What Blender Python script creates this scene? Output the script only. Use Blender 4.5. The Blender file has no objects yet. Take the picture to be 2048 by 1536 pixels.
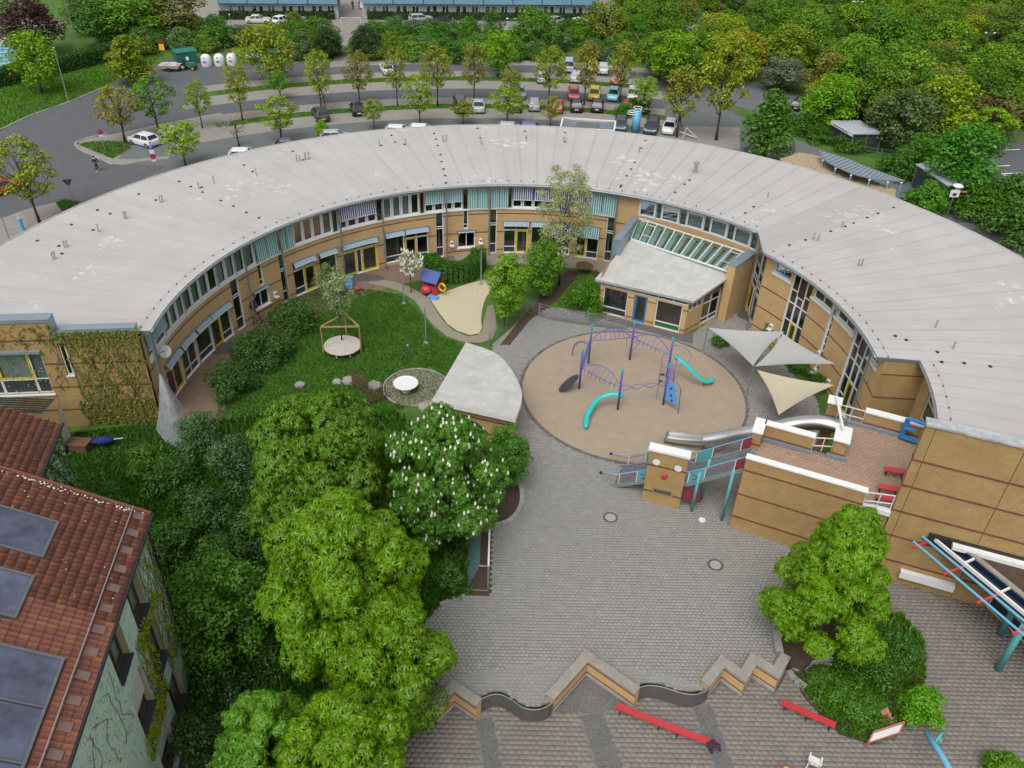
import bpy, math, random
import numpy as np
from mathutils import Matrix, Vector
random.seed(7); RNG = np.random.default_rng(7)
S = bpy.context.scene
COL = S.collection
rad = math.radians
# ------------------------------------------------------------------ camera
CAM = np.array([0.0, 0.0, 36.0]); FPX = 1657.0; TH = rad(35.5); RO = rad(2.25)
cr, sr = math.cos(RO), math.sin(RO)
up0 = np.array([0, math.sin(TH), math.cos(TH)]); fw = np.array([0, math.cos(TH), -math.sin(TH)])
rt = cr * np.array([1.0, 0, 0]) + sr * up0; up = -sr * np.array([1.0, 0, 0]) + cr * up0
cd = bpy.data.cameras.new('camera'); cam = bpy.data.objects.new('camera', cd); COL.objects.link(cam)
cd.sensor_width = 36; cd.lens = FPX / 2048 * 36; cd.clip_start = 0.5; cd.clip_end = 2000
cam.matrix_world = Matrix(((rt[0], up[0], -fw[0], 0), (rt[1], up[1], -fw[1], 0), (rt[2], up[2], -fw[2], 36), (0, 0, 0, 1)))
S.camera = cam
# ------------------------------------------------------------------ sky, sun, exposure (overcast)
W = bpy.data.worlds.new('World'); S.world = W; W.use_nodes = True
nt = W.node_tree; nt.nodes.clear()
SUN_EL, SUN_AZ = 58, 200
sky = nt.nodes.new('ShaderNodeTexSky'); sky.sky_type = 'NISHITA'; sky.sun_disc = False
sky.sun_elevation = rad(SUN_EL); sky.sun_rotation = rad(SUN_AZ); sky.dust_density = 4.0; sky.air_density = 1.0
hs = nt.nodes.new('ShaderNodeHueSaturation'); hs.inputs['Saturation'].default_value = 0.12
bg = nt.nodes.new('ShaderNodeBackground'); bg.inputs[1].default_value = 0.12
wo = nt.nodes.new('ShaderNodeOutputWorld')
nt.links.new(sky.outputs[0], hs.inputs['Color']); nt.links.new(hs.outputs[0], bg.inputs[0]); nt.links.new(bg.outputs[0], wo.inputs[0])
sl = bpy.data.lights.new('sun', 'SUN'); sl.energy = 1.0; sl.angle = rad(40); sl.color = (1, .985, .96)
so = bpy.data.objects.new('sun', sl); COL.objects.link(so); so.location = (0, 0, 90)
so.rotation_euler = (rad(90 - SUN_EL), 0, rad(180 - SUN_AZ))
S.view_settings.view_transform = 'Standard'; S.view_settings.look = 'None'
S.view_settings.exposure = 0.4; S.view_settings.gamma = 1; S.view_settings.use_curve_mapping = False
S.render.engine = 'CYCLES'
S.cycles.max_bounces = 6; S.cycles.transparent_max_bounces = 8; S.cycles.diffuse_bounces = 3; S.cycles.glossy_bounces = 2; S.cycles.transmission_bounces = 2
S.cycles.caustics_reflective = False; S.cycles.caustics_refractive = False; S.cycles.use_denoising = True
# ------------------------------------------------------------------ helpers
def ray(x, y):
    x, y = (x - 1024) / FPX, -(y - 768) / FPX
    return rt * x + up * y + fw
def G(x, y, z=0.0):
    """surveyed point: where photo pixel (x,y) meets the level z"""
    d = ray(x, y); return d * ((z - 36.0) / d[2]) + CAM
def G2(x, y, z=0.0):
    p = G(x, y, z); return (float(p[0]), float(p[1]))
CT = np.array([1.38, 46.8])          # centre of the round building
def pol(a, r, z=0.0):
    return (CT[0] + r * math.sin(rad(a)), CT[1] + r * math.cos(rad(a)), z)
LOC = {}
class Arc:
    """wall coordinates on a circle: s in degrees, d towards the centre"""
    def __init__(s, R): s.R = R; s.u = 180 / math.pi / R; s.step = 1.6
    def W(s, a, z, d): return pol(a, s.R - d, z)
class Line:
    """wall coordinates on a straight wall from p to q; d towards the right-hand side of p->q"""
    def __init__(s, p, q):
        s.p = np.array(p[:2], float); v = np.array(q[:2], float) - s.p; s.L = float(np.hypot(*v)); s.t = v / s.L
        s.n = np.array([s.t[1], -s.t[0]]); s.u = 1.0; s.step = 1e9
    def W(s, a, z, d):
        k = s.p + s.t * a + s.n * d; return (float(k[0]), float(k[1]), z)
class MB:
    def __init__(s): s.v = []; s.f = []; s.m = []
    def quad(s, a, b, c, d, mi=0):
        i = len(s.v); s.v += [a, b, c, d]; s.f.append((i, i + 1, i + 2, i + 3)); s.m.append(mi)
    def ngon(s, pts, mi=0):
        i = len(s.v); s.v += list(pts); s.f.append(tuple(range(i, i + len(pts)))); s.m.append(mi)
    def hexa(s, p, mi=0):
        """8 corners: bottom ring 0-3, top ring 4-7"""
        i = len(s.v); s.v += [tuple(map(float, q)) for q in p]
        for q in ((3, 2, 1, 0), (4, 5, 6, 7), (0, 1, 5, 4), (1, 2, 6, 5), (2, 3, 7, 6), (3, 0, 4, 7)):
            s.f.append(tuple(i + k for k in q)); s.m.append(mi)
    def box(s, x0, x1, y0, y1, z0, z1, mi=0):
        s.hexa([(x0, y0, z0), (x1, y0, z0), (x1, y1, z0), (x0, y1, z0), (x0, y0, z1), (x1, y0, z1), (x1, y1, z1), (x0, y1, z1)], mi)
    def fbox(s, F, a0, a1, z0, z1, d0, d1, mi=0):
        n = max(1, int(math.ceil((a1 - a0) / F.step - 1e-6)))
        for k in range(n):
            b0 = a0 + (a1 - a0) * k / n; b1 = a0 + (a1 - a0) * (k + 1) / n
            s.hexa([F.W(b0, z0, d1), F.W(b1, z0, d1), F.W(b1, z0, d0), F.W(b0, z0, d0),
                    F.W(b0, z1, d1), F.W(b1, z1, d1), F.W(b1, z1, d0), F.W(b0, z1, d0)], mi)
    def prism(s, poly, z0, z1, mi=0, bottom=False):
        n = len(poly); i = len(s.v)
        A = sum(poly[k][0] * poly[(k + 1) % n][1] - poly[(k + 1) % n][0] * poly[k][1] for k in range(n))
        if A < 0: poly = poly[::-1]
        s.v += [(p[0], p[1], z0) for p in poly] + [(p[0], p[1], z1) for p in poly]
        s.f.append(tuple(i + n + k for k in range(n))); s.m.append(mi)
        if bottom: s.f.append(tuple(i + k for k in reversed(range(n)))); s.m.append(mi)
        for k in range(n):
            j = (k + 1) % n; s.f.append((i + k, i + j, i + n + j, i + n + k)); s.m.append(mi)
    def sheet(s, poly, z, mi=0):
        n = len(poly)
        A = sum(poly[k][0] * poly[(k + 1) % n][1] - poly[(k + 1) % n][0] * poly[k][1] for k in range(n))
        if A < 0: poly = poly[::-1]
        s.ngon([(p[0], p[1], z) for p in poly], mi)
    def tube(s, path, r, n=8, mi=0, cap=True):
        P = [np.array(p, float) for p in path]; m = len(P)
        R = r if hasattr(r, '__len__') else [r] * m
        i0 = len(s.v); ref = None
        for k in range(m):
            t = P[min(k + 1, m - 1)] - P[max(k - 1, 0)]; t = t / (np.linalg.norm(t) + 1e-9)
            if ref is None: ref = np.array([0, 0, 1.0]) if abs(t[2]) < .9 else np.array([1.0, 0, 0])
            a = np.cross(t, ref); a /= (np.linalg.norm(a) + 1e-9); b = np.cross(t, a); ref = -b if False else ref
            for j in range(n):
                w = 2 * math.pi * j / n; q = P[k] + R[k] * (a * math.cos(w) + b * math.sin(w)); s.v.append(tuple(q))
        for k in range(m - 1):
            for j in range(n):
                j2 = (j + 1) % n; A = i0 + k * n
                s.f.append((A + j, A + n + j, A + n + j2, A + j2)); s.m.append(mi)
        if cap:
            s.f.append(tuple(i0 + j for j in range(n))); s.m.append(mi)
            s.f.append(tuple(i0 + (m - 1) * n + j for j in reversed(range(n)))); s.m.append(mi)
    def bar(s, p, q, w, h=None, mi=0):
        """square bar from p to q"""
        p = np.array(p, float); q = np.array(q, float); h = h or w; t = q - p; t /= np.linalg.norm(t) + 1e-9
        ref = np.array([0, 0, 1.0]) if abs(t[2]) < .95 else np.array([0, 1.0, 0])
        a = np.cross(t, ref); a /= np.linalg.norm(a); b = np.cross(a, t)
        c = [(-w / 2, -h / 2), (w / 2, -h / 2), (w / 2, h / 2), (-w / 2, h / 2)]
        s.hexa([p + a * x + b * y for x, y in c] + [q + a * x + b * y for x, y in c], mi)
    def lathe(s, prof, c=(0, 0, 0), n=16, mi=0):
        i0 = len(s.v)
        for r, z in prof:
            for j in range(n):
                w = 2 * math.pi * j / n; s.v.append((c[0] + r * math.cos(w), c[1] + r * math.sin(w), c[2] + z))
        for k in range(len(prof) - 1):
            for j in range(n):
                j2 = (j + 1) % n; A = i0 + k * n; s.f.append((A + j, A + j2, A + n + j2, A + n + j)); s.m.append(mi)
        s.f.append(tuple(i0 + (len(prof) - 1) * n + j for j in range(n))); s.m.append(mi)
    def blob(s, c, r, n=8, mi=0):
        prof = [(math.sin(math.pi * k / n) * r[0] + 1e-4, -math.cos(math.pi * k / n) * r[2]) for k in range(n + 1)]
        i0 = len(s.v); s.lathe(prof, c, n + 4, mi)
        for k in range(i0, len(s.v)):
            x, y, z = s.v[k]; s.v[k] = (x, c[1] + (y - c[1]) * r[1] / r[0], z)
def mesh_of(mb, name, off=(0, 0, 0), smooth=False, uv=True):
    V = np.array(mb.v, float).reshape(-1, 3)
    me = bpy.data.meshes.new(name); me.from_pydata((V - np.array(off)).tolist(), [], mb.f)
    me.polygons.foreach_set('material_index', mb.m)
    if smooth: me.polygons.foreach_set('use_smooth', [True] * len(mb.f))
    me.update()
    if uv:
        ul = me.uv_layers.new(name='UVMap'); dat = np.zeros((len(me.loops), 2)); li = 0
        for p in me.polygons:
            nx, ny, nz = p.normal; idx = [me.loops[k].vertex_index for k in p.loop_indices]
            Q = V[idx]
            if abs(nz) > .75: dat[li:li + len(idx)] = Q[:, :2]
            else:
                l = math.hypot(nx, ny); tx, ty = -ny / l, nx / l
                dat[li:li + len(idx), 0] = Q[:, 0] * tx + Q[:, 1] * ty; dat[li:li + len(idx), 1] = Q[:, 2]
            li += len(idx)
        ul.data.foreach_set('uv', dat.ravel())
    return me
def props(o, label=None, cat=None, group=None, kind=None):
    if label: o['label'] = label
    if cat: o['category'] = cat
    if group: o['group'] = group
    if kind: o['kind'] = kind
    return o
def link(name, me, mats, parent=None, loc=(0, 0, 0)):
    o = bpy.data.objects.new(name, me); COL.objects.link(o); o.location = loc
    for m in (mats if isinstance(mats, (list, tuple)) else [mats]):
        if len(me.materials) < (len(mats) if isinstance(mats, (list, tuple)) else 1): me.materials.append(M[m] if isinstance(m, str) else m)
    if parent: o.parent = parent
    return o
def thing(name, label, cat, loc=(0, 0, 0), group=None, rz=0.0):
    o = bpy.data.objects.new(name, None); COL.objects.link(o); o.empty_display_size = .3
    o.location = [float(k) for k in loc]; o.rotation_euler = (0, 0, rz); LOC[o.name] = np.array(loc, float)
    return props(o, label, cat, group)
def part(name, mb, mat, parent, local=False, smooth=False, label=None, kind=None):
    """mesh child; mb in world coordinates unless local"""
    off = (0, 0, 0) if local else LOC.get(parent.name, np.zeros(3))
    me = mesh_of(mb, name, off, smooth); o = link(name, me, mat, parent)
    LOC[o.name] = np.array(off, float); return props(o, label=label, kind=kind)
def single(name, mb, mat, label, cat, loc=None, group=None, smooth=False, kind=None):
    """a thing that is one mesh, its origin at its base"""
    V = np.array(mb.v, float)
    if loc is None: loc = ((V[:, 0].min() + V[:, 0].max()) / 2, (V[:, 1].min() + V[:, 1].max()) / 2, V[:, 2].min())
    me = mesh_of(mb, name, loc, smooth); o = link(name, me, mat, None, loc); LOC[o.name] = np.array(loc, float)
    return props(o, label, cat, group, kind)
def struct(name, mb, mat, smooth=False, kind='structure', label=None):
    o = link(name, mesh_of(mb, name, smooth=smooth), mat); LOC[o.name] = np.zeros(3); return props(o, kind=kind, label=label)
def copytree(o, parent=None):
    c = o.copy(); COL.objects.link(c); c.parent = parent
    for ch in o.children: copytree(ch, c)
    return c
def tint(o, col):
    o.color = (*col, 1)
    for c in o.children: tint(c, col)
# ------------------------------------------------------------------ materials
M = {}
def mat(name, col, rough=.7, metal=0.0, var=.12, scale=3.0, bump=0.0, bscale=30.0, spec=.5, objcol=False, dirt=0.0, dscale=.6, dcol=(.05, .045, .035)):
    """procedural paint/stone/metal: base colour broken up by two noises, optional dirt and bump"""
    m = bpy.data.materials.new(name); m.use_nodes = True; n = m.node_tree; b = n.nodes['Principled BSDF']; L = n.links.new
    b.inputs['Roughness'].default_value = rough; b.inputs['Metallic'].default_value = metal; b.inputs['Specular IOR Level'].default_value = spec
    tc = n.nodes.new('ShaderNodeNewGeometry')
    no = n.nodes.new('ShaderNodeTexNoise'); no.inputs['Scale'].default_value = scale; no.inputs['Detail'].default_value = 5; no.inputs['Roughness'].default_value = .65
    L(tc.outputs['Position'], no.inputs['Vector'])
    mx = n.nodes.new('ShaderNodeMix'); mx.data_type = 'RGBA'; mx.blend_type = 'MULTIPLY'; mx.inputs[0].default_value = 1
    if objcol:
        oi = n.nodes.new('ShaderNodeObjectInfo'); L(oi.outputs['Color'], mx.inputs[6])
    else: mx.inputs[6].default_value = (*col, 1)
    mr = n.nodes.new('ShaderNodeMapRange'); mr.inputs[1].default_value = .3; mr.inputs[2].default_value = .7; mr.inputs[3].default_value = 1 - var; mr.inputs[4].default_value = 1 + var
    L(no.outputs[0], mr.inputs[0]); L(mr.outputs[0], mx.inputs[7]); out = mx.outputs[2]
    if dirt:
        n2 = n.nodes.new('ShaderNodeTexNoise'); n2.inputs['Scale'].default_value = dscale; n2.inputs['Detail'].default_value = 7; n2.inputs['Roughness'].default_value = .7
        L(tc.outputs['Position'], n2.inputs['Vector'])
        m2 = n.nodes.new('ShaderNodeMapRange'); m2.inputs[1].default_value = .48; m2.inputs[2].default_value = .75; m2.inputs[3].default_value = 0; m2.inputs[4].default_value = dirt
        L(n2.outputs[0], m2.inputs[0]); x2 = n.nodes.new('ShaderNodeMix'); x2.data_type = 'RGBA'; L(m2.outputs[0], x2.inputs[0]); L(out, x2.inputs[6]); x2.inputs[7].default_value = (*dcol, 1); out = x2.outputs[2]
    L(out, b.inputs['Base Color'])
    if bump:
        n3 = n.nodes.new('ShaderNodeTexNoise'); n3.inputs['Scale'].default_value = bscale; n3.inputs['Detail'].default_value = 4; L(tc.outputs['Position'], n3.inputs['Vector'])
        bp = n.nodes.new('ShaderNodeBump'); bp.inputs['Strength'].default_value = bump; bp.inputs['Distance'].default_value = .03; L(n3.outputs[0], bp.inputs['Height']); L(bp.outputs[0], b.inputs['Normal'])
    M[name] = m; return m
def brickmat(name, c1, c2, mortar, bw=.25, rh=.083, ms=.008, off=.5, dirt=.35, bump=.5, vines=0.0):
    m = bpy.data.materials.new(name); m.use_nodes = True; n = m.node_tree; b = n.nodes['Principled BSDF']; L = n.links.new
    b.inputs['Roughness'].default_value = .9
    uv = n.nodes.new('ShaderNodeUVMap'); br = n.nodes.new('ShaderNodeTexBrick'); br.offset = off; br.inputs['Scale'].default_value = 1
    br.inputs['Brick Width'].default_value = bw; br.inputs['Row Height'].default_value = rh; br.inputs['Mortar Size'].default_value = ms; br.inputs['Mortar Smooth'].default_value = .2
    br.inputs['Color1'].default_value = (*c1, 1); br.inputs['Color2'].default_value = (*c2, 1); br.inputs['Mortar'].default_value = (*mortar, 1); L(uv.outputs[0], br.inputs['Vector'])
    g = n.nodes.new('ShaderNodeNewGeometry'); no = n.nodes.new('ShaderNodeTexNoise'); no.inputs['Scale'].default_value = .9; no.inputs['Detail'].default_value = 6; no.inputs['Roughness'].default_value = .7; L(g.outputs['Position'], no.inputs['Vector'])
    mr = n.nodes.new('ShaderNodeMapRange'); mr.inputs[1].default_value = .35; mr.inputs[2].default_value = .7; mr.inputs[3].default_value = 1.1; mr.inputs[4].default_value = 1.1 - dirt; L(no.outputs[0], mr.inputs[0])
    mx = n.nodes.new('ShaderNodeMix'); mx.data_type = 'RGBA'; mx.blend_type = 'MULTIPLY'; mx.inputs[0].default_value = 1; L(br.outputs[0], mx.inputs[6]); L(mr.outputs[0], mx.inputs[7]); L(mx.outputs[2], b.inputs['Base Color'])
    bp = n.nodes.new('ShaderNodeBump'); bp.inputs['Strength'].default_value = bump; bp.inputs['Distance'].default_value = .01; bp.invert = True; L(br.outputs['Fac'], bp.inputs['Height']); L(bp.outputs[0], b.inputs['Normal'])
    M[name] = m
def stripemat(name, c1, c2, w=.22):
    """striped awning cloth: stripes run down the cloth"""
    m = bpy.data.materials.new(name); m.use_nodes = True; n = m.node_tree; b = n.nodes['Principled BSDF']; L = n.links.new; b.inputs['Roughness'].default_value = .85
    uv = n.nodes.new('ShaderNodeUVMap'); sx = n.nodes.new('ShaderNodeSeparateXYZ'); L(uv.outputs[0], sx.inputs[0])
    a = n.nodes.new('ShaderNodeMath'); a.operation = 'DIVIDE'; a.inputs[1].default_value = w; L(sx.outputs[0], a.inputs[0])
    f = n.nodes.new('ShaderNodeMath'); f.operation = 'FRACT'; L(a.outputs[0], f.inputs[0])
    c = n.nodes.new('ShaderNodeMath'); c.operation = 'GREATER_THAN'; c.inputs[1].default_value = .5; L(f.outputs[0], c.inputs[0])
    mx = n.nodes.new('ShaderNodeMix'); mx.data_type = 'RGBA'; L(c.outputs[0], mx.inputs[0]); mx.inputs[6].default_value = (*c1, 1); mx.inputs[7].default_value = (*c2, 1); L(mx.outputs[2], b.inputs['Base Color'])
    M[name] = m
def glassmat(name, tintc=(.75, .85, .85), refl=.12, rough=.03, trans=.9):
    m = bpy.data.materials.new(name); m.use_nodes = True; n = m.node_tree; n.nodes.clear(); L = n.links.new
    o = n.nodes.new('ShaderNodeOutputMaterial'); t = n.nodes.new('ShaderNodeBsdfTransparent'); t.inputs[0].default_value = (*[k * trans for k in tintc], 1)
    g = n.nodes.new('ShaderNodeBsdfGlossy'); g.inputs['Roughness'].default_value = rough; g.inputs[0].default_value = (.9, .95, 1, 1)
    lw = n.nodes.new('ShaderNodeLayerWeight'); pw_ = n.nodes.new('ShaderNodeMath'); pw_.operation = 'POWER'; pw_.inputs[1].default_value = 4; L(lw.outputs['Facing'], pw_.inputs[0])
    ad = n.nodes.new('ShaderNodeMath'); ad.operation = 'MULTIPLY_ADD'; ad.inputs[1].default_value = .6; ad.inputs[2].default_value = refl; ad.use_clamp = True; L(pw_.outputs[0], ad.inputs[0])
    mx = n.nodes.new('ShaderNodeMixShader'); L(ad.outputs[0], mx.inputs[0]); L(t.outputs[0], mx.inputs[1]); L(g.outputs[0], mx.inputs[2]); L(mx.outputs[0], o.inputs[0]); M[name] = m
def leafmat(name):
    """leaves: object colour, varied from leaf to leaf, some light passing through"""
    m = bpy.data.materials.new(name); m.use_nodes = True; n = m.node_tree; n.nodes.clear(); L = n.links.new
    o = n.nodes.new('ShaderNodeOutputMaterial'); oi = n.nodes.new('ShaderNodeObjectInfo'); g = n.nodes.new('ShaderNodeNewGeometry')
    no = n.nodes.new('ShaderNodeTexNoise'); no.inputs['Scale'].default_value = .55; no.inputs['Detail'].default_value = 2; L(g.outputs['Position'], no.inputs['Vector'])
    ad = n.nodes.new('ShaderNodeMath'); ad.operation = 'MULTIPLY_ADD'; L(g.outputs['Random Per Island'], ad.inputs[0]); ad.inputs[1].default_value = .8; ad.inputs[2].default_value = .62
    a2 = n.nodes.new('ShaderNodeMath'); a2.operation = 'MULTIPLY_ADD'; L(no.outputs[0], a2.inputs[0]); a2.inputs[1].default_value = .9; L(ad.outputs[0], a2.inputs[2])
    mx = n.nodes.new('ShaderNodeMix'); mx.data_type = 'RGBA'; mx.blend_type = 'MULTIPLY'; mx.inputs[0].default_value = 1; L(oi.outputs['Color'], mx.inputs[6]); L(a2.outputs[0], mx.inputs[7])
    h = n.nodes.new('ShaderNodeHueSaturation'); h.inputs['Saturation'].default_value = 1.05; L(mx.outputs[2], h.inputs['Color'])
    mh = n.nodes.new('ShaderNodeMapRange'); mh.inputs[3].default_value = .485; mh.inputs[4].default_value = .515; L(g.outputs['Random Per Island'], mh.inputs[0]); L(mh.outputs[0], h.inputs['Hue'])
    d = n.nodes.new('ShaderNodeBsdfDiffuse'); t = n.nodes.new('ShaderNodeBsdfTranslucent'); L(h.outputs[0], d.inputs[0]); L(h.outputs[0], t.inputs[0])
    ms = n.nodes.new('ShaderNodeMixShader'); ms.inputs[0].default_value = .26; L(d.outputs[0], ms.inputs[1]); L(t.outputs[0], ms.inputs[2])
    gl = n.nodes.new('ShaderNodeBsdfGlossy'); gl.inputs['Roughness'].default_value = .45; gl.inputs[0].default_value = (.8, .9, .8, 1)
    m2 = n.nodes.new('ShaderNodeMixShader'); m2.inputs[0].default_value = .035; L(ms.outputs[0], m2.inputs[1]); L(gl.outputs[0], m2.inputs[2]); L(m2.outputs[0], o.inputs[0]); M[name] = m
leafmat('leaf')
mat('bark', (.075, .06, .045), .95, var=.3, scale=8, bump=.6, bscale=25)
mat('asphalt', (.105, .108, .118), .92, var=.1, scale=.8, bump=.25, bscale=60, dirt=.2, dscale=.15, dcol=(.06, .06, .065))
mat('asphalt_old', (.135, .145, .15), .92, var=.1, scale=.9, bump=.25, bscale=60, dirt=.25, dscale=.2, dcol=(.09, .095, .1))
mat('light_paving', (.27, .25, .225), .92, var=.12, scale=1.2, bump=.2, bscale=20, dirt=.3, dscale=.4, dcol=(.16, .15, .13))
mat('kerbstone', (.4, .39, .36), .9, var=.2, scale=6, bump=.3, bscale=40)
mat('soil', (.075, .05, .035), .97, var=.3, scale=5, bump=.8, bscale=18)
mat('sand', (.52, .45, .31), .97, var=.1, scale=4, bump=.6, bscale=9, dirt=.25, dscale=2, dcol=(.38, .32, .21))
mat('path_concrete', (.27, .235, .185), .93, var=.12, scale=3, bump=.25, bscale=40, dirt=.3, dscale=.8, dcol=(.17, .15, .12))
mat('rubber_surface', (.345, .275, .2), .95, var=.09, scale=1.2, bump=.15, bscale=70, dirt=.35, dscale=.35, dcol=(.28, .2, .15))
mat('terrace_paving', (.33, .2, .13), .9, var=.15, scale=2)
mat('brown_paving', (.2, .135, .095), .92, var=.15, scale=2, dirt=.25)
mat('grass_ground', (.065, .14, .016), .97, var=.35, scale=.9, bump=.6, bscale=8)
mat('paver', (.285, .262, .232), .9, var=.1, scale=.35, bump=.25, bscale=30, dirt=.3, dscale=.35, dcol=(.2, .185, .165))
mat('paver_joint', (.185, .175, .16), .97, var=.2)
mat('slab', (.255, .2, .16), .9, var=.14, scale=.45, bump=.25, bscale=30, dirt=.3, dscale=.5, dcol=(.15, .13, .11))
mat('cobble', (.13, .13, .125), .9, var=.3, scale=9, bump=.4, bscale=40)
mat('white_paint', (.74, .75, .75), .45, var=.05, scale=2, dirt=.1, dscale=2, dcol=(.4, .4, .38))
mat('white_coping', (.78, .78, .76), .5, var=.05, scale=1, dirt=.3, dscale=3, dcol=(.45, .44, .4))
mat('grey_metal', (.24, .26, .28), .4, metal=.7, var=.1)
mat('galvanised', (.42, .44, .45), .45, metal=.75, var=.15, scale=6)
mat('stainless', (.74, .73, .73), .36, metal=1.0, var=.06, scale=5, bump=.05, bscale=8)
mat('dark_metal', (.035, .037, .04), .5, metal=.3, var=.1)
mat('gutter_zinc', (.3, .33, .36), .45, metal=.6, var=.15, scale=4)
mat('zinc_flashing', (.3, .37, .43), .4, metal=.45, var=.1, scale=2)
mat('blue_paint', (.03, .2, .5), .4, var=.06)
mat('sky_paint', (.14, .42, .6), .4, var=.08)
mat('teal_paint', (.03, .48, .45), .32, var=.05, scale=2)
mat('teal_steel', (.11, .36, .37), .4, var=.08)
mat('pole_green', (.27, .36, .35), .45, metal=.3, var=.08)
mat('pale_roof', (.44, .43, .405), .7, var=.1, scale=.6, bump=.2, bscale=4, dirt=.8, dscale=1.3, dcol=(.6, .59, .57))
mat('purple_paint', (.1, .085, .36), .4, var=.1)
mat('lilac_paint', (.13, .1, .4), .4, var=.08)
mat('panel_blue', (.12, .33, .68), .4, var=.06)
mat('yellow_paint', (.68, .52, .04), .4, var=.05)
mat('red_paint', (.5, .045, .055), .42, var=.08, scale=3)
mat('pink_paint', (.5, .1, .25), .45, var=.05)
mat('maroon_panel', (.23, .025, .05), .5, var=.08)
mat('teal_panel', (.08, .36, .38), .5, var=.08)
mat('green_panel', (.02, .16, .035), .5, var=.05)
mat('wood', (.36, .25, .13), .8, var=.25, scale=6, bump=.2)
mat('wood_dark', (.13, .075, .04), .85, var=.25, scale=6, bump=.2)
mat('wood_grey', (.5, .45, .4), .85, var=.15, scale=5, bump=.3)
mat('concrete', (.36, .35, .32), .92, var=.15, scale=2, bump=.3, bscale=20, dirt=.35, dscale=.9, dcol=(.17, .16, .14))
mat('stone_coping', (.3, .275, .235), .92, var=.15, scale=3, bump=.3, bscale=25, dirt=.4, dscale=1.2, dcol=(.15, .13, .11))
mat('corten', (.13, .115, .11), .75, metal=.3, var=.15, scale=2)
mat('interior', (.2, .17, .14), .9, var=.1)
mat('black_rubber', (.015, .015, .016), .7, var=.1)
mat('dark_panel', (.04, .045, .055), .5, var=.1)
mat('sail_grey', (.37, .37, .36), .85, var=.04, scale=2)
mat('sail_cream', (.46, .41, .29), .85, var=.04, scale=2)
brickmat('brick_tan', (.6, .4, .185), (.53, .35, .165), (.45, .32, .18), dirt=.18)
brickmat('brick_red', (.23, .07, .04), (.17, .05, .03), (.2, .12, .08))
brickmat('brick_ochre', (.5, .325, .13), (.43, .275, .11), (.24, .165, .08), ms=.011, bump=.8, dirt=.25)
stripemat('stripe_teal', (.09, .3, .33), (.45, .58, .58), .21)
stripemat('stripe_navy', (.035, .05, .25), (.62, .64, .68), .2)
stripemat('stripe_blue', (.13, .27, .36), (.48, .52, .54), .16)
glassmat('glass', (.9, .94, .94), .07)
glassmat('glass_sky', (.55, .65, .75), .4)
glassmat('glass_green', (.62, .85, .78), .12)
# ------------------------------------------------------------------ more helpers: surveying on walls, openings, windows
def _hitL(s, x, y):
    d = ray(x, y); A = np.array([[s.t[0], -d[0]], [s.t[1], -d[1]]]); k = np.linalg.solve(A, CAM[:2] - s.p); return float(k[0]), float(CAM[2] + k[1] * d[2])
Line.hit = _hitL
def _hitA(s, x, y):
    d = ray(x, y); o = CAM[:2] - CT; a = d[0] ** 2 + d[1] ** 2; b = 2 * (d[0] * o[0] + d[1] * o[1]); c = o @ o - s.R ** 2
    t = (-b + math.sqrt(b * b - 4 * a * c)) / (2 * a); p = CAM + t * d; v = p[:2] - CT; return math.degrees(math.atan2(v[0], v[1])), float(p[2])
Arc.hit = _hitA
def wall(F, a0, a1, z0, z1, ops, mi=0, depth=.28, mb=None, mr=None):
    """wall surface with openings cut out and reveals"""
    mb = mb or MB(); mr = mi if mr is None else mr
    A = sorted({a0, a1} | {min(max(k, a0), a1) for o in ops for k in o[:2]}); Z = sorted({z0, z1} | {min(max(k, z0), z1) for o in ops for k in o[2:4]})
    B = []
    for k in range(len(A) - 1):
        n = max(1, int(math.ceil((A[k + 1] - A[k]) / F.step - 1e-6)))
        B += [A[k] + (A[k + 1] - A[k]) * j / n for j in range(n)]
    B.append(A[-1])
    for i in range(len(B) - 1):
        am = (B[i] + B[i + 1]) / 2; run = None
        for j in range(len(Z)):
            solid = j < len(Z) - 1 and not any(o[0] < am < o[1] and o[2] < (Z[j] + Z[j + 1]) / 2 < o[3] for o in ops)
            if solid and run is None: run = Z[j]
            if not solid and run is not None:
                e = Z[j]; mb.quad(F.W(B[i], run, 0), F.W(B[i + 1], run, 0), F.W(B[i + 1], e, 0), F.W(B[i], e, 0), mi); run = None
    for o in ops:
        p, q, r, s = max(o[0], a0), min(o[1], a1), max(o[2], z0), min(o[3], z1)
        for k, (u, v, w, x) in enumerate(((p, p, r, s), (q, q, r, s))):
            mb.quad(F.W(u, r, 0), F.W(u, r, -depth), F.W(u, s, -depth), F.W(u, s, 0), mr)
        n = max(1, int(math.ceil((q - p) / F.step)))
        for t in range(n):
            b0, b1 = p + (q - p) * t / n, p + (q - p) * (t + 1) / n
            for zz in (r, s): mb.quad(F.W(b0, zz, 0), F.W(b1, zz, 0), F.W(b1, zz, -depth), F.W(b0, zz, -depth), mr)
    return mb
def bands(F, a0, a1, zs, ops, parent, h=.1, proud=.012, matn='brick_red'):
    for z in zs:
        cur = a0
        for o in sorted([o for o in ops if o[2] < z < o[3]]) + [(a1, a1, 0, 0)]:
            if o[0] - cur > .05 * F.u:
                mb = MB(); mb.fbox(F, cur, o[0], z - h / 2, z + h / 2, -.02, proud); part('brick_band', mb, matn, parent)
            cur = max(cur, o[1])
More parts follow.
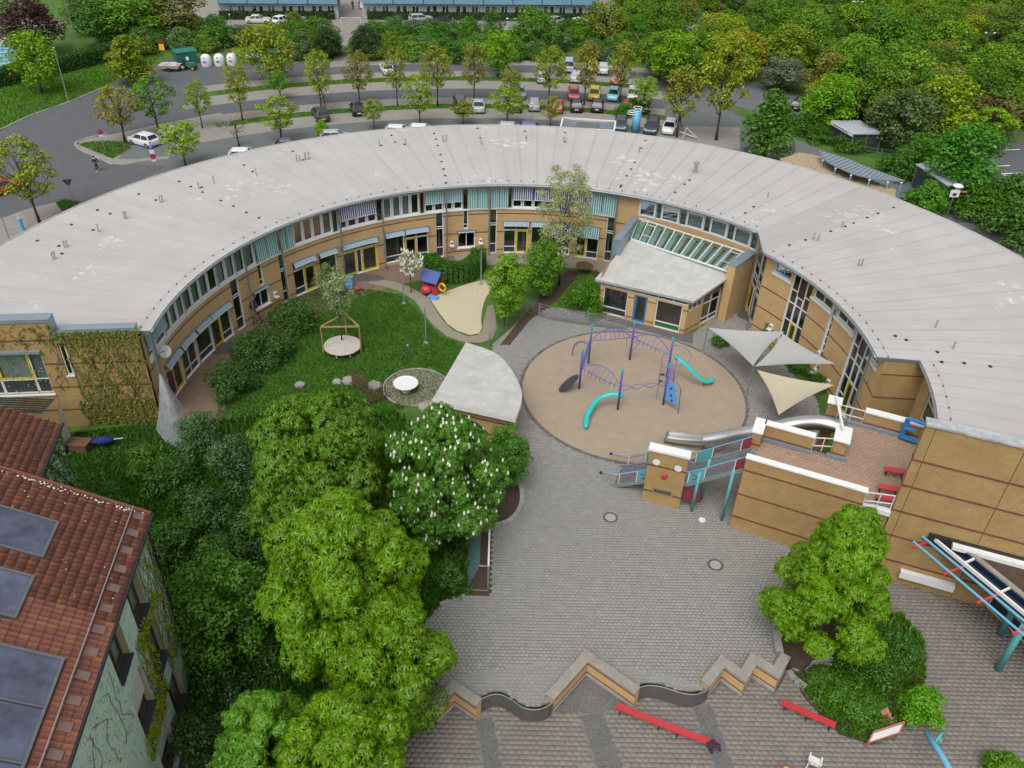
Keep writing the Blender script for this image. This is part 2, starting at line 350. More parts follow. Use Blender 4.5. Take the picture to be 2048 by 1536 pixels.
def curtain_mb(F, a0, a1, z0, z1, d, amp=.04, wl=.16):
    mb = MB(); n = max(6, int((a1 - a0) / F.u / wl * 4))
    for k in range(n):
        b0, b1 = a0 + (a1 - a0) * k / n, a0 + (a1 - a0) * (k + 1) / n; e0, e1 = amp * math.sin(k * math.pi / 2), amp * math.sin((k + 1) * math.pi / 2)
        mb.quad(F.W(b0, z0, d + e0), F.W(b1, z0, d + e1), F.W(b1, z1, d + e1), F.W(b0, z1, d + e0))
    return mb
def glazing(F, a0, a1, z0, z1, parent, name='window', cols=1, rows=(), frame='white_paint', fw=.07, d=-.12, dep=.08, glass='glass', curtain=None, sill=False, handle=False, label=None, lower=None):
    """a framed window or door: frame mesh with panes (and curtain, sill, handle) as its children; rows = heights of transoms"""
    mb = MB(); f = fw * F.u; ed = [a0 + (a1 - a0) * k / cols for k in range(cols + 1)]
    mb.fbox(F, a0, a1, z0, z0 + fw, d - dep, d); mb.fbox(F, a0, a1, z1 - fw, z1, d - dep, d)
    for k, e in enumerate(ed):
        l, r = (e, e + f) if k == 0 else ((e - f, e) if k == cols else (e - f / 2, e + f / 2)); mb.fbox(F, l, r, z0 + fw, z1 - fw, d - dep, d)
    for r in rows: mb.fbox(F, a0 + f, a1 - f, r - fw / 2, r + fw / 2, d - dep, d - .004)
    w = part(name, mb, frame, parent, label=label)
    zz = [z0 + fw] + sorted(rows) + [z1 - fw]
    for k in range(cols):
        for j in range(len(zz) - 1):
            mb = MB(); mb.fbox(F, ed[k] + f * .4, ed[k + 1] - f * .4, zz[j], zz[j + 1], d - dep * .6, d - dep * .45)
            part('pane', mb, lower if (lower and j == 0) else glass, w)
    if curtain: part('curtain', curtain_mb(F, a0 + f, a1 - f, z0 + .04, z1 - fw, d - dep - .12), curtain, w)
    if sill:
        mb = MB(); mb.fbox(F, a0 - f, a1 + f, z0 - .09, z0 - .002, d, .09); part('sill', mb, 'white_paint', w)
    if handle:
        mb = MB(); a = a0 + f * .5; mb.fbox(F, a - .02 * F.u, a + .02 * F.u, z0 + 1.0, z0 + 1.14, d, d + .05); part('handle', mb, 'dark_metal', w)
    return w
def arcpts(r, a0, a1, n=24): return [pol(a0 + (a1 - a0) * k / n, r)[:2] for k in range(n + 1)]
def ringpoly(r0, r1, a0, a1, n=40): return arcpts(r1, a0, a1, n) + arcpts(r0, a1, a0, n)
def inpoly(P, poly):
    x, y = P[:, 0], P[:, 1]; c = np.zeros(len(P), bool); n = len(poly)
    for i in range(n):
        x0, y0 = poly[i][:2]; x1, y1 = poly[i - 1][:2]
        c ^= ((y0 > y) != (y1 > y)) & (x < (x1 - x0) * (y - y0) / ((y1 - y0) or 1e-9) + x0)
    return c
def px(pts, z=0.0): return [G2(x, y, z) for x, y in pts]
# materials that look different from stone to stone
def piecemat(name, cols, rough=.9, bump=.3, dirt=.3, dscale=.5, dcol=(.12, .11, .1)):
    m = mat(name, cols[0], rough, var=.1, scale=2, bump=bump, bscale=30, dirt=dirt, dscale=dscale, dcol=dcol); n = m.node_tree; L = n.links.new
    g = n.nodes.new('ShaderNodeNewGeometry'); oi = n.nodes.new('ShaderNodeObjectInfo'); a = n.nodes.new('ShaderNodeMath'); a.operation = 'ADD'; L(g.outputs['Random Per Island'], a.inputs[0]); L(oi.outputs['Random'], a.inputs[1])
    f = n.nodes.new('ShaderNodeMath'); f.operation = 'FRACT'; L(a.outputs[0], f.inputs[0]); cr_ = n.nodes.new('ShaderNodeValToRGB'); L(f.outputs[0], cr_.inputs[0])
    cr_.color_ramp.elements[0].color = (*cols[0], 1); cr_.color_ramp.elements[1].color = (*cols[-1], 1)
    for k, c in enumerate(cols[1:-1]): cr_.color_ramp.elements.new((k + 1) / (len(cols) - 1)).color = (*c, 1)
    mx = [k for k in n.nodes if k.bl_idname == 'ShaderNodeMix' and k.blend_type == 'MULTIPLY'][0]; L(cr_.outputs[0], mx.inputs[6])
piecemat('paver', [(.285, .274, .256), (.268, .258, .24), (.3, .29, .272)], dirt=.3, dscale=.16, dcol=(.2, .195, .187))
piecemat('slab', [(.25, .215, .18), (.22, .195, .17), (.2, .182, .165), (.24, .21, .18)], dirt=.4, dscale=.35, dcol=(.13, .115, .1))
piecemat('cobble', [(.12, .125, .125), (.16, .155, .15), (.09, .095, .1)])
piecemat('kerb', [(.36, .345, .31), (.29, .28, .255), (.42, .4, .37)], dirt=.3, dscale=2)
piecemat('roof_tile', [(.2, .07, .045), (.17, .062, .045), (.25, .095, .05), (.14, .055, .042)], rough=.75, dirt=.35, dscale=.5, dcol=(.12, .045, .03))
def pieces(name, centres, w, h, z, ang, parent, matn, thick=.03, gap=.009, nsingle=300, key=None, ch=.008):
    """paving laid piece by piece: the nearest ones are objects, the rest one joined part"""
    C_ = np.array(centres); k = np.argsort(key(C_) if key else np.hypot(C_[:, 0], C_[:, 1])); C_ = C_[k]
    hw, hh = (w - gap) / 2, (h - gap) / 2; ca, sa = math.cos(ang), math.sin(ang)
    base = np.array([(-hw, -hh, -thick), (hw, -hh, -thick), (hw, hh, -thick), (-hw, hh, -thick), (-hw + ch, -hh + ch, 0), (hw - ch, -hh + ch, 0), (hw - ch, hh - ch, 0), (-hw + ch, hh - ch, 0)])
    B = base.copy(); B[:, 0] = base[:, 0] * ca - base[:, 1] * sa; B[:, 1] = base[:, 0] * sa + base[:, 1] * ca
    F5 = np.array([(4, 5, 6, 7), (0, 1, 5, 4), (1, 2, 6, 5), (2, 3, 7, 6), (3, 0, 4, 7)])
    me = bpy.data.meshes.new(name); me.from_pydata(B.tolist(), [], F5.tolist()); me.materials.append(M[matn]); po = LOC.get(parent.name, np.zeros(3))
    for c in C_[:nsingle]:
        o = bpy.data.objects.new(name, me); COL.objects.link(o); o.parent = parent; o.location = (c[0] - po[0], c[1] - po[1], z - po[2] + random.uniform(-.003, .003)); o.rotation_euler = (random.gauss(0, .006), random.gauss(0, .006), 0)
    R_ = C_[nsingle:]
    if len(R_):
        n = len(R_); off = np.c_[R_, RNG.uniform(-.004, .004, n) + z] - po; V = (B[None] + off[:, None]).reshape(-1, 3); F = (F5[None] + (np.arange(n) * 8)[:, None, None]).reshape(-1, 4)
        fast_mesh(name + '_field', V, F, M[matn], parent, 'stuff')
def fast_mesh(name, V, F, material, parent=None, kind=None, smooth=False):
    me = bpy.data.meshes.new(name); k = F.shape[1]; me.vertices.add(len(V)); me.vertices.foreach_set('co', V.astype(np.float32).ravel()); me.loops.add(F.size); me.loops.foreach_set('vertex_index', F.astype(np.int32).ravel())
    me.polygons.add(len(F)); me.polygons.foreach_set('loop_start', (np.arange(len(F)) * k).astype(np.int32)); me.polygons.foreach_set('loop_total', np.full(len(F), k, np.int32)); me.update(calc_edges=True)
    if material: me.materials.append(material)
    o = bpy.data.objects.new(name, me); COL.objects.link(o); o.parent = parent; return props(o, kind=kind)
# ------------------------------------------------------------------ ground, roads, paths
ZL = -.8                                                     # level of the lower yard in front
def zz(x, y, z): return G2(780 + x * .4004, 1200 + y * .4004, z)
ZT = .45
ZIG_L = [zz(-45, 545, ZT), zz(55, 552, ZT), zz(147, 470, ZT), zz(237, 545, ZT), zz(322, 458, ZT), zz(427, 530, ZT)][1:]
ZIG_C = [zz(818, 500, ZT), zz(990, 308, ZT), zz(1224, 470, ZT)]
ZIG_R = [zz(1597, 432, ZT), zz(1672, 335, ZT), zz(1778, 412, ZT), zz(1832, 320, ZT), zz(1945, 392, ZT)]
def smooth_curve(P, n=10):
    P = [np.array(p, float) for p in P]; out = []
    for i in range(len(P) - 1):
        p0, p1, p2, p3 = P[max(i - 1, 0)], P[i], P[i + 1], P[min(i + 2, len(P) - 1)]
        for k in range(n):
            t = k / n; out.append(tuple(.5 * ((2 * p1) + (-p0 + p2) * t + (2 * p0 - 5 * p1 + 4 * p2 - p3) * t * t + (-p0 + 3 * p1 - 3 * p2 + p3) * t ** 3)))
    out.append(tuple(P[-1])); return out
CURV_L = smooth_curve([zz(x, y, .25) for x, y in ((430, 528), (470, 488), (540, 470), (610, 500), (660, 535), (725, 548), (785, 532), (816, 508))], 6)
CURV_R = smooth_curve([zz(x, y, .25) for x, y in ((1230, 455), (1262, 432), (1315, 427), (1380, 440), (1440, 460), (1510, 472), (1565, 460), (1597, 440))], 6)
BED_R = px([(1557, 1312), (1551, 1270), (1560, 1235), (1600, 1195), (1680, 1165)])       # kerb of the bed under the right-hand tree
edge = [(-70, 22.4), (-9, 22.4)] + ZIG_L + CURV_L[1:-1] + ZIG_C + CURV_R[1:-1] + ZIG_R + [BED_R[0], BED_R[1], BED_R[2], BED_R[3], (21.6, 34.6), (40, 28), (70, 18)]
edge = [(x, y + .3 if -9 < x < 14.5 else y) for x, y in edge]
mb = MB(); mb.sheet([(-900, -500), (900, -500), (900, 60), (-900, 60)], ZL - .03)
struct('lower_ground', mb, 'soil')
mb = MB(); mb.sheet([(-900, 22.4)] + edge + [(900, 18), (900, 1500), (-900, 1500)], -.03)
struct('ground', mb, 'grass_ground')
mb = MB()
A0, A1 = -62, 34
def strip(name, r0, r1, a0, a1, matn, z):
    mb = MB(); n = 48
    for k in range(n):
        b0, b1 = a0 + (a1 - a0) * k / n, a0 + (a1 - a0) * (k + 1) / n; mb.quad(pol(b0, r0, z), pol(b1, r0, z), pol(b1, r1, z), pol(b0, r1, z))
    return struct(name, mb, matn)
strip('street', 41, 65.8, -75, 62, 'asphalt_old', -.012)
strip('parking_bays', 65.8, 70, -38, 17, 'light_paving', -.008)
strip('parking_bays', 72, 75, -39, 17, 'light_paving', -.008)
strip('car_park_lane', 75, 79.4, -60, 22, 'asphalt', -.004)
strip('parking_bays', 79.4, 83.6, -36, 18, 'light_paving', -.008)
strip('parking_bays', 85.8, 88.8, -35, 18, 'light_paving', -.008)
strip('car_park_lane', 88.8, 93.0, -60, 23, 'asphalt', -.004)
strip('parking_bays', 93.0, 96.0, -30, 20, 'light_paving', -.008)
def sheet(name, pts, matn, z=0.0, world=False):
    mb = MB(); mb.sheet(pts if world else px(pts), z); return struct(name, mb, matn)
# junction on the left and the road coming in
sheet('road_junction', [(-260, 470), (-260, 360), (0, 262), (60, 232), (137, 205), (200, 178), (300, 130), (330, 128), (410, 160), (400, 190), (330, 235), (215, 268), (150, 285), (155, 300), (225, 325), (330, 332), (150, 440), (0, 432), (-130, 480)], 'asphalt', .0)
sheet('forecourt', [(318, 138), (330, 118), (480, 128), (530, 131), (640, 120), (660, 122), (660, 135), (480, 150), (380, 168)], 'asphalt', .004)
sheet('pavement', [(-100, 480), (-20, 452), (0, 438), (60, 416), (130, 400), (150, 402), (60, 470), (-60, 540)], 'light_paving', .006)
sheet('path', [(665, 128), (680, 62), (690, 40), (705, 0), (722, 0), (722, 40), (708, 62), (712, 128)], 'light_paving', .004)
# right-hand road between the trees and the drive to the sheds
sheet('side_road', [(1285, 112), (1300, 110), (1420, 190), (1440, 215), (1510, 245), (1620, 290), (1720, 330), (1640, 330), (1530, 318), (1480, 280), (1400, 282), (1330, 262), (1330, 200)], 'asphalt_old', .0)
sheet('side_road', [(1380, 165), (1450, 160), (1560, 170), (1640, 215), (1660, 245), (1560, 240), (1480, 215), (1430, 200)], 'asphalt_old', .004)
sheet('pavement', [(1330, 250), (1480, 255), (1480, 300), (1300, 275)], 'light_paving', .005)
sheet('sunken_car_park', [(1960, 285), (2140, 280), (2200, 420), (1990, 380)], 'asphalt', .004)
sheet('field_track', [(1330, 52), (1440, 48), (1470, 58), (1400, 72), (1340, 66)], 'light_paving', .0)
sheet('far_car_park', [(330, -10), (1230, -10), (1230, 60), (330, 60)], 'light_paving', -.02)
sheet('pool_surround', [(-60, 75), (26, 74), (50, 100), (42, 120), (-60, 150)], 'concrete', .0)
sheet('pool_path', [(108, 116), (215, 86), (218, 92), (115, 123)], 'concrete', .003)
sheet('paved_area', [(0, 35), (90, 33), (135, 45), (100, 58), (0, 45)], 'light_paving', .0)
for k, q in enumerate([(720, 70, 70), (730, 72.2, 80), (0, 0, 0)][:0]): pass
# courtyard of the round building
COURT = [pol(a, 25.4)[:2] for a in range(-96, 50, 3)] + [pol(a, 22.7)[:2] for a in range(50, 96, 3)]
sheet('lawn', [(395, 845), (440, 730), (470, 690), (560, 600), (640, 560), (700, 560), (760, 560), (800, 580), (860, 620), (930, 690), (900, 760), (860, 800), (700, 850)], 'grass_ground', -.014)
strip('facade_pavement', 21.6, 25.4, -96, -17, 'brown_paving', .0)
strip('facade_pavement', 23.0, 25.4, -17, 20, 'path_concrete', .002)
sheet('gravel_bed', px([(395, 845), (330, 960), (200, 960), (140, 860), (280, 800)]), 'grass_ground', -.01, True)
PATH = [(735, 566), (776, 575), (800, 583), (830, 602), (846, 625), (866, 650), (893, 672), (925, 684), (960, 686), (985, 678), (994, 655), (990, 625), (985, 610), (975, 612), (968, 640), (964, 660), (956, 670), (935, 673), (905, 660), (885, 640), (868, 615), (858, 597), (840, 585), (815, 572), (790, 564), (745, 556)]
sheet('curved_path', PATH, 'path_concrete', .006)
SAND = [(860, 597), (872, 590), (900, 580), (935, 568), (965, 560), (1000, 556), (1005, 575), (975, 590), (968, 605), (964, 622), (962, 640), (964, 655), (958, 667), (940, 670), (915, 662), (895, 648), (880, 628), (866, 608)]
sheet('sandpit', SAND, 'sand', .012)
th_ = lambda n: [2 * math.pi * k / n for k in range(n)]
PC = np.array([9.03, 50.19]); PR = 8.24
mb = MB(); mb.sheet([(PC[0] + PR * math.cos(t), PC[1] + PR * math.sin(t)) for t in th_(96)], .012); struct('playground_surface', mb, 'rubber_surface')
# plaza paved with concrete blocks
PLAZA = px([(1108, 615), (1050, 630), (985, 690), (1000, 760), (1030, 830), (1000, 900), (1030, 960), (1044, 985), (1040, 1010), (1010, 1040), (985, 1050), (980, 1190), (930, 1192), (870, 1215), (800, 1300), (740, 1380)]) + [(x, y + .35) for x, y in ZIG_L + CURV_L[1:-1] + ZIG_C + CURV_R[1:-1] + ZIG_R] + BED_R + [(21.6, 34.6), (21, 37), (14.3, 36.6), (15.9, 42), (22, 45), (22.7, 50), (21, 56), (20, 60), (19.5, 63), (17.6, 62.2), (14.4, 58.2), (8.2, 61.8)]
mb = MB(); mb.sheet(PLAZA, -.012); plaza = struct('plaza', mb, 'paver_joint')
w_, h_ = .25, .205; ys = np.arange(20, 66, h_); cs = []
for j, y in enumerate(ys):
    xs = np.arange(-12, 26, w_) + (w_ / 2 if j % 2 else 0); cs.append(np.c_[xs, np.full(len(xs), y)])
cs = np.concatenate(cs); a_ = rad(1.5); cs = np.c_[cs[:, 0] * math.cos(a_) - cs[:, 1] * math.sin(a_), cs[:, 0] * math.sin(a_) + cs[:, 1] * math.cos(a_)]
cs = cs[inpoly(cs, PLAZA) & (np.hypot(*(cs - PC).T) > PR + .28)]
pieces('paving_block', cs, w_, h_, .006, a_, plaza, 'paver', key=lambda C_: np.hypot(C_[:, 0] - 4, C_[:, 1] - 8))
ks = [(PC[0] + (PR + .1) * math.cos(t), PC[1] + (PR + .1) * math.sin(t)) for t in th_(260)]
mb = MB()
for k, t in enumerate(th_(220)):
    c, s_ = math.cos(t), math.sin(t); d = 2 * math.pi / 220 * .46
    P4 = [(PC[0] + r * math.cos(t + e), PC[1] + r * math.sin(t + e)) for r, e in ((PR + .01, -d), (PR + .2, -d), (PR + .2, d), (PR + .01, d))]; mb.prism(P4, -.01, .018)
part('border_stone', mb, 'cobble', plaza, kind='stuff')
# lower yard
LY = [(-12, 8), (40, 8), (40, 30)] + [(21.6, 34.2), (17.5, 30)] + [(x, y) for x, y in reversed(ZIG_R)] + CURV_R[::-1] + ZIG_C[::-1] + CURV_L[::-1] + ZIG_L[::-1] + [(-12, 23)]
mb = MB(); mb.sheet(LY, ZL - .012); lyard = struct('lower_yard', mb, 'paver_joint')
w2, h2 = .34, .25; cs = []
for j, y in enumerate(np.arange(10, 35, h2)):
    xs = np.arange(-11, 39, w2) + (w2 / 2 if j % 2 else 0); cs.append(np.c_[xs, np.full(len(xs), y)])
cs = np.concatenate(cs); a2 = rad(1); cs = np.c_[cs[:, 0] * math.cos(a2) - cs[:, 1] * math.sin(a2), cs[:, 0] * math.sin(a2) + cs[:, 1] * math.cos(a2)]
DR = []                                                       # cobbled drains running across the lower yard
for tx, ty, bx, by, ww in ((968, 1440, 985, 1536, .38), (1183, 1430, 1220, 1536, .55), (1405, 1415, 1450, 1536, .4)):
    p, q = np.array(G2(tx, ty, ZL)), np.array(G2(bx, by, ZL)); q = q + (q - p) * 2; DR.append((p, q, ww))
keep = inpoly(cs, LY)
for p, q, ww in DR:
    t = (q - p) / np.hypot(*(q - p)); rel = cs - p; keep &= ~((np.abs(rel[:, 0] * t[1] - rel[:, 1] * t[0]) < ww + .12) & (rel @ t > -.3))
TRI = [zz(815, 560, ZL), zz(985, 385, ZL), zz(1215, 525, ZL), zz(1140, 545, ZL), zz(975, 570, ZL)]
keep &= ~inpoly(cs, TRI)
cs = cs[keep & (cs[:, 1] > 17)]
pieces('paving_slab', cs, w2, h2, ZL + .006, a2, lyard, 'slab', key=lambda C_: np.hypot(C_[:, 0] - 5, C_[:, 1] - 16))
cs = []
for p, q, ww in DR:
    t = (q - p) / np.hypot(*(q - p)); nn = np.array([t[1], -t[0]])
    for s_ in np.arange(0, np.hypot(*(q - p)), .115):
        for e in np.arange(-ww, ww + .01, .115): cs.append(p + t * s_ + nn * (e + random.uniform(-.01, .01)))
gx, gy = np.meshgrid(np.arange(0, 12, .12), np.arange(20, 27, .12)); g = np.c_[gx.ravel(), gy.ravel()]; g = g[inpoly(g, TRI)]; cs += list(g)
pieces('cobblestone', cs, .115, .115, ZL + .004, .05, lyard, 'cobble', nsingle=0, gap=.02)
# grass strips between the parking rows and verge patches, as real blades in one piece of stuff each
def grass(name, poly, n, hgt=.09, z=-.01, col=(.05, .12, .012), wid=.02, label=None):
    P = np.array(poly); lo, hi = P.min(0)[:2], P.max(0)[:2]; c = RNG.uniform(lo, hi, (int(n * 2.2), 2)); c = c[inpoly(c, poly)][:n]; n = len(c)
    a = RNG.uniform(0, math.pi, n); h = hgt * RNG.uniform(.5, 1.3, n); b = np.c_[np.cos(a), np.sin(a)] * (wid * RNG.uniform(.6, 1.6, n))[:, None]; tip = c + RNG.normal(0, hgt * .5, (n, 2))
    V = np.zeros((n, 3, 3)); V[:, 0, :2] = c - b; V[:, 1, :2] = c + b; V[:, 2, :2] = tip; V[:, :2, 2] = z; V[:, 2, 2] = z + h
    o = fast_mesh(name, V.reshape(-1, 3), np.arange(n * 3).reshape(-1, 3), M['leaf'], None, 'stuff'); o.color = (*col, 1); 
    if label: o['label'] = label
    return o
for r0, r1 in ((70, 72), (83.6, 85.8)): grass('grass_strip', ringpoly(r0 + .1, r1 - .1, -35 if r0 < 75 else -32, 15, 40), 26000, .16, wid=.05, col=(.07, .16, .016))
grass('lawn_grass', px([(430, 835), (470, 690), (560, 610), (650, 570), (750, 580), (800, 590), (845, 630), (880, 672), (930, 690), (900, 760), (860, 800), (700, 850)]), 90000, .1, wid=.03, col=(.04, .115, .009))
grass('verge_grass', px([(-60, 250), (-60, 190), (200, 120), (330, 108), (300, 128), (137, 203), (60, 230), (0, 258)]), 40000, .16, wid=.07, col=(.08, .175, .018))
grass('verge_grass', px([(155, 288), (205, 282), (260, 285), (262, 297), (225, 318), (205, 310)]), 4000, .18, wid=.05, col=(.06, .14, .015))
grass('verge_grass', px([(112, 405), (130, 400), (160, 405), (125, 422)]), 1500, .18, wid=.05, col=(.06, .14, .015))
# ------------------------------------------------------------------ the round building
def roofmat():
    m = bpy.data.materials.new('roof_membrane'); m.use_nodes = True; n = m.node_tree; b = n.nodes['Principled BSDF']; L = n.links.new; b.inputs['Roughness'].default_value = .72
    tc = n.nodes.new('ShaderNodeTexCoord'); oi = n.nodes.new('ShaderNodeObjectInfo'); sp = n.nodes.new('ShaderNodeSeparateXYZ'); L(tc.outputs['Object'], sp.inputs[0])
    at = n.nodes.new('ShaderNodeMath'); at.operation = 'ARCTAN2'; L(sp.outputs[0], at.inputs[0]); L(sp.outputs[1], at.inputs[1])
    ln = n.nodes.new('ShaderNodeVectorMath'); ln.operation = 'LENGTH'; L(tc.outputs['Object'], ln.inputs[0])
    def comb(sa, sr_, off=7.0):
        a = n.nodes.new('ShaderNodeMath'); a.operation = 'MULTIPLY'; a.inputs[1].default_value = sa; L(at.outputs[0], a.inputs[0])
        r = n.nodes.new('ShaderNodeMath'); r.operation = 'MULTIPLY'; r.inputs[1].default_value = sr_; L(ln.outputs['Value'], r.inputs[0])
        z = n.nodes.new('ShaderNodeMath'); z.operation = 'MULTIPLY'; z.inputs[1].default_value = off * 13; L(oi.outputs['Random'], z.inputs[0])
        c = n.nodes.new('ShaderNodeCombineXYZ'); L(a.outputs[0], c.inputs[0]); L(r.outputs[0], c.inputs[1]); L(z.outputs[0], c.inputs[2]); return c.outputs[0]
    def noise(vec, sc, det=5, ro=.6):
        x = n.nodes.new('ShaderNodeTexNoise'); x.inputs['Scale'].default_value = sc; x.inputs['Detail'].default_value = det; x.inputs['Roughness'].default_value = ro; L(vec, x.inputs['Vector']); return x.outputs[0]
    def ramp(v, a, b_, lo, hi):
        x = n.nodes.new('ShaderNodeMapRange'); x.inputs[1].default_value = a; x.inputs[2].default_value = b_; x.inputs[3].default_value = lo; x.inputs[4].default_value = hi; L(v, x.inputs[0]); return x.outputs[0]
    def mixc(f, a, c):
        x = n.nodes.new('ShaderNodeMix'); x.data_type = 'RGBA'; L(f, x.inputs[0]) if not isinstance(f, float) else None
        L(a, x.inputs[6]) if not isinstance(a, tuple) else setattr(x.inputs[6], 'default_value', (*a, 1)); x.inputs[7].default_value = (*c, 1); return x.outputs[2]
    g = n.nodes.new('ShaderNodeNewGeometry')
    c = mixc(ramp(noise(g.outputs['Position'], .25, 6, .65), .35, .68, 0, 1), (.47, .456, .446), (.415, .4, .387))
    c = mixc(ramp(noise(comb(95, .12), 1, 5, .6), .5, .75, 0, .4), c, (.33, .31, .29))                # dirt washed down the fall of the roof
    ab = n.nodes.new('ShaderNodeMath'); ab.operation = 'ABSOLUTE'; L(at.outputs[0], ab.inputs[0])
    c = mixc(ramp(ab.outputs[0], .0185, .0262, 0, .3), c, (.3, .28, .27))                            # grime along each seam
    br = n.nodes.new('ShaderNodeTexBrick'); br.inputs['Scale'].default_value = 1; br.inputs['Brick Width'].default_value = 1.5; br.inputs['Row Height'].default_value = .5; br.inputs['Mortar Size'].default_value = .05; br.inputs['Mortar Smooth'].default_value = .6
    L(comb(33, 1, 0), br.inputs['Vector']); ms = n.nodes.new('ShaderNodeMath'); ms.operation = 'MULTIPLY'
    pm = ramp(noise(g.outputs['Position'], .14, 2, .5), .58, .64, 0, 1); p2 = ramp(noise(comb(40, 1.6, 3), 1.0, 4, .6), .55, .62, 0, .6)
    L(pm, ms.inputs[0]); L(p2, ms.inputs[1]); c = mixc(ms.outputs[0], c, (.7, .69, .67))              # bleached, chalky patches
    L(c, b.inputs['Base Color']); bp = n.nodes.new('ShaderNodeBump'); bp.inputs['Strength'].default_value = .25; bp.inputs['Distance'].default_value = .02; L(noise(g.outputs['Position'], 3, 6, .7), bp.inputs['Height']); L(bp.outputs[0], b.inputs['Normal']); M['roof_membrane'] = m
roofmat()
mat('curtain_red', (.36, .05, .045), .9, var=.6, scale=14)
mat('curtain_grey', (.42, .45, .46), .9, var=.1)
mat('curtain_white', (.62, .62, .63), .9, var=.1)
mat('curtain_teal', (.12, .25, .25), .9, var=.2)
RB = thing('round_building', 'large ring-shaped two-storey tan brick building with pale flat roof round the courtyard', 'building', (CT[0], CT[1], 0))
FA = Arc(25.4); FR = Arc(22.7)
Z0, ZU0, ZU1 = -.05, 4.62, 6.62
uppers = [(-94.3, -86.9, 'half', 'stripe_teal', 2, None), (-86.9, -80.2, 'win', None, 3, 'curtain_white'), (-80.2, -70.6, 'win', None, 4, 'curtain_grey'), (-70.6, -65.9, 'win', None, 2, 'curtain_white'), (-65.9, -61, 'win', None, 2, 'curtain_grey'),
          (-60.9, -55.6, 'full', 'stripe_teal', 2, None), (-55.2, -51.9, 'full', 'stripe_teal', 2, None), (-51.6, -42.9, 'win', None, 4, 'curtain_red'), (-42.8, -41.8, 'slot', None, 1, None), (-41.7, -33.2, 'half', 'stripe_navy', 4, 'curtain_red'),
          (-33.1, -31.9, 'slot', None, 1, None), (-31.8, -24, 'win', None, 4, 'curtain_grey'), (-23.9, -23.1, 'slot', None, 1, None), (-23, -14.9, 'half', 'stripe_teal', 4, None), (-14.8, -13.9, 'slot', None, 1, None), (-13.8, -9.6, 'full', 'stripe_teal', 2, None),
          (-9.1, -5.4, 'full', 'stripe_teal', 2, None), (-5.3, -4.7, 'slot', None, 1, None), (-4.6, 4.2, 'half', 'stripe_navy', 4, None), (4.4, 10.9, 'full', 'stripe_navy', 3, None), (11, 17.3, 'full', 'stripe_teal', 3, None)]
ground_f = [(-90.2, -84.8, 0, 2.95, 'PD'), (-84.4, -79.6, .05, 2.95, 'W'), (-79.2, -74.8, .05, 2.95, 'W'), (-74.6, -69.2, 0, 2.95, 'DW'), (-68, -66, 0, 4.5, 'S'), (-62.9, -59.1, .72, 2.35, 'Q'), (-60.9, -59.9, 2.6, 4.5, 'S'), (-55.8, -54.4, 0, 4.5, 'S'),
            (-52.8, -47.6, 0, 3.12, 'WD'), (-46.7, -42.7, .1, 3.1, 'W'), (-41.6, -33.6, 0, 3.1, 'DD'), (-31.8, -27.6, .25, 3.2, 'W'), (-27.4, -22.4, 0, 3.2, 'DW'), (-20.7, -19.1, 0, 4.5, 'S'), (-16, -12.3, .75, 2.4, 'Q'), (-14.8, -13.8, 2.7, 4.5, 'S'),
            (-9.2, -7.7, 0, 4.5, 'S'), (-6.2, -.9, 0, 3.2, 'WD'), (-.3, 3.7, .1, 3.2, 'W'), (4.2, 8.1, .1, 3.2, 'W'), (9, 14.2, 0, 3.2, 'DW'), (15.6, 17.2, 0, 4.5, 'S')]
ops = [(a, b, c, d) for a, b, c, d, t in ground_f] + [(a, b, ZU0, ZU1) for a, b, *_ in uppers] + [(21.9, 47.4, 5.15, 6.65)]
mb = wall(FA, -95.3, 47.6, Z0, 6.9, ops, mr=1); wl = part('wall', mb, ['brick_tan', 'white_paint'], RB)
bands(FA, -95.3, 47.6, (.41, 2.25, 4.08), ops, wl)
mb = MB(); mb.fbox(FA, -94.4, 17.4, 4.52, ZU0 - .002, -.1, .1); mb.fbox(FA, -94.4, 17.4, ZU1 + .002, ZU1 + .1, -.1, .03); part('sill_course', mb, 'white_paint', RB, kind='stuff')
for a, b, kind, cloth, n, cur in uppers:
    if kind == 'slot': glazing(FA, a, b, ZU0, ZU1, RB, cols=1, frame='dark_metal', fw=.04); continue
    rows = (5.55,) if kind == 'half' else ()
    for k in range(n):
        p, q = a + (b - a) * k / n, a + (b - a) * (k + 1) / n
        glazing(FA, p + .04, q - .04, ZU0, ZU1, RB, rows=rows, fw=.13, curtain=cur if (k % 4 != 3 or cur == 'curtain_red') else None)
    if kind in ('half', 'full'):
        z0 = 5.5 if kind == 'half' else 4.68
        for k in range(2):
            p, q = a + (b - a) * k / 2 + .08, a + (b - a) * (k + 1) / 2 - .08
            bl = MB(); m_ = 1
            for j in range(m_):
                s0, s1 = p + (q - p) * j / m_, p + (q - p) * (j + 1) / m_; bl.quad(FA.W(s0, z0, .14), FA.W(s1, z0, .14), FA.W(s1, ZU1 - .02, .03), FA.W(s0, ZU1 - .02, .03))
            o = part('blind', bl, cloth, RB); bar = MB(); bar.fbox(FA, p, q, z0 - .05, z0, .11, .17); part('bottom_rail', bar, 'white_paint', o)
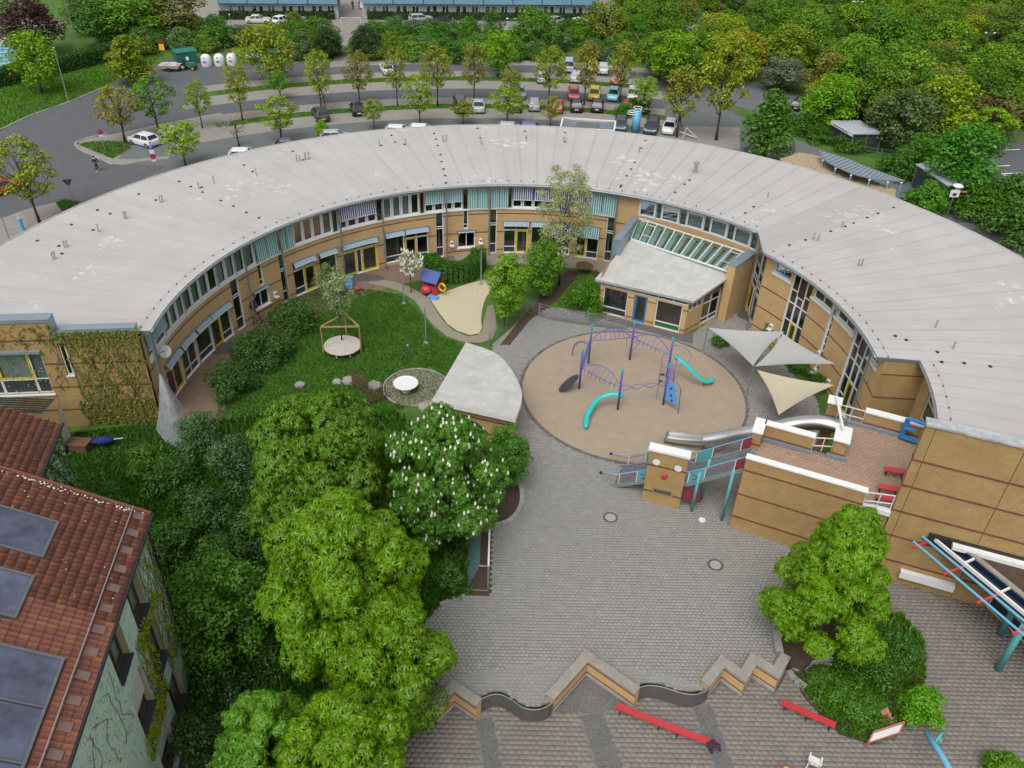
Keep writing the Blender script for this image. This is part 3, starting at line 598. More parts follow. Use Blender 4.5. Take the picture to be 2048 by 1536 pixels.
def awning(F, a, b, z, parent, cloth='stripe_blue', out=.34, drop=.26):
    mb = MB(); mb.fbox(F, a - .1 * F.u, b + .1 * F.u, z + .02, z + .14, 0, .14); o = part('awning', mb, 'zinc_flashing', parent)
    c = MB(); n = 1
    for j in range(n):
        s0, s1 = a + (b - a) * j / n, a + (b - a) * (j + 1) / n; c.quad(F.W(s0, z - drop, out), F.W(s1, z - drop, out), F.W(s1, z + .06, .12), F.W(s0, z + .06, .12))
    part('cloth', c, cloth, o)
    r = MB(); r.fbox(F, a, b, z - drop - .04, z - drop, out - .02, out + .03)
    for s_ in (a + .1 * F.u, b - .1 * F.u): r.bar(F.W(s_, z - .5, .02), F.W(s_, z - drop, out), .03)
    part('arms', r, 'white_paint', o)
for a, b, z0, z1, t in ground_f:
    m_ = (a + b) / 2
    if t == 'S':
        rows = tuple(z for z in (1.0, 2.9, 3.1) if z0 + .3 < z < z1 - .3); glazing(FA, a, b, z0 + .02, z1, RB, rows=rows, fw=.06, d=-.06)
    elif t == 'Q':
        glazing(FA, a, b, z0, z1, RB, cols=2, fw=.08, sill=True, frame='white_paint', curtain=None); awning(FA, a, b, z1 + .04, RB, out=.15, drop=.05)
    elif t == 'W':
        glazing(FA, a, b, z0, z1, RB, cols=1 if b - a < 4.5 else 2, rows=(z0 + .6,), fw=.08, lower='dark_panel'); awning(FA, a, b, z1 + .04, RB, 'stripe_navy' if 4 < a < 5 else 'stripe_blue', *((.3, .95) if 4 < a < 5 else (.34, .26)))
    else:
        parts = {'PD': 'PD', 'DW': 'DW', 'WD': 'WD', 'DD': 'DGD'}[t]; ws = {'D': 1.0, 'W': 1.0, 'P': .9, 'G': .35}; tot = sum(ws[k] for k in parts); c = a; zt = 2.35
        for k in parts:
            e = c + (b - a) * ws[k] / tot
            if k == 'D': glazing(FA, c + .03, e - .03, z0 + .02, zt, RB, 'door', frame='yellow_paint', fw=.15, handle=True)
            elif k == 'P': glazing(FA, c + .03, e - .03, z0 + .02, zt, RB, frame='pink_paint', fw=.07)
            else: glazing(FA, c + .03, e - .03, z0 + .02, zt, RB, rows=(z0 + .65,) if k == 'W' else (), fw=.07, lower='dark_panel' if k == 'W' else None)
            c = e
        glazing(FA, a, b, zt + .004, z1, RB, cols=2, fw=.07); awning(FA, a, b, z1 + .04, RB, 'stripe_teal' if a > 8 else 'stripe_blue', *((.3, .95) if a > 8 else (.34, .26)))
# annex clerestory: five white casements with glass between
for p, q in ((21.9, 25.4), (26.6, 30.4), (31.9, 35.6), (37, 40.7), (42.2, 45.9)): glazing(FA, p, q, 5.17, 6.63, RB, fw=.16, d=.04 if p < 30 else -.04, glass='glass_sky' if p < 30 else 'glass', curtain=None if p < 30 else 'curtain_grey')
for p, q in ((25.4, 26.6), (30.4, 31.9), (35.6, 37), (40.7, 42.2), (45.9, 47.4)): glazing(FA, p + .02, q - .02, 5.17, 6.63, RB, fw=.05, curtain='curtain_teal')
# short radial wall at the step of the ring, with the yellow door
FJ = Line(pol(47.6, 25.4), pol(54.6, 22.75)); jops = [(.25, FJ.L - .1, .02, 6.6)]
part('wall', wall(FJ, 0, FJ.L, Z0, 6.9, jops), 'brick_tan', RB)
glazing(FJ, .3, 1.5, .03, 2.5, RB, 'door', frame='yellow_paint', fw=.2, handle=True); glazing(FJ, 1.52, FJ.L - .12, .03, 2.5, RB, fw=.07)
glazing(FJ, .3, FJ.L - .12, 2.52, 4.6, RB, cols=1, rows=(3.2, 3.6), fw=.08, glass='glass'); glazing(FJ, .3, FJ.L - .12, 4.62, 6.58, RB, cols=2, fw=.08, frame='sky_paint', glass='glass_sky')
# right-hand wing of the ring
RW = [(57.2, 61.4, 5.75, 6.6, 'c'), (62, 67.6, .02, 6.6, 'T'), (68.1, 73.7, 5.75, 6.6, 'c'), (73.9, 75, .6, 6.6, 'S'), (75.6, 81.6, 5.75, 6.6, 'c'), (82.2, 88.6, .02, 6.6, 'T'), (89.2, 92.2, 5.75, 6.6, 'c')]
rops = [r[:4] for r in RW]; w2_ = part('wall', wall(FR, 54.6, 94.6, Z0, 6.9, rops, mr=1), ['brick_tan', 'white_paint'], RB); bands(FR, 54.6, 94.6, (.41, 2.25, 4.08), rops, w2_)
mb = MB()
for a, b, z0, z1, t in RW:
    if t == 'c':
        glazing(FR, a, b, z0, z1, RB, cols=2, fw=.09, glass='glass_sky' if a < 60 else 'glass', frame='sky_paint' if a < 60 else 'white_paint'); mb.fbox(FR, a - .5, b + .5, z0 - .2, z0 - .003, -.1, .1)
    elif t == 'S': glazing(FR, a, b, z0, z1, RB, rows=tuple(np.arange(1.2, 6.3, .62)), fw=.08)
    else:
        m1, m2 = a + (b - a) / 3, a + 2 * (b - a) / 3
        glazing(FR, a, m1, .05, z1, RB, rows=(1.1, 2.6, 4.1, 5.2), fw=.08); glazing(FR, m1 + .01, m2 - .01, .05, 2.55, RB, 'door', frame='yellow_paint', fw=.14, handle=True)
        glazing(FR, m1 + .01, m2 - .01, 2.57, 4.85, RB, rows=(4.1,), fw=.08); glazing(FR, m1 + .01, m2 - .01, 4.87, z1, RB, frame='maroon_panel', fw=.1, glass='glass'); glazing(FR, m2, b, .05, z1, RB, rows=(1.1, 2.6, 4.1, 5.2), fw=.08)
part('sill_course', mb, 'white_paint', RB, kind='stuff')
# recess beyond the wing, and the end of the ring
FS = Line(pol(94.6, 22.7), pol(94.0, 25.6)); part('wall', wall(FS, 0, FS.L, Z0, 6.9, []), 'brick_tan', RB)
mb = MB(); p, q = np.array(pol(94.8, 22.7)), np.array(pol(94.4, 26.4)); FS2 = Line(q, p); ww = part('wall', wall(FS2, 0, FS2.L, Z0, 6.9, []), 'brick_ochre', RB); bands(FS2, 0, FS2.L, (.41, 2.25, 4.08, 5.92), [], ww)
F3 = Arc(25.5); rop = [(97.5, 107, 2.4, 6.5)]; part('wall', wall(F3, 94.2, 116, Z0, 6.9, rop), 'brick_tan', RB)
glazing(F3, 97.5, 102, 2.42, 6.48, RB, cols=1, rows=(3.7, 5.1), fw=.1); glazing(F3, 102.1, 107, 2.42, 6.48, RB, cols=2, rows=(4.4,), fw=.1)
# left end: ivy-grown end wall in two blocks with a slot window between
pA = np.array(G2(0, 642, 8.4)); pB = np.array(G2(105, 640, 8.4)); pC = np.array(G2(272, 656, 7.6)); dirv = (pC - pA) / np.hypot(*(pC - pA))
FE = Line(pA - dirv * 12, pC); s1, _ = FE.hit(118, 700); s2, _ = FE.hit(132, 700); L_ = FE.L
w0 = FE.hit(18, 793)[0]; w1 = FE.hit(108, 785)[0]; wz0 = FE.hit(60, 788)[1]; wz1 = FE.hit(40, 706)[1]; w0 = w1 - 3.9
eops = [(s1, s2, FE.hit(150, 750)[1], 7.3), (w0, w1, wz0, wz1)]
mb = wall(FE, 0, s1 - .001, ZL - .1, 8.2, eops); mb = wall(FE, s1 - .001, L_, ZL - .1, 7.4, eops, mb=mb); we = part('wall', mb, 'brick_ochre', RB); bands(FE, 0, L_, (-.45, 1.4, 3.24, 5.08, 6.9), eops, we, .12)
mb = MB(); mb.fbox(FE, 0, s1, 8.2, 8.45, -.75, .06); mb.fbox(FE, s1 - .06, s1, 7.2, 8.2, -.75, .04); mb.fbox(FE, s2 + .1, L_ - .1, 7.4, 7.66, -.6, .06); mb.fbox(FE, s1, s2 + .1, 7.3, 7.36, -.75, .04); part('parapet_flashing', mb, 'zinc_flashing', RB)
glazing(FE, s1 + .02, s2 - .02, eops[0][2], 7.28, RB, rows=(6.8,), fw=.07, sill=True, d=-.08)
m0, m1 = w0 + .9, w0 + 3.0
glazing(FE, w0, m0, wz0, wz1, RB, rows=(wz0 + 1.1,), fw=.08, lower='dark_panel'); glazing(FE, m0 + .01, m1, wz0 + 1.1, wz1, RB, frame='yellow_paint', fw=.13, curtain='curtain_white'); glazing(FE, m0 + .01, m1, wz0, wz0 + 1.09, RB, fw=.07, glass='dark_panel'); glazing(FE, m1 + .01, w1, wz0, wz1, RB, rows=(wz0 + 1.1,), fw=.08, lower='dark_panel', curtain='curtain_grey')
mb = MB(); mb.fbox(FE, w0 - .1, w1 + .1, wz0 - .12, wz0 - .01, -.1, .12); mb.fbox(FE, w0 - .1, w1 + .1, wz1 + .02, wz1 + .2, -.1, .25, 1); part('sill', mb, ['white_paint', 'zinc_flashing'], RB)
# inside: floors and a back wall, so that the windows look into rooms
mb = MB()
for F_, a0, a1, back in ((FA, -94.6, 47.5, -4.2), (FR, 54.8, 94.4, -4.2), (F3, 95, 116, -4)):
    mb.fbox(F_, a0, a1, -.1, .03, back, -.3); mb.fbox(F_, a0, a1, 3.3, 4.4, back, -.29); mb.fbox(F_, a0, a1, 0, 6.9, back - .2, back)
for a in range(-92, 47, 9): mb.fbox(FA, a, a + .4, .03, 6.9, -4.2, -.4)
mb.fbox(FE, 0, L_, 0, 7.0, -4, -3.8); mb.fbox(FE, 0, L_, 3.0, 3.3, -3.8, -.3); part('interior', mb, 'interior', RB)
mb = MB(); FO = Arc(40.6)
n_ = 70
for k in range(n_):
    a, b = -95 + 206 * k / n_, -95 + 206 * (k + 1) / n_; mb.quad(pol(b, 40.6, -.1), pol(a, 40.6, -.1), pol(a, 40.6, 7), pol(b, 40.6, 7))
part('outer_wall', mb, 'brick_tan', RB)
# roof: deck with eaves, then the membrane sheets laid radially, each with its welded seam
mb = MB()
segs = [(-96.5, 48.0, 24.8), (48.0, 54.5, None), (54.5, 94.7, 22.15), (94.7, 112, 24.85)]
def rin(a):
    if a < 47.95: return 24.8
    if a < 54.5:                                              # the step is cut along a straight line
        p, q = np.array(pol(47.9, 24.8)[:2]), np.array(pol(54.5, 22.1)[:2]); d = np.array([math.sin(rad(a)), math.cos(rad(a))]); e = q - p
        return float(np.linalg.solve(np.array([[d[0], -e[0]], [d[1], -e[1]]]), p - CT)[0])
    return 22.15 if a < 94.7 else 24.85
angs = list(np.arange(-94.9, 47.9, 1.5)) + [47.95, 50, 52, 54.5] + list(np.arange(56, 94.6, 1.5)) + [94.69, 94.71] + list(np.arange(96, 113.6, 1.6))
for a, b in zip(angs[:-1], angs[1:]):
    r0, r1 = rin(a + 1e-4), rin(b - 1e-4)
    if a == 94.69: continue
    mb.hexa([pol(a, r0, 6.9), pol(b, r1, 6.9), pol(b, 41.1, 6.9), pol(a, 41.1, 6.9), pol(a, r0, 7.17), pol(b, r1, 7.17), pol(b, 41.1, 7.17), pol(a, 41.1, 7.17)])
roof = part('roof', mb, 'gutter_zinc', RB)
def sheet_mesh(r0, r1, w):
    s = MB(); n = 6; t = rad(w / 2); e0, e1 = r0 - .02, r1 + .02
    for k in range(n):
        a, b = e0 + (e1 - e0) * k / n, e0 + (e1 - e0) * (k + 1) / n
        A = lambda r, q, z: (r * math.sin(q), r * math.cos(q), z)
        s.quad(A(a, -t, 7.19), A(a, t - .06 / a, 7.18), A(b, t - .06 / b, 7.18), A(b, -t, 7.19)); s.quad(A(a, t - .06 / a, 7.18), A(a, t, 7.205), A(b, t, 7.205), A(b, t - .06 / b, 7.18)); s.quad(A(a, t, 7.205), A(a, t + .012 / a, 7.18), A(b, t + .012 / b, 7.18), A(b, t, 7.205))
    r = e0; s.quad((e0 * math.sin(-t), e0 * math.cos(-t), 7.05), (e0 * math.sin(t), e0 * math.cos(t), 7.05), (e0 * math.sin(t), e0 * math.cos(t), 7.205), (e0 * math.sin(-t), e0 * math.cos(-t), 7.19))
    return mesh_of(s, 'roof_sheet')
def lay(r0, a0, a1):
    n = int(round((a1 - a0) / 2.95)); w = (a1 - a0) / n; me = sheet_mesh(r0, 41.1, w)
    for k in range(n):
        o = link('roof_sheet', me, 'roof_membrane', roof); o.rotation_euler = (0, 0, -rad(a0 + w * (k + .5)))
lay(24.8, -94.9, 47.95); lay(22.15, 54.5, 94.7); lay(24.85, 94.7, 112)
s = MB()
for a, b in ((47.95, 50.2), (50.2, 52.4), (52.4, 54.5)): s.quad(tuple(np.array(pol(a, rin(a + 1e-3), 7.19)) - [CT[0], CT[1], 0]), tuple(np.array(pol(b, rin(b - 1e-3), 7.19)) - [CT[0], CT[1], 0]), tuple(np.array(pol(b, 41.1, 7.19)) - [CT[0], CT[1], 0]), tuple(np.array(pol(a, 41.1, 7.19)) - [CT[0], CT[1], 0]))
link('roof_sheet', mesh_of(s, 'roof_sheet'), 'roof_membrane', roof)
# gutters (arc pieces) and the lightning wire on its studs
def arc_tube(r, a0, a1, z, rr, step=1.5, n=8):
    k = max(2, int((a1 - a0) / step)); m = MB(); m.tube([pol(a0 + (a1 - a0) * j / k, r, z) for j in range(k + 1)], rr, n); return m
for r, a0, a1 in ((24.72, -94.9, 47.8), (22.07, 54.5, 94.6), (24.77, 94.8, 112)):
    part('gutter', arc_tube(r, a0, a1, 7.06, .085), 'gutter_zinc', roof, smooth=True); part('lightning_wire', arc_tube(r + .75, a0, a1, 7.3, .007, n=4), 'galvanised', roof)
    st = MB(); st.lathe([(.05, 0), (.05, .05), (.02, .06), (.02, .13)], (0, 0, 0), 6); sm = mesh_of(st, 'wire_stud')
    for a in np.arange(a0 + 1, a1, 2.6):
        o = link('wire_stud', sm, 'dark_metal', roof); o.location = np.array(pol(a, r + .75, 7.19)) - LOC[RB.name]
mb = MB(); mb.tube([pol(-94.9 + 206.9 * k / 140, 41.05, 7.2) for k in range(141)], .07, 6); part('roof_edge_trim', mb, 'kerbstone', roof)
# small drains (dark dots) and paired vent pipes on the roof, surveyed from the photo
dr = MB(); dr.lathe([(.13, 0), (.12, .05), (.05, .08)], (0, 0, 0), 8); drm = mesh_of(dr, 'roof_drain')
vp = MB(); vp.tube([(0, 0, 0), (0, 0, .55)], .05, 8); vp.lathe([(.09, .55), (.09, .62), (.02, .66)], (0, 0, 0), 8); vpm = mesh_of(vp, 'vent_pipe')
k1 = .3418
dots = [(0 + x * k1, y * k1) for x, y in ((218, 1410), (345, 1440), (362, 1485), (418, 1315), (545, 1347), (570, 1230), (645, 1252), (812, 1137), (912, 1172), (1048, 1062), (1117, 1093), (1180, 1097), (1185, 1125), (1292, 1175), (1366, 1207), (1442, 1244), (1515, 1275), (1428, 967), (1478, 1005), (1713, 886), (1775, 937))]
dots += [(600 + x * k1, y * k1) for x, y in ((535, 793), (556, 833), (612, 845), (475, 852), (785, 782), (797, 815), (806, 853), (822, 906), (828, 947), (840, 990), (848, 1028), (855, 1070), (1038, 752), (1055, 808), (1316, 770), (1324, 808), (1550, 777), (1547, 830), (1997, 868), (2020, 823), (1958, 950), (1938, 990), (1912, 1030), (1880, 1085), (1876, 1095))]
k3 = .414
dots += [(1200 + x * k3, y * k3) for x, y in ((363, 930), (408, 891), (432, 871), (702, 1030), (742, 1000), (1418, 1003), (1343, 1032), (1290, 1052), (1225, 1078), (1185, 1095), (1115, 1118), (993, 1160), (915, 1185))]
dots += [(1500 + x * .2676, 600 + y * .2676) for x, y in ((1085, 270), (1167, 300), (1400, 390), (1432, 465), (1600, 473), (1795, 498))]
for x, y in dots:
    o = link('roof_drain', drm, 'dark_metal', roof); o.location = G(x, y, 7.19) - LOC[RB.name]
pipes_ = [(x * k1, y * k1) for x, y in ((380, 1450), (395, 1445), (312, 1520), (325, 1515), (578, 1357), (730, 1280), (742, 1280), (938, 1185), (953, 1182), (1165, 1105), (1253, 1073), (1500, 1025), (1738, 945), (1755, 942), (1788, 935), (1808, 932))]
pipes_ += [(600 + x * k1, y * k1) for x, y in ((465, 855), (618, 848), (838, 830), (856, 828), (1060, 845), (1325, 828), (1543, 835), (1555, 835), (1984, 893), (30, 930), (52, 928))]
pipes_ += [(1200 + x * k3, y * k3) for x, y in ((188, 738), (809, 955), (1030, 1158), (1052, 1165), (1168, 1100))]
pipes_ += [(1500 + x * .2676, 600 + y * .2676) for x, y in ((1385, 205), (1515, 365))]
pipes_ += [(1500 + x * .2676, 150 + y * .2676) for x, y in ((808, 1425), (832, 1428))]
for x, y in pipes_:
    o = link('vent_pipe', vpm, 'galvanised', roof, ); o.location = G(x, y, 7.19) - LOC[RB.name]; s_ = random.uniform(.8, 1.1); o.scale = (1, 1, s_)
q = G(1390, 345, 7.19); mb = MB(); mb.tube([q, q + [0, 0, .9]], .17, 12); mb.lathe([(.28, .85), (.28, 1.0), (.05, 1.12)], q, 12); part('exhaust_stack', mb, 'galvanised', roof, smooth=False)
# downpipes with brackets
for a in (-64.5, -55.5, -41.8, -32.4, -18.6, -9.4, 17.4):
    mb = MB(); mb.tube([pol(a, 24.75, 7.0), pol(a, 24.85, 6.7), pol(a, 24.95, 6.3), pol(a, 24.95, 0)], .075, 8)
    for z in (1.5, 3.6, 5.6): mb.bar(pol(a, 24.95, z), pol(a, 25.4, z), .04)
    part('downpipe', mb, 'gutter_zinc', RB)
for a, R_ in ((54.6, 22.2), (91.5, 22.2)):
    mb = MB(); mb.tube([pol(a, R_, 7.0), pol(a, R_ + .05, 0)], .08, 8); [mb.bar(pol(a, R_, z), pol(a, R_ + .6, z), .04) for z in (2, 4.4)]; part('downpipe', mb, 'gutter_zinc', RB)
mb = MB(); mb.tube([pol(-94.5, 24.9, 7.0), pol(-94.5, 25.0, -.1)], .13, 10); part('corner_column', mb, 'gutter_zinc', RB)
# bird boxes of white metal on the brick piers
bx = []
for F_, x, y in ((FA, 903, 485), (FA, 961, 480), (FA, 549, 587), (FR, 1544, 652), (FR, 1640, 706), (FR, 1632, 740), (FR, 1659, 763)):
    a, z = F_.hit(x, y); mb = MB(); mb.fbox(F_, a - .14 * F_.u, a + .14 * F_.u, z - .2, z + .16, 0, .2); mb.fbox(F_, a - .2 * F_.u, a + .2 * F_.u, z - .3, z - .2, 0, .4); mb.fbox(F_, a - .08 * F_.u, a + .08 * F_.u, z - .08, z + .08, .2, .205, 1); part('bird_box', mb, ['white_paint', 'black_rubber'], RB)
# ------------------------------------------------------------------ annex with glass roof
P3 = lambda x, y, z: tuple(float(k) for k in G(x, y, z))
AX = thing('glass_roofed_annex', 'low brick annex with pale sloping roof and strip of greenhouse glazing', 'annex', (12.5, 62, 0))
aL, aR, aB = np.array([7.1, 61.45]), np.array([13.95, 58.4]), np.array([19.6, 63.7]); FF = Line(aL, aR); FSd = Line(aR, aB); aK = np.array([10.2, 69.6]); FL = Line(aK, aL)
def fx(F, x, y): return F.hit(x, y)[0]
X0, Y0, q_ = 1150, 440, .1953
fo = []
for n_, x0, x1 in (('w', 200, 540), ('b', 608, 748), ('g', 838, 1120)):
    fo.append((fx(FF, X0 + (x0 - 12) * q_, Y0 + 900 * q_), fx(FF, X0 + (x1 - 15) * q_, Y0 + 900 * q_), .05 if n_ != 'w' else .1, 2.6))
fo[0] = (max(fo[0][0], .3), fo[0][1], .1, 2.6); fo[2] = (fo[2][0], min(fo[2][1], FF.L - .25), .05, 2.6)
so_ = [(.15, 2.1, 2.1, 2.75), (2.15, 4.6, .1, 2.9)]
mb = wall(FF, 0, FF.L, -.05, 2.75, fo); w = part('wall', mb, 'brick_tan', AX); bands(FF, 0, FF.L, (.41, 2.25), fo, w)
mb = wall(FSd, 0, FSd.L, -.05, 2.9, so_); w = part('wall', mb, 'brick_tan', AX); bands(FSd, 0, FSd.L, (.41, 2.25), so_, w); w = part('wall', wall(FL, 0, FL.L, -.05, 4, []), 'brick_tan', AX)
glazing(FF, *fo[0], AX, rows=(.75,), fw=.08, lower='dark_panel'); glazing(FF, *fo[1], AX, 'door', frame='blue_paint', fw=.17, handle=True); glazing(FF, *fo[2], AX, rows=(.62,), fw=.09, lower='green_panel')
glazing(FSd, *so_[0], AX, cols=3, fw=.06); glazing(FSd, *so_[1], AX, cols=2, rows=(.55, 2.0), fw=.08, lower='dark_panel')
mb = MB(); mb.fbox(FF, 0, FF.L, 2.78, 3.0, -.2, .03); glazing(FF, .02, FF.L - .02, 2.76, 3.06, AX, cols=6, fw=.05, d=-.02)
def plane_quad(mb, a, b, c, d, t=.16, mi=0): mb.hexa([(*k[:2], k[2] - t) for k in (a, b, c, d)] + [a, b, c, d], mi)
r1, r2, r3, r4 = P3(1190, 558, 3.25), P3(1388, 603, 3.25), P3(1468, 547, 4.15), P3(1262, 478, 4.4)
N = 7; rf = None; base = MB(); plane_quad(base, (r1[0], r1[1], r1[2] - .03), (r2[0], r2[1], r2[2] - .03), (r3[0], r3[1], r3[2] - .03), (r4[0], r4[1], r4[2] - .03)); rf = part('roof', base, 'kerbstone', AX)
for k in range(N):
    f0, f1 = k / N, (k + 1) / N; L3 = lambda p, q, t: tuple(np.array(p) * (1 - t) + np.array(q) * t); s = MB(); s.quad(L3(r1, r2, f0), L3(r1, r2, f1), L3(r4, r3, f1), L3(r4, r3, f0)); part('roof_sheet', s, 'pale_roof', rf)
mb = MB(); mb.tube([(r1[0], r1[1] - .05, r1[2] - .12), (r2[0], r2[1] - .05, r2[2] - .12)], .08, 8); part('gutter', mb, 'gutter_zinc', rf)
# greenhouse strip: mullions and panes between ring wall and roof
gA, gB = P3(1262, 478, 4.42), P3(1466, 546, 4.42); GA, GB = P3(1279, 437, 5.1), P3(1506, 510, 5.1); n_ = 12
gl = MB(); gl.bar(gA, gB, .12); gl.bar(GA, GB, .1)
for k in range(n_ + 1):
    t = k / n_; gl.bar(np.array(gA) * (1 - t) + np.array(gB) * t + [0, 0, .04], np.array(GA) * (1 - t) + np.array(GB) * t + [0, 0, .04], .06)
go = part('glass_roof', gl, 'white_paint', AX)
for k in range(n_):
    e = lambda t, s_: tuple((np.array(gA) * (1 - t) + np.array(gB) * t) * (1 - s_) + (np.array(GA) * (1 - t) + np.array(GB) * t) * s_); m2 = MB(); m2.quad(e(k / n_ + .006, .02), e((k + 1) / n_ - .006, .02), e((k + 1) / n_ - .006, .98), e(k / n_ + .006, .98)); part('pane', m2, 'glass_green', go)
    if k in (1, 10):
        m3 = MB(); [m3.bar(e((k + u) / n_, v), e((k + u2) / n_, v2), .05) for u, v, u2, v2 in ((.05, .35, .95, .35), (.05, .85, .95, .85))]; part('vent_frame', m3, 'white_paint', go)
m2 = MB(); [m2.bar(np.array(gA) * (1 - t) + np.array(gB) * t - [0, 0, .35], np.array(GA) * (1 - t) + np.array(GB) * t - [0, 0, .35], .5, .1) for t in np.linspace(.03, .97, 13)]; part('louvre', m2, 'curtain_grey', go, kind='stuff')
# cheek walls: zinc on the left, brick on the right
def cheek(p, q, z0, z1, th, matn, cap):
    F = Line(p, q); m = MB(); m.fbox(F, 0, F.L, z0, z1, -th, 0); w = part('cheek_wall', m, matn, AX); m = MB(); m.fbox(F, -.05, F.L + .05, z1 + .002, z1 + .1, -th - .05, .05); part('coping', m, cap, w)
cheek(P3(1226, 479, 5.3), P3(1262, 434, 5.3), 2.6, 5.3, -.75, 'zinc_flashing', 'zinc_flashing'); cheek(P3(1472, 533, 5.3), P3(1512, 505, 5.3), 0, 5.2, .7, 'brick_tan', 'zinc_flashing')
mb = MB(); mb.sheet([aL + [.15, .3], aR + [-.1, .3], aB, aK], .03); mb.sheet([aL, aR, aB, aK], 2.74); part('interior', mb, 'interior', AX)
mb = MB(); mb.prism([aR + [-6.9, 2.2], aR + [.6, -1.35], aR + [.9, .3], aR + [-.05, .02], aR + [-6.8, 3.0]], -.05, .05); part('gravel_margin', mb, 'cobble', AX)
# ------------------------------------------------------------------ terrace building, tall screen wall
TA = np.array([13.55, 36.35]); e1 = np.array([.922, -.387]); e2 = np.array([.387, .922])
def uv(u, v): return tuple(TA + e1 * u + e2 * v)
TB = thing('terrace_building', 'low brick block with brick-paved roof terrace and white-capped parapets', 'building', (*uv(4, 3), 0))
def block(name, u0, u1, v0, v1, z0, z1, matn, parent, bz=(), cap=None, over=.05):
    m = MB(); m.prism([uv(u0, v0), uv(u1, v0), uv(u1, v1), uv(u0, v1)], z0, z1); o = part(name, m, matn, parent)
    for z in bz:
        m = MB(); e = .012; m.prism([uv(u0 - e, v0 - e), uv(u1 + e, v0 - e), uv(u1 + e, v1 + e), uv(u0 - e, v1 + e)], z - .06, z + .06, bottom=True); part('brick_band', m, 'brick_red', o)
    if cap:
        m = MB(); m.prism([uv(u0 - over, v0 - over), uv(u1 + over, v0 - over), uv(u1 + over, v1 + over), uv(u0 - over, v1 + over)], z1 + .002, z1 + .09); part('coping', m, cap, o)
    return o
BZ = (1.0, 2.8, 4.65)
block('front_wall', 0, 6.55, 0, .35, -.9, 5.5, 'brick_ochre', TB, BZ, 'white_coping')
block('side_wall', 0, .4, .36, 1.0, -.1, 4.4, 'brick_ochre', TB, (1.0, 2.8)); block('side_parapet', -.15, .4, 2.6, 4.05, -.1, 5.5, 'brick_ochre', TB, BZ, 'white_coping')
block('side_wall', 0, .4, 1.0, 2.6, -.1, 4.3, 'brick_ochre', TB, (1.0, 2.8))
block('parapet', .42, 3.3, 3.65, 4.05, -.1, 5.5, 'brick_ochre', TB, BZ, 'white_coping'); block('pillar', 4.45, 5.15, 3.9, 5.3, -.1, 5.6, 'brick_ochre', TB, BZ, 'white_coping', .12)
block('pillar', 3.65, 4.3, 7.6, 8.3, -.1, 5.6, 'brick_ochre', TB, BZ, 'white_coping', .1); block('parapet', 5.9, 9.6, 7.85, 8.3, -.1, 5.4, 'brick_ochre', TB, BZ, 'white_coping')
m = MB(); m.prism([uv(.02, .36), uv(11, .95), uv(11, 8.2), uv(4.6, 8.2), uv(4.6, 4.0), uv(.02, 4.0)], 3.9, 4.36); tf = part('terrace_floor', m, 'paver_joint', TB)
pl = [uv(.45, .4), uv(11, .95), uv(11, 7.8), uv(5.2, 7.8), uv(5.2, 3.8), uv(.45, 3.6)]; w3, h3 = .3, .22; cs = [TA + e1 * (u + (w3 / 2 if j % 2 else 0)) + e2 * v for j, v in enumerate(np.arange(.3, 8, h3)) for u in np.arange(0, 11, w3)]; cs = np.array(cs); cs = cs[inpoly(cs, pl)]
piecemat('terrace_brick', [(.37, .25, .175), (.36, .24, .168), (.38, .257, .182)], bump=.1, dirt=.12, dscale=.8); pieces('terrace_paver', cs, w3, h3, 4.385, math.atan2(e1[1], e1[0]), tf, 'terrace_brick', nsingle=300)
for u0, u1, v0, v1 in ((.42, 3.4, 3.5, 3.63), (4.2, 5.4, 3.7, 3.88), (5.0, 9.6, 7.6, 7.83)):
    m = MB(); m.prism([uv(u0, v0), uv(u1, v0), uv(u1, v1), uv(u0, v1)], 4.38, 4.6); part('drip_edge', m, 'zinc_flashing', TB)
for p, q in (((3.3, 3.85), (4.45, 4.3)), ((4.3, 8.0), (5.9, 8.0)), ((6.55, .2), (8.05, .6))):
    m = MB()
    for z in (4.8, 5.4): m.bar((*uv(*p), z), (*uv(*q), z), .05)
    for t in (.02, .5, .98): k = np.array(uv(*p)) * (1 - t) + np.array(uv(*q)) * t; m.bar((*k, 4.4), (*k, 5.42), .045)
    part('railing', m, 'white_paint', TB)
m = MB(); m.tube([(*uv(4.0, 8.0), 5.9), (*uv(4.7, 4.8), 5.9)], .09, 10); part('white_pipe', m, 'white_paint', TB)
F = Line(uv(6.55, .5), uv(8.1, .75)); part('back_wall', wall(F, 0, F.L, ZL, 4.3, [(.1, 1.4, ZL + .05, 3.6)]), 'brick_ochre', TB); glazing(F, .1, 1.4, ZL + .05, 3.6, TB, 'door', rows=(1.5,), fw=.1, lower='white_paint'); block('roof_slab', 6.5, 8.1, .4, 1.2, 4.0, 4.3, 'white_paint', TB)
m = MB(); gz = lambda u, v, z: (*uv(u, v), z)
for a, b in (((8.2, 7.5, 4.45), (8.2, 7.5, 6.0)), ((8.2, 7.5, 6.0), (9.5, 7.3, 6.0)), ((9.5, 7.3, 6.0), (9.5, 7.3, 4.45)), ((8.2, 7.5, 4.6), (9.5, 7.3, 4.6)), ((8.2, 7.5, 5.3), (8.8, 7.4, 5.3))): m.bar(gz(*a), gz(*b), .28, .1)
single('blue_gate', m, 'blue_paint', 'bright blue steel gate frame at the end of the roof terrace', 'gate')
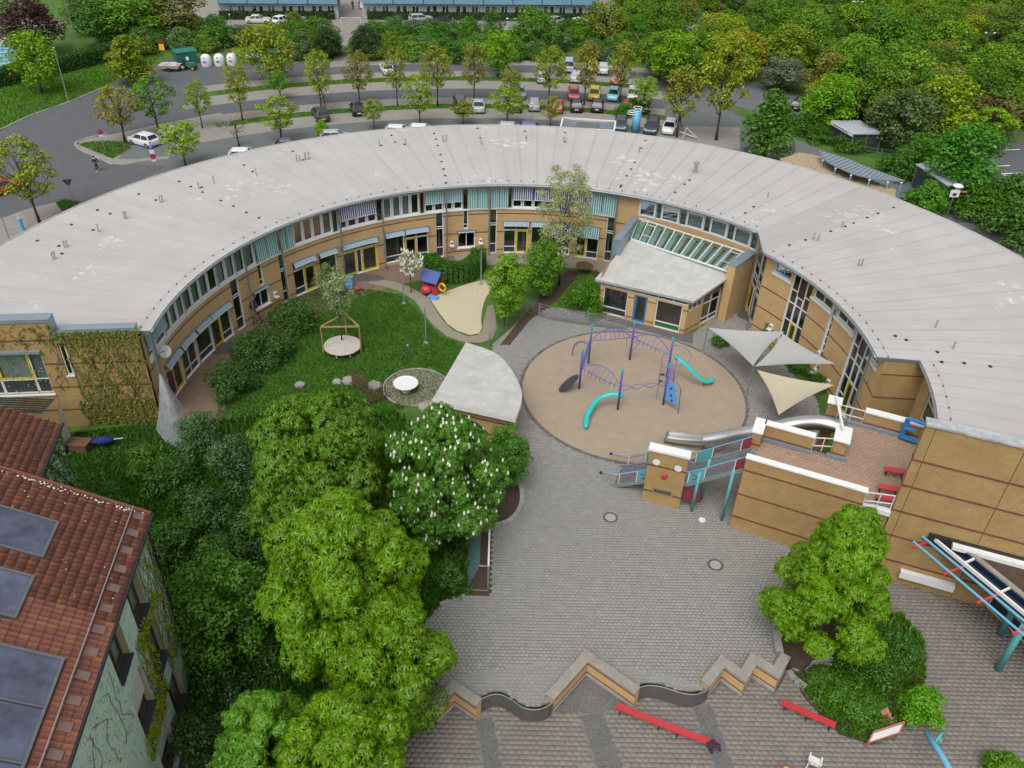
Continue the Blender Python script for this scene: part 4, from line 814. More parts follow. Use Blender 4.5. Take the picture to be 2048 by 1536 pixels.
# tall screen wall of the entrance
TW = thing('screen_wall', 'tall tan brick wall with dark red courses and weathered metal coping above the entrance', 'wall', (*uv(10, .9), ZL))
FW = Line(G2(1855, 848, 10.4), np.array(G2(2048, 893, 10.4)) + (np.array(G2(2048, 893, 10.4)) - np.array(G2(1855, 848, 10.4))) * 1.6)
m = MB(); m.fbox(FW, 0, FW.L, ZL - .1, 10.3, -.55, 0); w = part('wall', m, 'brick_ochre', TW)
for z in (8.0, 6.2, 4.38, 2.55, .72): m = MB(); m.fbox(FW, -.012, FW.L, z - .07, z + .07, -.56, .014); part('brick_band', m, 'brick_red', w)
for s_ in (.45, 4.6, 8.2): m = MB(); m.fbox(FW, s_, s_ + .035, ZL, 10.3, -.1, .004); part('expansion_joint', m, 'soil', w)
mat('old_coping', (.52, .55, .56), .5, metal=.3, var=.2, scale=2, dirt=.8, dscale=1.4, dcol=(.2, .2, .19))
for s_ in np.arange(0, FW.L, 2.6): m = MB(); m.fbox(FW, s_ - .05, min(s_ + 2.55, FW.L), 10.302, 10.42, -.62, .08); part('coping', m, 'old_coping', TW)
o_ = (3.0, 5.6, -.1, 1.1)
# entrance canopy
EC = thing('entrance_canopy', 'triangular entrance canopy with blue steel trough, gravelled roof and teal columns', 'canopy', (26.5, 29, ZL))
cA, cB, cC = np.array(FW.W(2.35, 0, .05)[:2]), np.array(FW.W(10.4, 0, .05)[:2]), np.array([28.6, 23.2]); t_ = (cC - cA) / np.hypot(*(cC - cA)); nn = np.array([-t_[1], t_[0]])
m = MB(); m.prism([tuple(cA + nn * .9), tuple(cB), tuple(cC + nn * .9)], 2.7, 3.12); part('roof', m, 'soil', EC)
FCn = Line(cA, cC)
m = MB(); m.fbox(FCn, 0, FCn.L, 2.7, 3.3, -1.15, -.85); part('edge_beam', m, 'stone_coping', EC)
m = MB(); m.fbox(FCn, 0, FCn.L, 3.1, 3.3, -.12, 0); m.fbox(FCn, 0, .12, 3.1, 3.3, -.85, -.12); part('trough_rim', m, 'white_paint', EC)
m = MB(); m.fbox(FCn, 0, FCn.L, 2.75, 2.85, -.84, -.13); part('trough', m, 'dark_panel', EC)
mat('deep_blue', (.008, .02, .07), .3, var=.1); m = MB(); m.fbox(FCn, .02, FCn.L, 2.86, 3.2, -.85, -.8); part('trough_side', m, 'deep_blue', EC)
for s_ in np.arange(2.1, FCn.L, 2.2): m = MB(); m.fbox(FCn, s_, s_ + .1, 3.15, 3.29, -.8, -.13); part('cross_bar', m, 'white_paint', EC)
for d, z in ((.28, 3.1), (.95, 3.0)): m = MB(); m.tube([FCn.W(-.3, z, d), FCn.W(FCn.L, z, d)], .07, 8); part('blue_rail', m, 'sky_paint', EC)
for s_ in np.arange(.1, FCn.L, 2.1): m = MB(); m.bar(FCn.W(s_, 3.05, -.05), FCn.W(s_ - .1, 2.95, 1.35), .14, .06); part('bracket', m, 'red_paint', EC, label='faded red bracket')
for x, y, zt in ((1995, 1340, 2.9), (2000, 1268, 2.9)): b = P3(x, y, ZL); m = MB(); m.tube([b, (b[0], b[1], zt)], .17, 14); part('column', m, 'teal_steel', EC, smooth=True)
FG = Line(np.array(FW.W(6.4, 0, .1)[:2]), cC + nn * 2); glazing(FG, 0, FG.L, ZL + .05, 2.6, EC, 'glass_front', cols=6, rows=(.2,), fw=.07, glass='dark_panel')
m = MB(); m.fbox(FW, 2.2, 10, 2.9, 3.5, .02, .2); m.fbox(FW, 3.4, 10, 3.14, 3.4, .2, .55, 1); part('wall_flashing', m, ['dark_metal', 'white_coping'], EC)
m = MB(); m.fbox(FW, 1.6, 4.5, -.1, .35, .02, .35); part('window_ledge', m, 'white_paint', EC)
# ------------------------------------------------------------------ brick wall with a face
FWp = Line(G2(1283, 1000), G2(1357, 1018)); FC = thing('face_wall', 'freestanding brick wall with a face: white porthole eyes, red nose and slot mouth', 'wall', FWp.W(FWp.L / 2, 0, -.2))
eyes = [FWp.hit(1190 + x * .1514, 860 + y * .1514) for x, y in ((815, 418), (1100, 503))]; nose = FWp.hit(1190 + 920 * .1514, 860 + 612 * .1514); mouth = [FWp.hit(1190 + x * .1514, 860 + y * .1514) for x, y in ((775, 800), (1000, 865))]
mo = (mouth[0][0], mouth[1][0], mouth[1][1] - .02, mouth[1][1] + .24)
m = wall(FWp, 0, FWp.L, -.05, 4.1, [mo], depth=.5); m = wall(Line(FWp.W(FWp.L, 0, -.5), FWp.W(0, 0, -.5)), 0, FWp.L, -.05, 4.1, [(FWp.L - mo[1], FWp.L - mo[0], mo[2], mo[3])], mb=m, depth=.01)
for s_ in (0, FWp.L): m.quad(FWp.W(s_, -.05, 0), FWp.W(s_, -.05, -.5), FWp.W(s_, 4.1, -.5), FWp.W(s_, 4.1, 0))
w = part('wall', m, 'brick_ochre', FC); bands(FWp, 0, FWp.L, (3.0, .92), [mo], w, .12)
m = MB(); m.fbox(FWp, -.08, FWp.L + .08, 4.102, 4.26, -.58, .08); part('coping', m, 'white_coping', FC)
def disc_on(F, s0, z0, r, d0, d1, n=20):
    m = MB(); a = [(s0 + r * math.cos(t), z0 + r * math.sin(t)) for t in th_(n)]; m.ngon([F.W(s, z, d1) for s, z in a])
    for k in range(n): j = (k + 1) % n; m.quad(F.W(*a[k], d0), F.W(*a[j], d0), F.W(*a[j], d1), F.W(*a[k], d1))
    return m
for e in eyes: o = part('eye', disc_on(FWp, e[0], e[1], .27, -.05, .05), 'galvanised', FC); part('eye_glass', disc_on(FWp, e[0], e[1], .235, .04, .056), 'white_paint', o)
m = MB(); b = FWp.W(nose[0], nose[1], .02); m.blob(b, (.22, .1, .24), 8); part('nose', m, 'red_paint', FC, smooth=True)
m = MB(); a0, a1 = mo[0], mo[1]; m.fbox(FWp, a0 - .1, a1 + .1, mo[3], mo[3] + .06, -.1, .03); m.fbox(FWp, a0 - .1, a1 + .1, mo[2] - .06, mo[2], -.1, .03); m.fbox(FWp, a0 - .1, a0, mo[2], mo[3], -.1, .03); m.fbox(FWp, a1, a1 + .1, mo[2], mo[3], -.1, .03); part('mouth_frame', m, 'galvanised', FC)
# ------------------------------------------------------------------ stairs up to the terrace
sF = np.array([6.75, 39.6]); sT = np.array([13.7, 36.75]); sd = (sT - sF) / np.hypot(*(sT - sF)); sn = np.array([-sd[1], sd[0]]); SL = float(np.hypot(*(sT - sF))); SW = 2.05
ST = thing('terrace_stairs', 'outdoor steel staircase with teal and maroon railing panels leading up to the terrace', 'stairs', (*(sF + sn), 0))
def sp(s, w, z): k = sF + sd * s + sn * w; return (float(k[0]), float(k[1]), z)
l0, l1 = SL * .44, SL * .6; zl = 1.95
def sz(s): return .05 + (zl - .05) * s / l0 if s < l0 else (zl if s < l1 else zl + (4.3 - zl) * (s - l1) / (SL - l1))
for k in range(11): s = l0 * (k + .5) / 11; m = MB(); m.bar(sp(s, .1, sz(s)), sp(s, SW - .1, sz(s)), l0 / 11 * .95, .05); part('step', m, 'grey_metal', ST)
for k in range(13): s = l1 + (SL - l1) * (k + .5) / 13; m = MB(); m.bar(sp(s, .1, sz(s)), sp(s, SW - .1, sz(s)), (SL - l1) / 13 * .95, .05); part('step', m, 'grey_metal', ST)
m = MB(); m.bar(sp((l0 + l1) / 2, .05, zl), sp((l0 + l1) / 2, SW - .05, zl), l1 - l0, .06); part('landing', m, 'grey_metal', ST)
for w_ in (0, SW):
    m = MB(); pts = [sp(-.25, w_, .0), sp(0, w_, .05), sp(l0, w_, zl), sp(l1, w_, zl), sp(SL, w_, 4.3)]
    for a, b in zip(pts[:-1], pts[1:]): m.bar(a, b, .06, .26)
    part('stringer', m, 'galvanised', ST)
    for dz, mt_, r_ in ((1.0, 'sky_paint', .035), (.78, 'red_paint', .025)):
        m = MB(); m.tube([sp(-.9, w_, .75 + dz * .1), sp(.15, w_, .1 + dz), sp(l0, w_, zl + dz), sp(l1, w_, zl + dz), sp(SL, w_, 4.3 + dz)], r_, 6); part('handrail', m, mt_, ST)
    m = MB(); m.bar(sp(-1.0, w_, .85), sp(-.8, w_, .83), .12); part('rail_end', m, 'black_rubber', ST)
    ed = [.3, l0 * .42, l0 * .75, l0, l1, l1 + (SL - l1) * .3, l1 + (SL - l1) * .82, SL - .02]; kinds = ['mesh', 'teal_panel', 'maroon_panel', None, 'teal_panel', 'mesh', 'maroon_panel']
    for a, b, kd in zip(ed[:-1], ed[1:], kinds):
        m = MB(); m.bar(sp(a, w_, sz(a) - .1), sp(a, w_, sz(a) + 1.0), .05); part('baluster', m, 'white_paint', ST)
        if kd in ('teal_panel', 'maroon_panel'):
            m = MB(); g = .03; h = .02; c8 = [sp(a + g, w_ - h, sz(a) + .12), sp(b - g, w_ - h, sz(b) + .12), sp(b - g, w_ + h, sz(b) + .12), sp(a + g, w_ + h, sz(a) + .12)]; m.hexa(c8 + [(x, y, z + .8) for x, y, z in c8]); o = part('panel', m, kd, ST)
            if kd == 'teal_panel' and w_ == 0:
                fc = MB(); mid = (a + b) / 2; hw = (b - a) / 2
                for ds, dz in ((-.4, .68), (.35, .68), (0, .5)): zc = sz(mid + ds * hw) + dz; fc.bar(sp(mid + ds * hw - .05, -.035, zc), sp(mid + ds * hw + .05, -.035, zc), .02, .1)
                zc = sz(mid); fc.bar(sp(mid - hw * .5, -.035, sz(mid - hw * .5) + .38), sp(mid, -.035, zc + .28), .02, .06); fc.bar(sp(mid, -.035, zc + .28), sp(mid + hw * .5, -.035, sz(mid + hw * .5) + .38), .02, .06); part('painted_face', fc, 'maroon_panel', o)
        elif kd == 'mesh':
            m = MB(); n_ = max(4, int((b - a) / .11))
            for j in range(1, n_): s = a + (b - a) * j / n_; m.bar(sp(s, w_, sz(s) + .1), sp(s, w_, sz(s) + .95), .02)
            part('railing_bars', m, 'galvanised', ST)
for x, y, t in ((1383, 1022, 3.2), (1443, 1040, 4.1), (1402, 998, 3.3)): b = P3(x, y, 0); m = MB(); m.tube([b, (b[0], b[1], t)], .1, 10); part('support_post', m, 'teal_steel', ST, smooth=True)
m = MB(); m.bar(sp(l1 - .1, .1, 1.0), sp(l1 + .9, .1, 1.2), .05, .9); part('lower_panel', m, 'maroon_panel', ST)
# ------------------------------------------------------------------ stainless tube slide
SLD = thing('tube_slide', 'stainless steel tube slide from the terrace down to the play surface', 'slide', P3(1335, 872, 0))
path = smooth_curve([P3(1684, 856, 4.7), P3(1645, 846, 4.6), P3(1600, 847, 4.1), P3(1550, 857, 3.4), P3(1500, 865, 2.6), P3(1455, 874, 1.7), P3(1412, 881, 1.0)], 5)
m = MB(); m.tube(path, .48, 20, cap=False); part('tube', m, 'stainless', SLD, smooth=True)
for k in (0, 6, 12, 18, 24, 30): d = np.array(path[min(k + 1, 30)]) - np.array(path[max(k - 1, 0)]); d /= np.linalg.norm(d); m = MB(); m.tube([np.array(path[k]) - d * .04, np.array(path[k]) + d * .04], .495, 18, cap=False); part('flange', m, 'stainless', SLD, smooth=True)
ex0, ex1 = np.array(path[-1]), np.array(P3(1332, 876, .35)); d = ex1 - ex0; dh = d[:2] / np.hypot(*d[:2]); sn2 = np.array([-dh[1], dh[0]])
m = MB(); n_ = 10; prof = [(-.42, .32), (-.4, .05), (-.3, -.2), (0, -.32), (.3, -.2), (.4, .05), (.42, .32)]
zc = lambda t: ex0[2] * (1 - t) ** 1.6 + .45 * (1 - (1 - t) ** 1.6)
for j in range(n_):
    t0, t1 = j / n_, (j + 1) / n_
    for (x0, y0), (x1, y1) in zip(prof[:-1], prof[1:]):
        q = lambda t, x, y: (*(ex0[:2] + d[:2] * t + sn2 * x), zc(t) + y * (1 - .25 * t)); m.quad(q(t0, x0, y0), q(t1, x0, y0), q(t1, x1, y1), q(t0, x1, y1))
part('trough', m, 'stainless', SLD, smooth=True)
m = MB(); m.bar((*(ex1[:2] - sn2 * .42), .42), (*(ex1[:2] + sn2 * .42), .42), .08, .5); m.bar((*(ex0[:2] + dh * .1), 0), (*(ex0[:2] + dh * .1), .62), .08); part('foot', m, 'grey_metal', SLD)
# ------------------------------------------------------------------ climbing frame on the play surface
CF = thing('climbing_frame', 'purple steel climbing frame with teal capped posts, arched ladders and two teal slides', 'climbing frame', (PC[0], PC[1], 0))
tops = dict(A=(1166, 697), B=(1184.5, 648), C=(1270, 641), D=(1347, 675), E=(1340, 728), F=(1246, 737)); PT = {k: np.array(G2(*v, 3.6)) for k, v in tops.items()}
def p3(xy, z): return np.array([xy[0], xy[1], z], float)
for k, b in PT.items():
    m = MB(); m.tube([p3(b, 0), p3(b, 3.35)], .08, 10); o = part('post', m, 'purple_paint', CF, smooth=True); m = MB(); m.lathe([(.09, 3.3), (.095, 3.5), (.07, 3.6), (.01, 3.64)], (*b, 0), 10); part('cap', m, 'teal_paint', o)
def arch_ladder(a, b, z, rise, hang=True, wid=.35):
    a, b = PT[a], PT[b]; d = b - a; n = np.array([-d[1], d[0]]) / np.hypot(*d); m = MB(); N_ = 11
    for s_ in (-wid, wid): m.tube([p3(a + d * t + n * s_ * math.sin(math.pi * min(max(t, .08), .92)), z + rise * math.sin(math.pi * t) * (1 if s_ > 0 else .25)) for t in np.linspace(0, 1, N_)], .03, 6)
    o = part('arched_ladder', m, 'lilac_paint', CF); m = MB()
    for t in np.linspace(.12, .88, 8):
        w_ = wid * math.sin(math.pi * t); q0 = p3(a + d * t + n * w_, z + rise * math.sin(math.pi * t)); q1 = p3(a + d * t - n * w_, z + rise * .25 * math.sin(math.pi * t)); m.tube([q0, q1], .022, 5)
        if hang: m.tube([q1, q1 - [0, 0, .35]], .02, 5)
    part('rungs', m, 'lilac_paint', o, kind='stuff')
arch_ladder('B', 'C', 2.1, .75, False); arch_ladder('C', 'D', 2.1, .7); arch_ladder('A', 'F', 2.0, .7)
a, b = PT['F'], PT['E']; m = MB(); d = b - a; nn_ = np.array([-d[1], d[0]]) / np.hypot(*d)
for ph in (0, math.pi): m.tube([p3(a + d * t + nn_ * .17 * math.cos(3.5 * math.pi * t + ph), 1.9 + .17 * math.sin(3.5 * math.pi * t + ph)) for t in np.linspace(.02, .98, 30)], .022, 6)
for t in np.linspace(.5, .95, 6): m.tube([p3(a + d * t + s * nn_ * .17 * math.cos(3.5 * math.pi * t), 1.9 + s * .17 * math.sin(3.5 * math.pi * t)) for s in (-1, 1)], .015, 5)
part('twisted_ladder', m, 'lilac_paint', CF)
a, b = PT['A'], PT['B']; m = MB(); q = lambda t, z: p3(a * (1 - t) + b * t, z); m.hexa([q(.08, 1.2) + [0, -.02, 0], q(.92, 1.2) + [0, -.02, 0], q(.92, 1.2) + [0, .02, 0], q(.08, 1.2) + [0, .02, 0], q(.08, 2.6) + [0, -.02, 0], q(.92, 2.6) + [0, -.02, 0], q(.92, 2.6) + [0, .02, 0], q(.08, 2.6) + [0, .02, 0]]); part('play_panel', m, 'panel_blue', CF)
# cage between D and E
a, b = PT['D'], PT['E']; m = MB(); d = b - a; n2 = np.array([-d[1], d[0]]) / np.hypot(*d)
for s in (-.55, .0, .5):
    m.tube([p3(a + d * .1 + n2 * s, 0), p3(a + d * .1 + n2 * s, 2.4)], .02, 5)
for s in (-.55, .5): m.tube([p3(a + d * .85 + n2 * s, .0 if s < 0 else 1.2), p3(a + d * .85 + n2 * s, 2.3)], .02, 5)
for z in np.arange(.5, 2.5, .3): m.tube([p3(a + d * .1 - n2 * .55, z), p3(a + d * .1, z)], .016, 5); m.tube([p3(a + d * .1, z), p3(a + d * .85 + n2 * .5, z)], .016, 5)
part('climbing_ladder', m, 'lilac_paint', CF)
for x, y, z in ((1325, 749, 1.3), (1321, 762, 1.9)): c = P3(x, y, z); m = MB(); m.lathe([(.12, -.04), (.17, 0), (.12, .04), (.05, .0)], c, 10); part('foot_disc', m, 'dark_metal', CF)
# blue climbing wall at E
e, k = PT['E'], np.array(G2(1356, 827, 0)); m = MB(); N_ = 16; d = k - e
for j in range(N_):
    z0, z1 = .55 + 1.65 * j / N_, .55 + 1.65 * (j + 1) / N_; w0 = 1 - .35 * (z0 - .55) / 1.65 - .17 * abs(math.sin(z0 * 5.2)); w1 = 1 - .35 * (z1 - .55) / 1.65 - .17 * abs(math.sin(z1 * 5.2)); f = .05
    o4 = np.array([-d[1], d[0], 0]) / np.hypot(*d) * .02; A_ = [p3(e + d * f, z0), p3(e + d * w0, z0), p3(e + d * w1, z1), p3(e + d * f, z1)]; m.hexa([A_[0] - o4, A_[1] - o4, A_[1] + o4, A_[0] + o4, A_[3] - o4, A_[2] - o4, A_[2] + o4, A_[3] + o4])
w = part('climbing_wall', m, 'panel_blue', CF)
m = MB(); m.tube([p3(k, 0), p3(e + d * .95, 1.2), p3(e + d * .9, 2.1), p3(e + d * .55, 2.5)], .03, 6); part('side_post', m, 'purple_paint', CF)
for t, z in ((.35, 1.75), (.42, 1.2), (.5, .8)): c = p3(e + d * t, z) + np.array([d[1], -d[0], 0]) / np.hypot(*d) * .04; m = MB(); m.blob(c, (.09, .06, .09), 6); part('hand_hold', m, 'dark_metal', w)
# loop at D, bent arm at B, loops at C
m = MB(); m.tube(smooth_curve([p3(PT['D'], 2.9), p3(PT['D'] + [.9, .1], 2.75), p3(PT['D'] + [1.5, -.1], 2.2), p3(PT['D'] + [1.3, -.4], 1.7), p3(PT['D'] + [.5, -.5], 1.4)], 5), .022, 6); part('loop_bar', m, 'lilac_paint', CF)
for s in (-1, 1): m = MB(); m.tube(smooth_curve([p3(PT['C'], 2.2), p3(PT['C'] + [s * .4, -.05], 2.0), p3(PT['C'] + [s * .38, -.05], 1.3), p3(PT['C'], .9)], 5), .02, 6); part('loop_bar', m, 'purple_paint', CF)
f_ = P3(1144, 711, 0)
for s in (0, .25): m = MB(); m.tube(smooth_curve([p3(PT['B'] - [0, s], 1.75), p3((PT['B'] * .5 + np.array(f_[:2]) * .5) - [0, s * .5], 1.7), p3(np.array(f_[:2]) + [.1, -s], 1.0), p3(f_[:2], 0)], 5), .03, 6); part('bent_arm', m, 'purple_paint', CF)
# grey rocking board at A
a, q0 = PT['A'], np.array(P3(1118, 782, .1)); q1 = p3(a + [-.15, 0], 1.25); m = MB(); ax = (q1 - q0); L0 = np.linalg.norm(ax); ax /= L0; sd_ = np.cross(ax, [0, 0, 1]); sd_ /= np.linalg.norm(sd_); up_ = np.cross(sd_, ax)
ring_ = [q0 + ax * L0 * (.5 - .5 * math.cos(t)) + sd_ * .42 * math.sin(t) for t in th_(24)]; m.ngon([tuple(r + up_ * .02) for r in ring_]); m.ngon([tuple(r - up_ * .02) for r in ring_[::-1]])
for j in range(24): r, s = ring_[j], ring_[(j + 1) % 24]; m.quad(tuple(r - up_ * .02), tuple(s - up_ * .02), tuple(s + up_ * .02), tuple(r + up_ * .02))
part('oval_board', m, 'dark_panel', CF)
def gutter_slide(pts, name):
    P = smooth_curve(pts, 6); m = MB(); n_ = 9
    for j in range(len(P) - 1):
        for i in range(n_):
            def q(jj, ii):
                p = np.array(P[jj]); t = np.array(P[min(jj + 1, len(P) - 1)]) - np.array(P[max(jj - 1, 0)]); h = np.array([-t[1], t[0], 0]); h /= np.linalg.norm(h); w = math.pi * ii / n_; return tuple(p + h * .2 * math.cos(w) + np.array([0, 0, 1]) * (.2 * math.sin(w)))
            m.quad(q(j, i), q(j, i + 1), q(j + 1, i + 1), q(j + 1, i))
    for jj in (0, len(P) - 1): m.blob(P[jj], (.2, .2, .2), 8)
    o = part(name, m, 'teal_paint', CF, smooth=True); k = P[len(P) * 2 // 3]; s = MB(); s.tube([(k[0], k[1], 0), k], .035, 6); part('slide_leg', s, 'purple_paint', o)
gutter_slide([P3(1353, 715, 1.9), P3(1375, 733, 1.45), P3(1398, 756, .75), P3(1413, 764, .4), P3(1424, 761, .35)], 'slide')
gutter_slide([P3(1242, 791, 1.15), P3(1222, 789, 1.15), P3(1196, 800, .85), P3(1176, 828, .5), P3(1172, 852, .25)], 'slide')
# ------------------------------------------------------------------ shade sails and posts
def sail(pts, label, matn, sag=.14):
    A_, B_, C_ = [np.array(p) for p in pts]; c = (A_ + B_ + C_) / 3; n = 14; m = MB(); idx = {}
    for i in range(n + 1):
        for j in range(n + 1 - i):
            u, v = i / n, j / n; w = 1 - u - v; p = A_ * w + B_ * u + C_ * v; pull = sag * 3.2 * ((u * v) * (1 - w) ** 2 + (v * w) * (1 - u) ** 2 + (w * u) * (1 - v) ** 2) * (1 - 27 * u * v * w); p = p + (c - p) * pull; p[2] -= .25 * 27 * u * v * w; idx[i, j] = len(m.v); m.v.append(tuple(p))
    for i in range(n):
        for j in range(n - i):
            m.f.append((idx[i, j], idx[i + 1, j], idx[i, j + 1])); m.m.append(0)
            if j < n - i - 1: m.f.append((idx[i + 1, j], idx[i + 1, j + 1], idx[i, j + 1])); m.m.append(0)
    single('shade_sail', m, matn, label, 'shade sail', smooth=True)
sail([P3(1416, 655, 2.6), P3(1569, 663, 3.6), P3(1506, 732, 2.6)], 'light grey triangular shade sail reaching toward the annex', 'sail_grey')
sail([P3(1566, 667, 3.6), P3(1671, 728, 4), P3(1509, 733, 2.62)], 'light grey triangular shade sail fixed to the curved brick wall', 'sail_grey')
sail([P3(1514, 740, 2.6), P3(1669, 770, 3.6), P3(1557, 830, 2.3)], 'cream triangular shade sail beside the tube slide', 'sail_cream')
for x, y, t, lb in ((1406, 704, (1416, 653), 'thin grey steel post under the sail corner near the annex'), (1492, 790, (1508, 733), 'thin grey steel post where the three sails meet')):
    b = P3(x, y, 0); tp = P3(*t, 2.65); m = MB(); m.tube([b, tp], .05, 8); m.lathe([(.16, 0), (.16, .04), (.06, .06)], b, 10); single('sail_post', m, 'galvanised', lb, 'post', group='posts of the shade sails')
# ------------------------------------------------------------------ quarter-round pavilion
QP = thing('pavilion', 'brick shed with pale rounded quarter-circle roof beside the play surface', 'pavilion', (-2.5, 46, 0))
ap = np.array(G2(864, 800, 2.95)); c0 = np.array(G2(932, 684, 2.95)); c1 = np.array(G2(1031, 837, 2.95)); mid = np.array(G2(1043, 780, 2.95)); m2_ = np.array(G2(1000, 712, 2.95))
arc = [tuple(k) for k in smooth_curve([c0, m2_, mid, c1], 8)]; poly = [tuple(ap)] + arc
m = MB(); m.prism(poly, 2.6, 2.92, bottom=True); o = part('roof', m, 'white_coping', QP)
for k in range(6):
    i0, i1 = k * 4, k * 4 + 4; m = MB(); m.sheet([tuple(ap)] + arc[i0:i1 + 1], 2.935); part('roof_sheet', m, 'pale_roof', o)
cc = np.mean(np.array(poly), 0); wp = [tuple(cc + (np.array(p) - cc) * .86) for p in poly]; m = MB(); m.prism(wp, -.05, 2.58); w = part('wall', m, 'brick_tan', QP)
for z in (.6, 1.7): m = MB(); m.prism([tuple(cc + (np.array(p) - cc) * .864) for p in poly], z, z + .1, bottom=True); part('brick_band', m, 'brick_red', w)
F = Line(wp[-1], wp[0]); m = MB(); m.fbox(F, .2, .5, 0, 2.5, 0, .06); part('corner_post', m, 'sky_paint', QP)
# ------------------------------------------------------------------ zigzag walls and steel curved walls
def zigzag(pts, label, name='zigzag_wall'):
    T = thing(name, label, 'wall', (*np.mean(np.array(pts), 0), ZL), 'zigzag retaining walls along the edge of the plaza'); n = len(pts); P = [np.array(p) for p in pts]
    # mitred offsets for the coping
    def off(d):
        out = []
        for i in range(n):
            ns = []
            for a, b in ((i - 1, i), (i, i + 1)):
                if a >= 0 and b < n: t = (P[b] - P[a]) / np.hypot(*(P[b] - P[a])); ns.append(np.array([-t[1], t[0]]))
            v = sum(ns); v = v / np.hypot(*v); out.append(P[i] + v * d / max(.35, v @ ns[0]))
        return out
    F0, B0, B1 = off(0.06), off(.45), off(.52)
    for i in range(n - 1):
        m = MB(); m.hexa([(*F0[i], ZL - .1), (*F0[i + 1], ZL - .1), (*B0[i + 1], ZL - .1), (*B0[i], ZL - .1), (*F0[i], ZT - .12), (*F0[i + 1], ZT - .12), (*B0[i + 1], ZT - .12), (*B0[i], ZT - .12)]); w = part('brick_panel', m, 'brick_tan', T)
        L0 = Line(F0[i], F0[i + 1])
        for z, mt_, h in ((ZT - .28, 'brick_red', .08), (ZL + .32, 'brick_red', .08), (ZL + .1, 'concrete', .22)): m = MB(); m.fbox(L0, 0, L0.L, z - h / 2, z + h / 2, -.02, .014 if h < .2 else .03); part('brick_band' if h < .2 else 'plinth', m, mt_, w)
        m = MB(); m.hexa([(*P[i], ZT - .12), (*P[i + 1], ZT - .12), (*B1[i + 1], ZT - .12), (*B1[i], ZT - .12), (*P[i], ZT), (*P[i + 1], ZT), (*B1[i + 1], ZT), (*B1[i], ZT)]); part('coping', m, 'stone_coping', T)
zigzag(ZIG_L, 'low zigzag brick wall with two points, partly under the foreground maple')
zigzag(ZIG_C, 'low brick wall with one large point in the middle of the plaza edge')
zigzag(ZIG_R + [zz(2003, 285, ZT)], 'low zigzag brick wall ending at the bed below the lone tree')
for C_, lb in ((CURV_L, 'S-curved dark steel retaining wall beside the two-pointed zigzag wall by the maple'), (CURV_R, 'S-curved dark steel retaining wall beside the bent red bench')):
    m = MB(); rim = MB(); P = [np.array(p) for p in C_]
    for i in range(len(P) - 1):
        t = P[i + 1] - P[i]; t /= np.hypot(*t); nrm = np.array([-t[1], t[0]]) * .04; a, b = P[i], P[i + 1]
        m.hexa([(*a, ZL - .1), (*b, ZL - .1), (*(b + nrm), ZL - .1), (*(a + nrm), ZL - .1), (*a, .22), (*b, .22), (*(b + nrm), .22), (*(a + nrm), .22)])
    rim.tube([(*p, .25) for p in P], .03, 6); T = thing('curved_wall', lb, 'wall', (*P[len(P) // 2], ZL), 'curved steel walls along the edge of the plaza'); part('steel_sheet', m, 'corten', T, smooth=False); part('rim', rim, 'galvanised', T)
# ------------------------------------------------------------------ benches, chair, jacket
def bench(pts, name, label, z0, matn='red_paint', w=.36, h=.46, grp=None, legs=(.08, .5, .92)):
    P = [np.array(p) for p in pts]; T = thing(name, label, 'bench', (*np.mean(np.array(pts), 0), z0), grp); C_ = smooth_curve(P, 5) if len(P) > 2 else [tuple(P[0]), tuple(P[1])]
    m = MB()
    for a, b in zip(C_[:-1], C_[1:]): m.bar((*a, z0 + h), (*b, z0 + h), w, .07)
    part('seat', m, matn, T); C_ = [np.array(c) for c in C_]
    for t in legs:
        k = t * (len(C_) - 1); i = min(int(k), len(C_) - 2); c = C_[i] * (1 - k + i) + C_[i + 1] * (k - i); d = C_[i + 1] - C_[i]; d /= np.hypot(*d); nr = np.array([-d[1], d[0]])
        m = MB(); m.bar((*(c - nr * .13), z0), (*(c - nr * .05), z0 + h - .03), .04); m.bar((*(c + nr * .13), z0), (*(c + nr * .05), z0 + h - .03), .04); part('leg', m, 'dark_metal', T)
bench([G2(1233, 1411, ZL + .46), G2(1330, 1450, ZL + .46), G2(1434, 1490, ZL + .46)], 'long_bench', 'long slightly bent red bench with a dark jacket on one end', ZL, legs=(.07, .45, .62, .93))
bench([G2(1564, 1404, ZL + .46), G2(1671, 1451, ZL + .46)], 'straight_bench', 'short straight red bench beside the planted bed', ZL)
for x0, y0, x1, y1, lb in ((1770, 937, 1812, 944, 'red terrace bench standing farthest from the front parapet'), (1757, 971, 1800, 980, 'red terrace bench in the middle of the row of three'), (1752, 990, 1792, 998, 'red terrace bench close behind the front parapet')): bench([G2(x0, y0, 4.86), G2(x1, y1, 4.86)], 'terrace_bench', lb, 4.39, w=.42, grp='red benches on the roof terrace', legs=(.12, .88))
c = np.array(P3(1428, 1489, ZL + .5)); mat('jacket_cloth', (.05, .018, .05), .9, var=.5, scale=9); m = MB()
for k in range(9): m.blob(c + RNG.normal(0, (.14, .1, .02)) + [0, 0, .07], (random.uniform(.1, .2), random.uniform(.1, .18), random.uniform(.05, .1)), 7)
m.bar(c + [.1, -.1, .08], c + [.28, -.28, -.1], .1, .06); m.bar(c + [-.1, -.1, .05], c + [-.15, -.34, -.2], .12, .05); o = single('jacket', m, 'jacket_cloth', 'dark purple jacket heaped on the end of the long red bench', 'jacket', smooth=True)
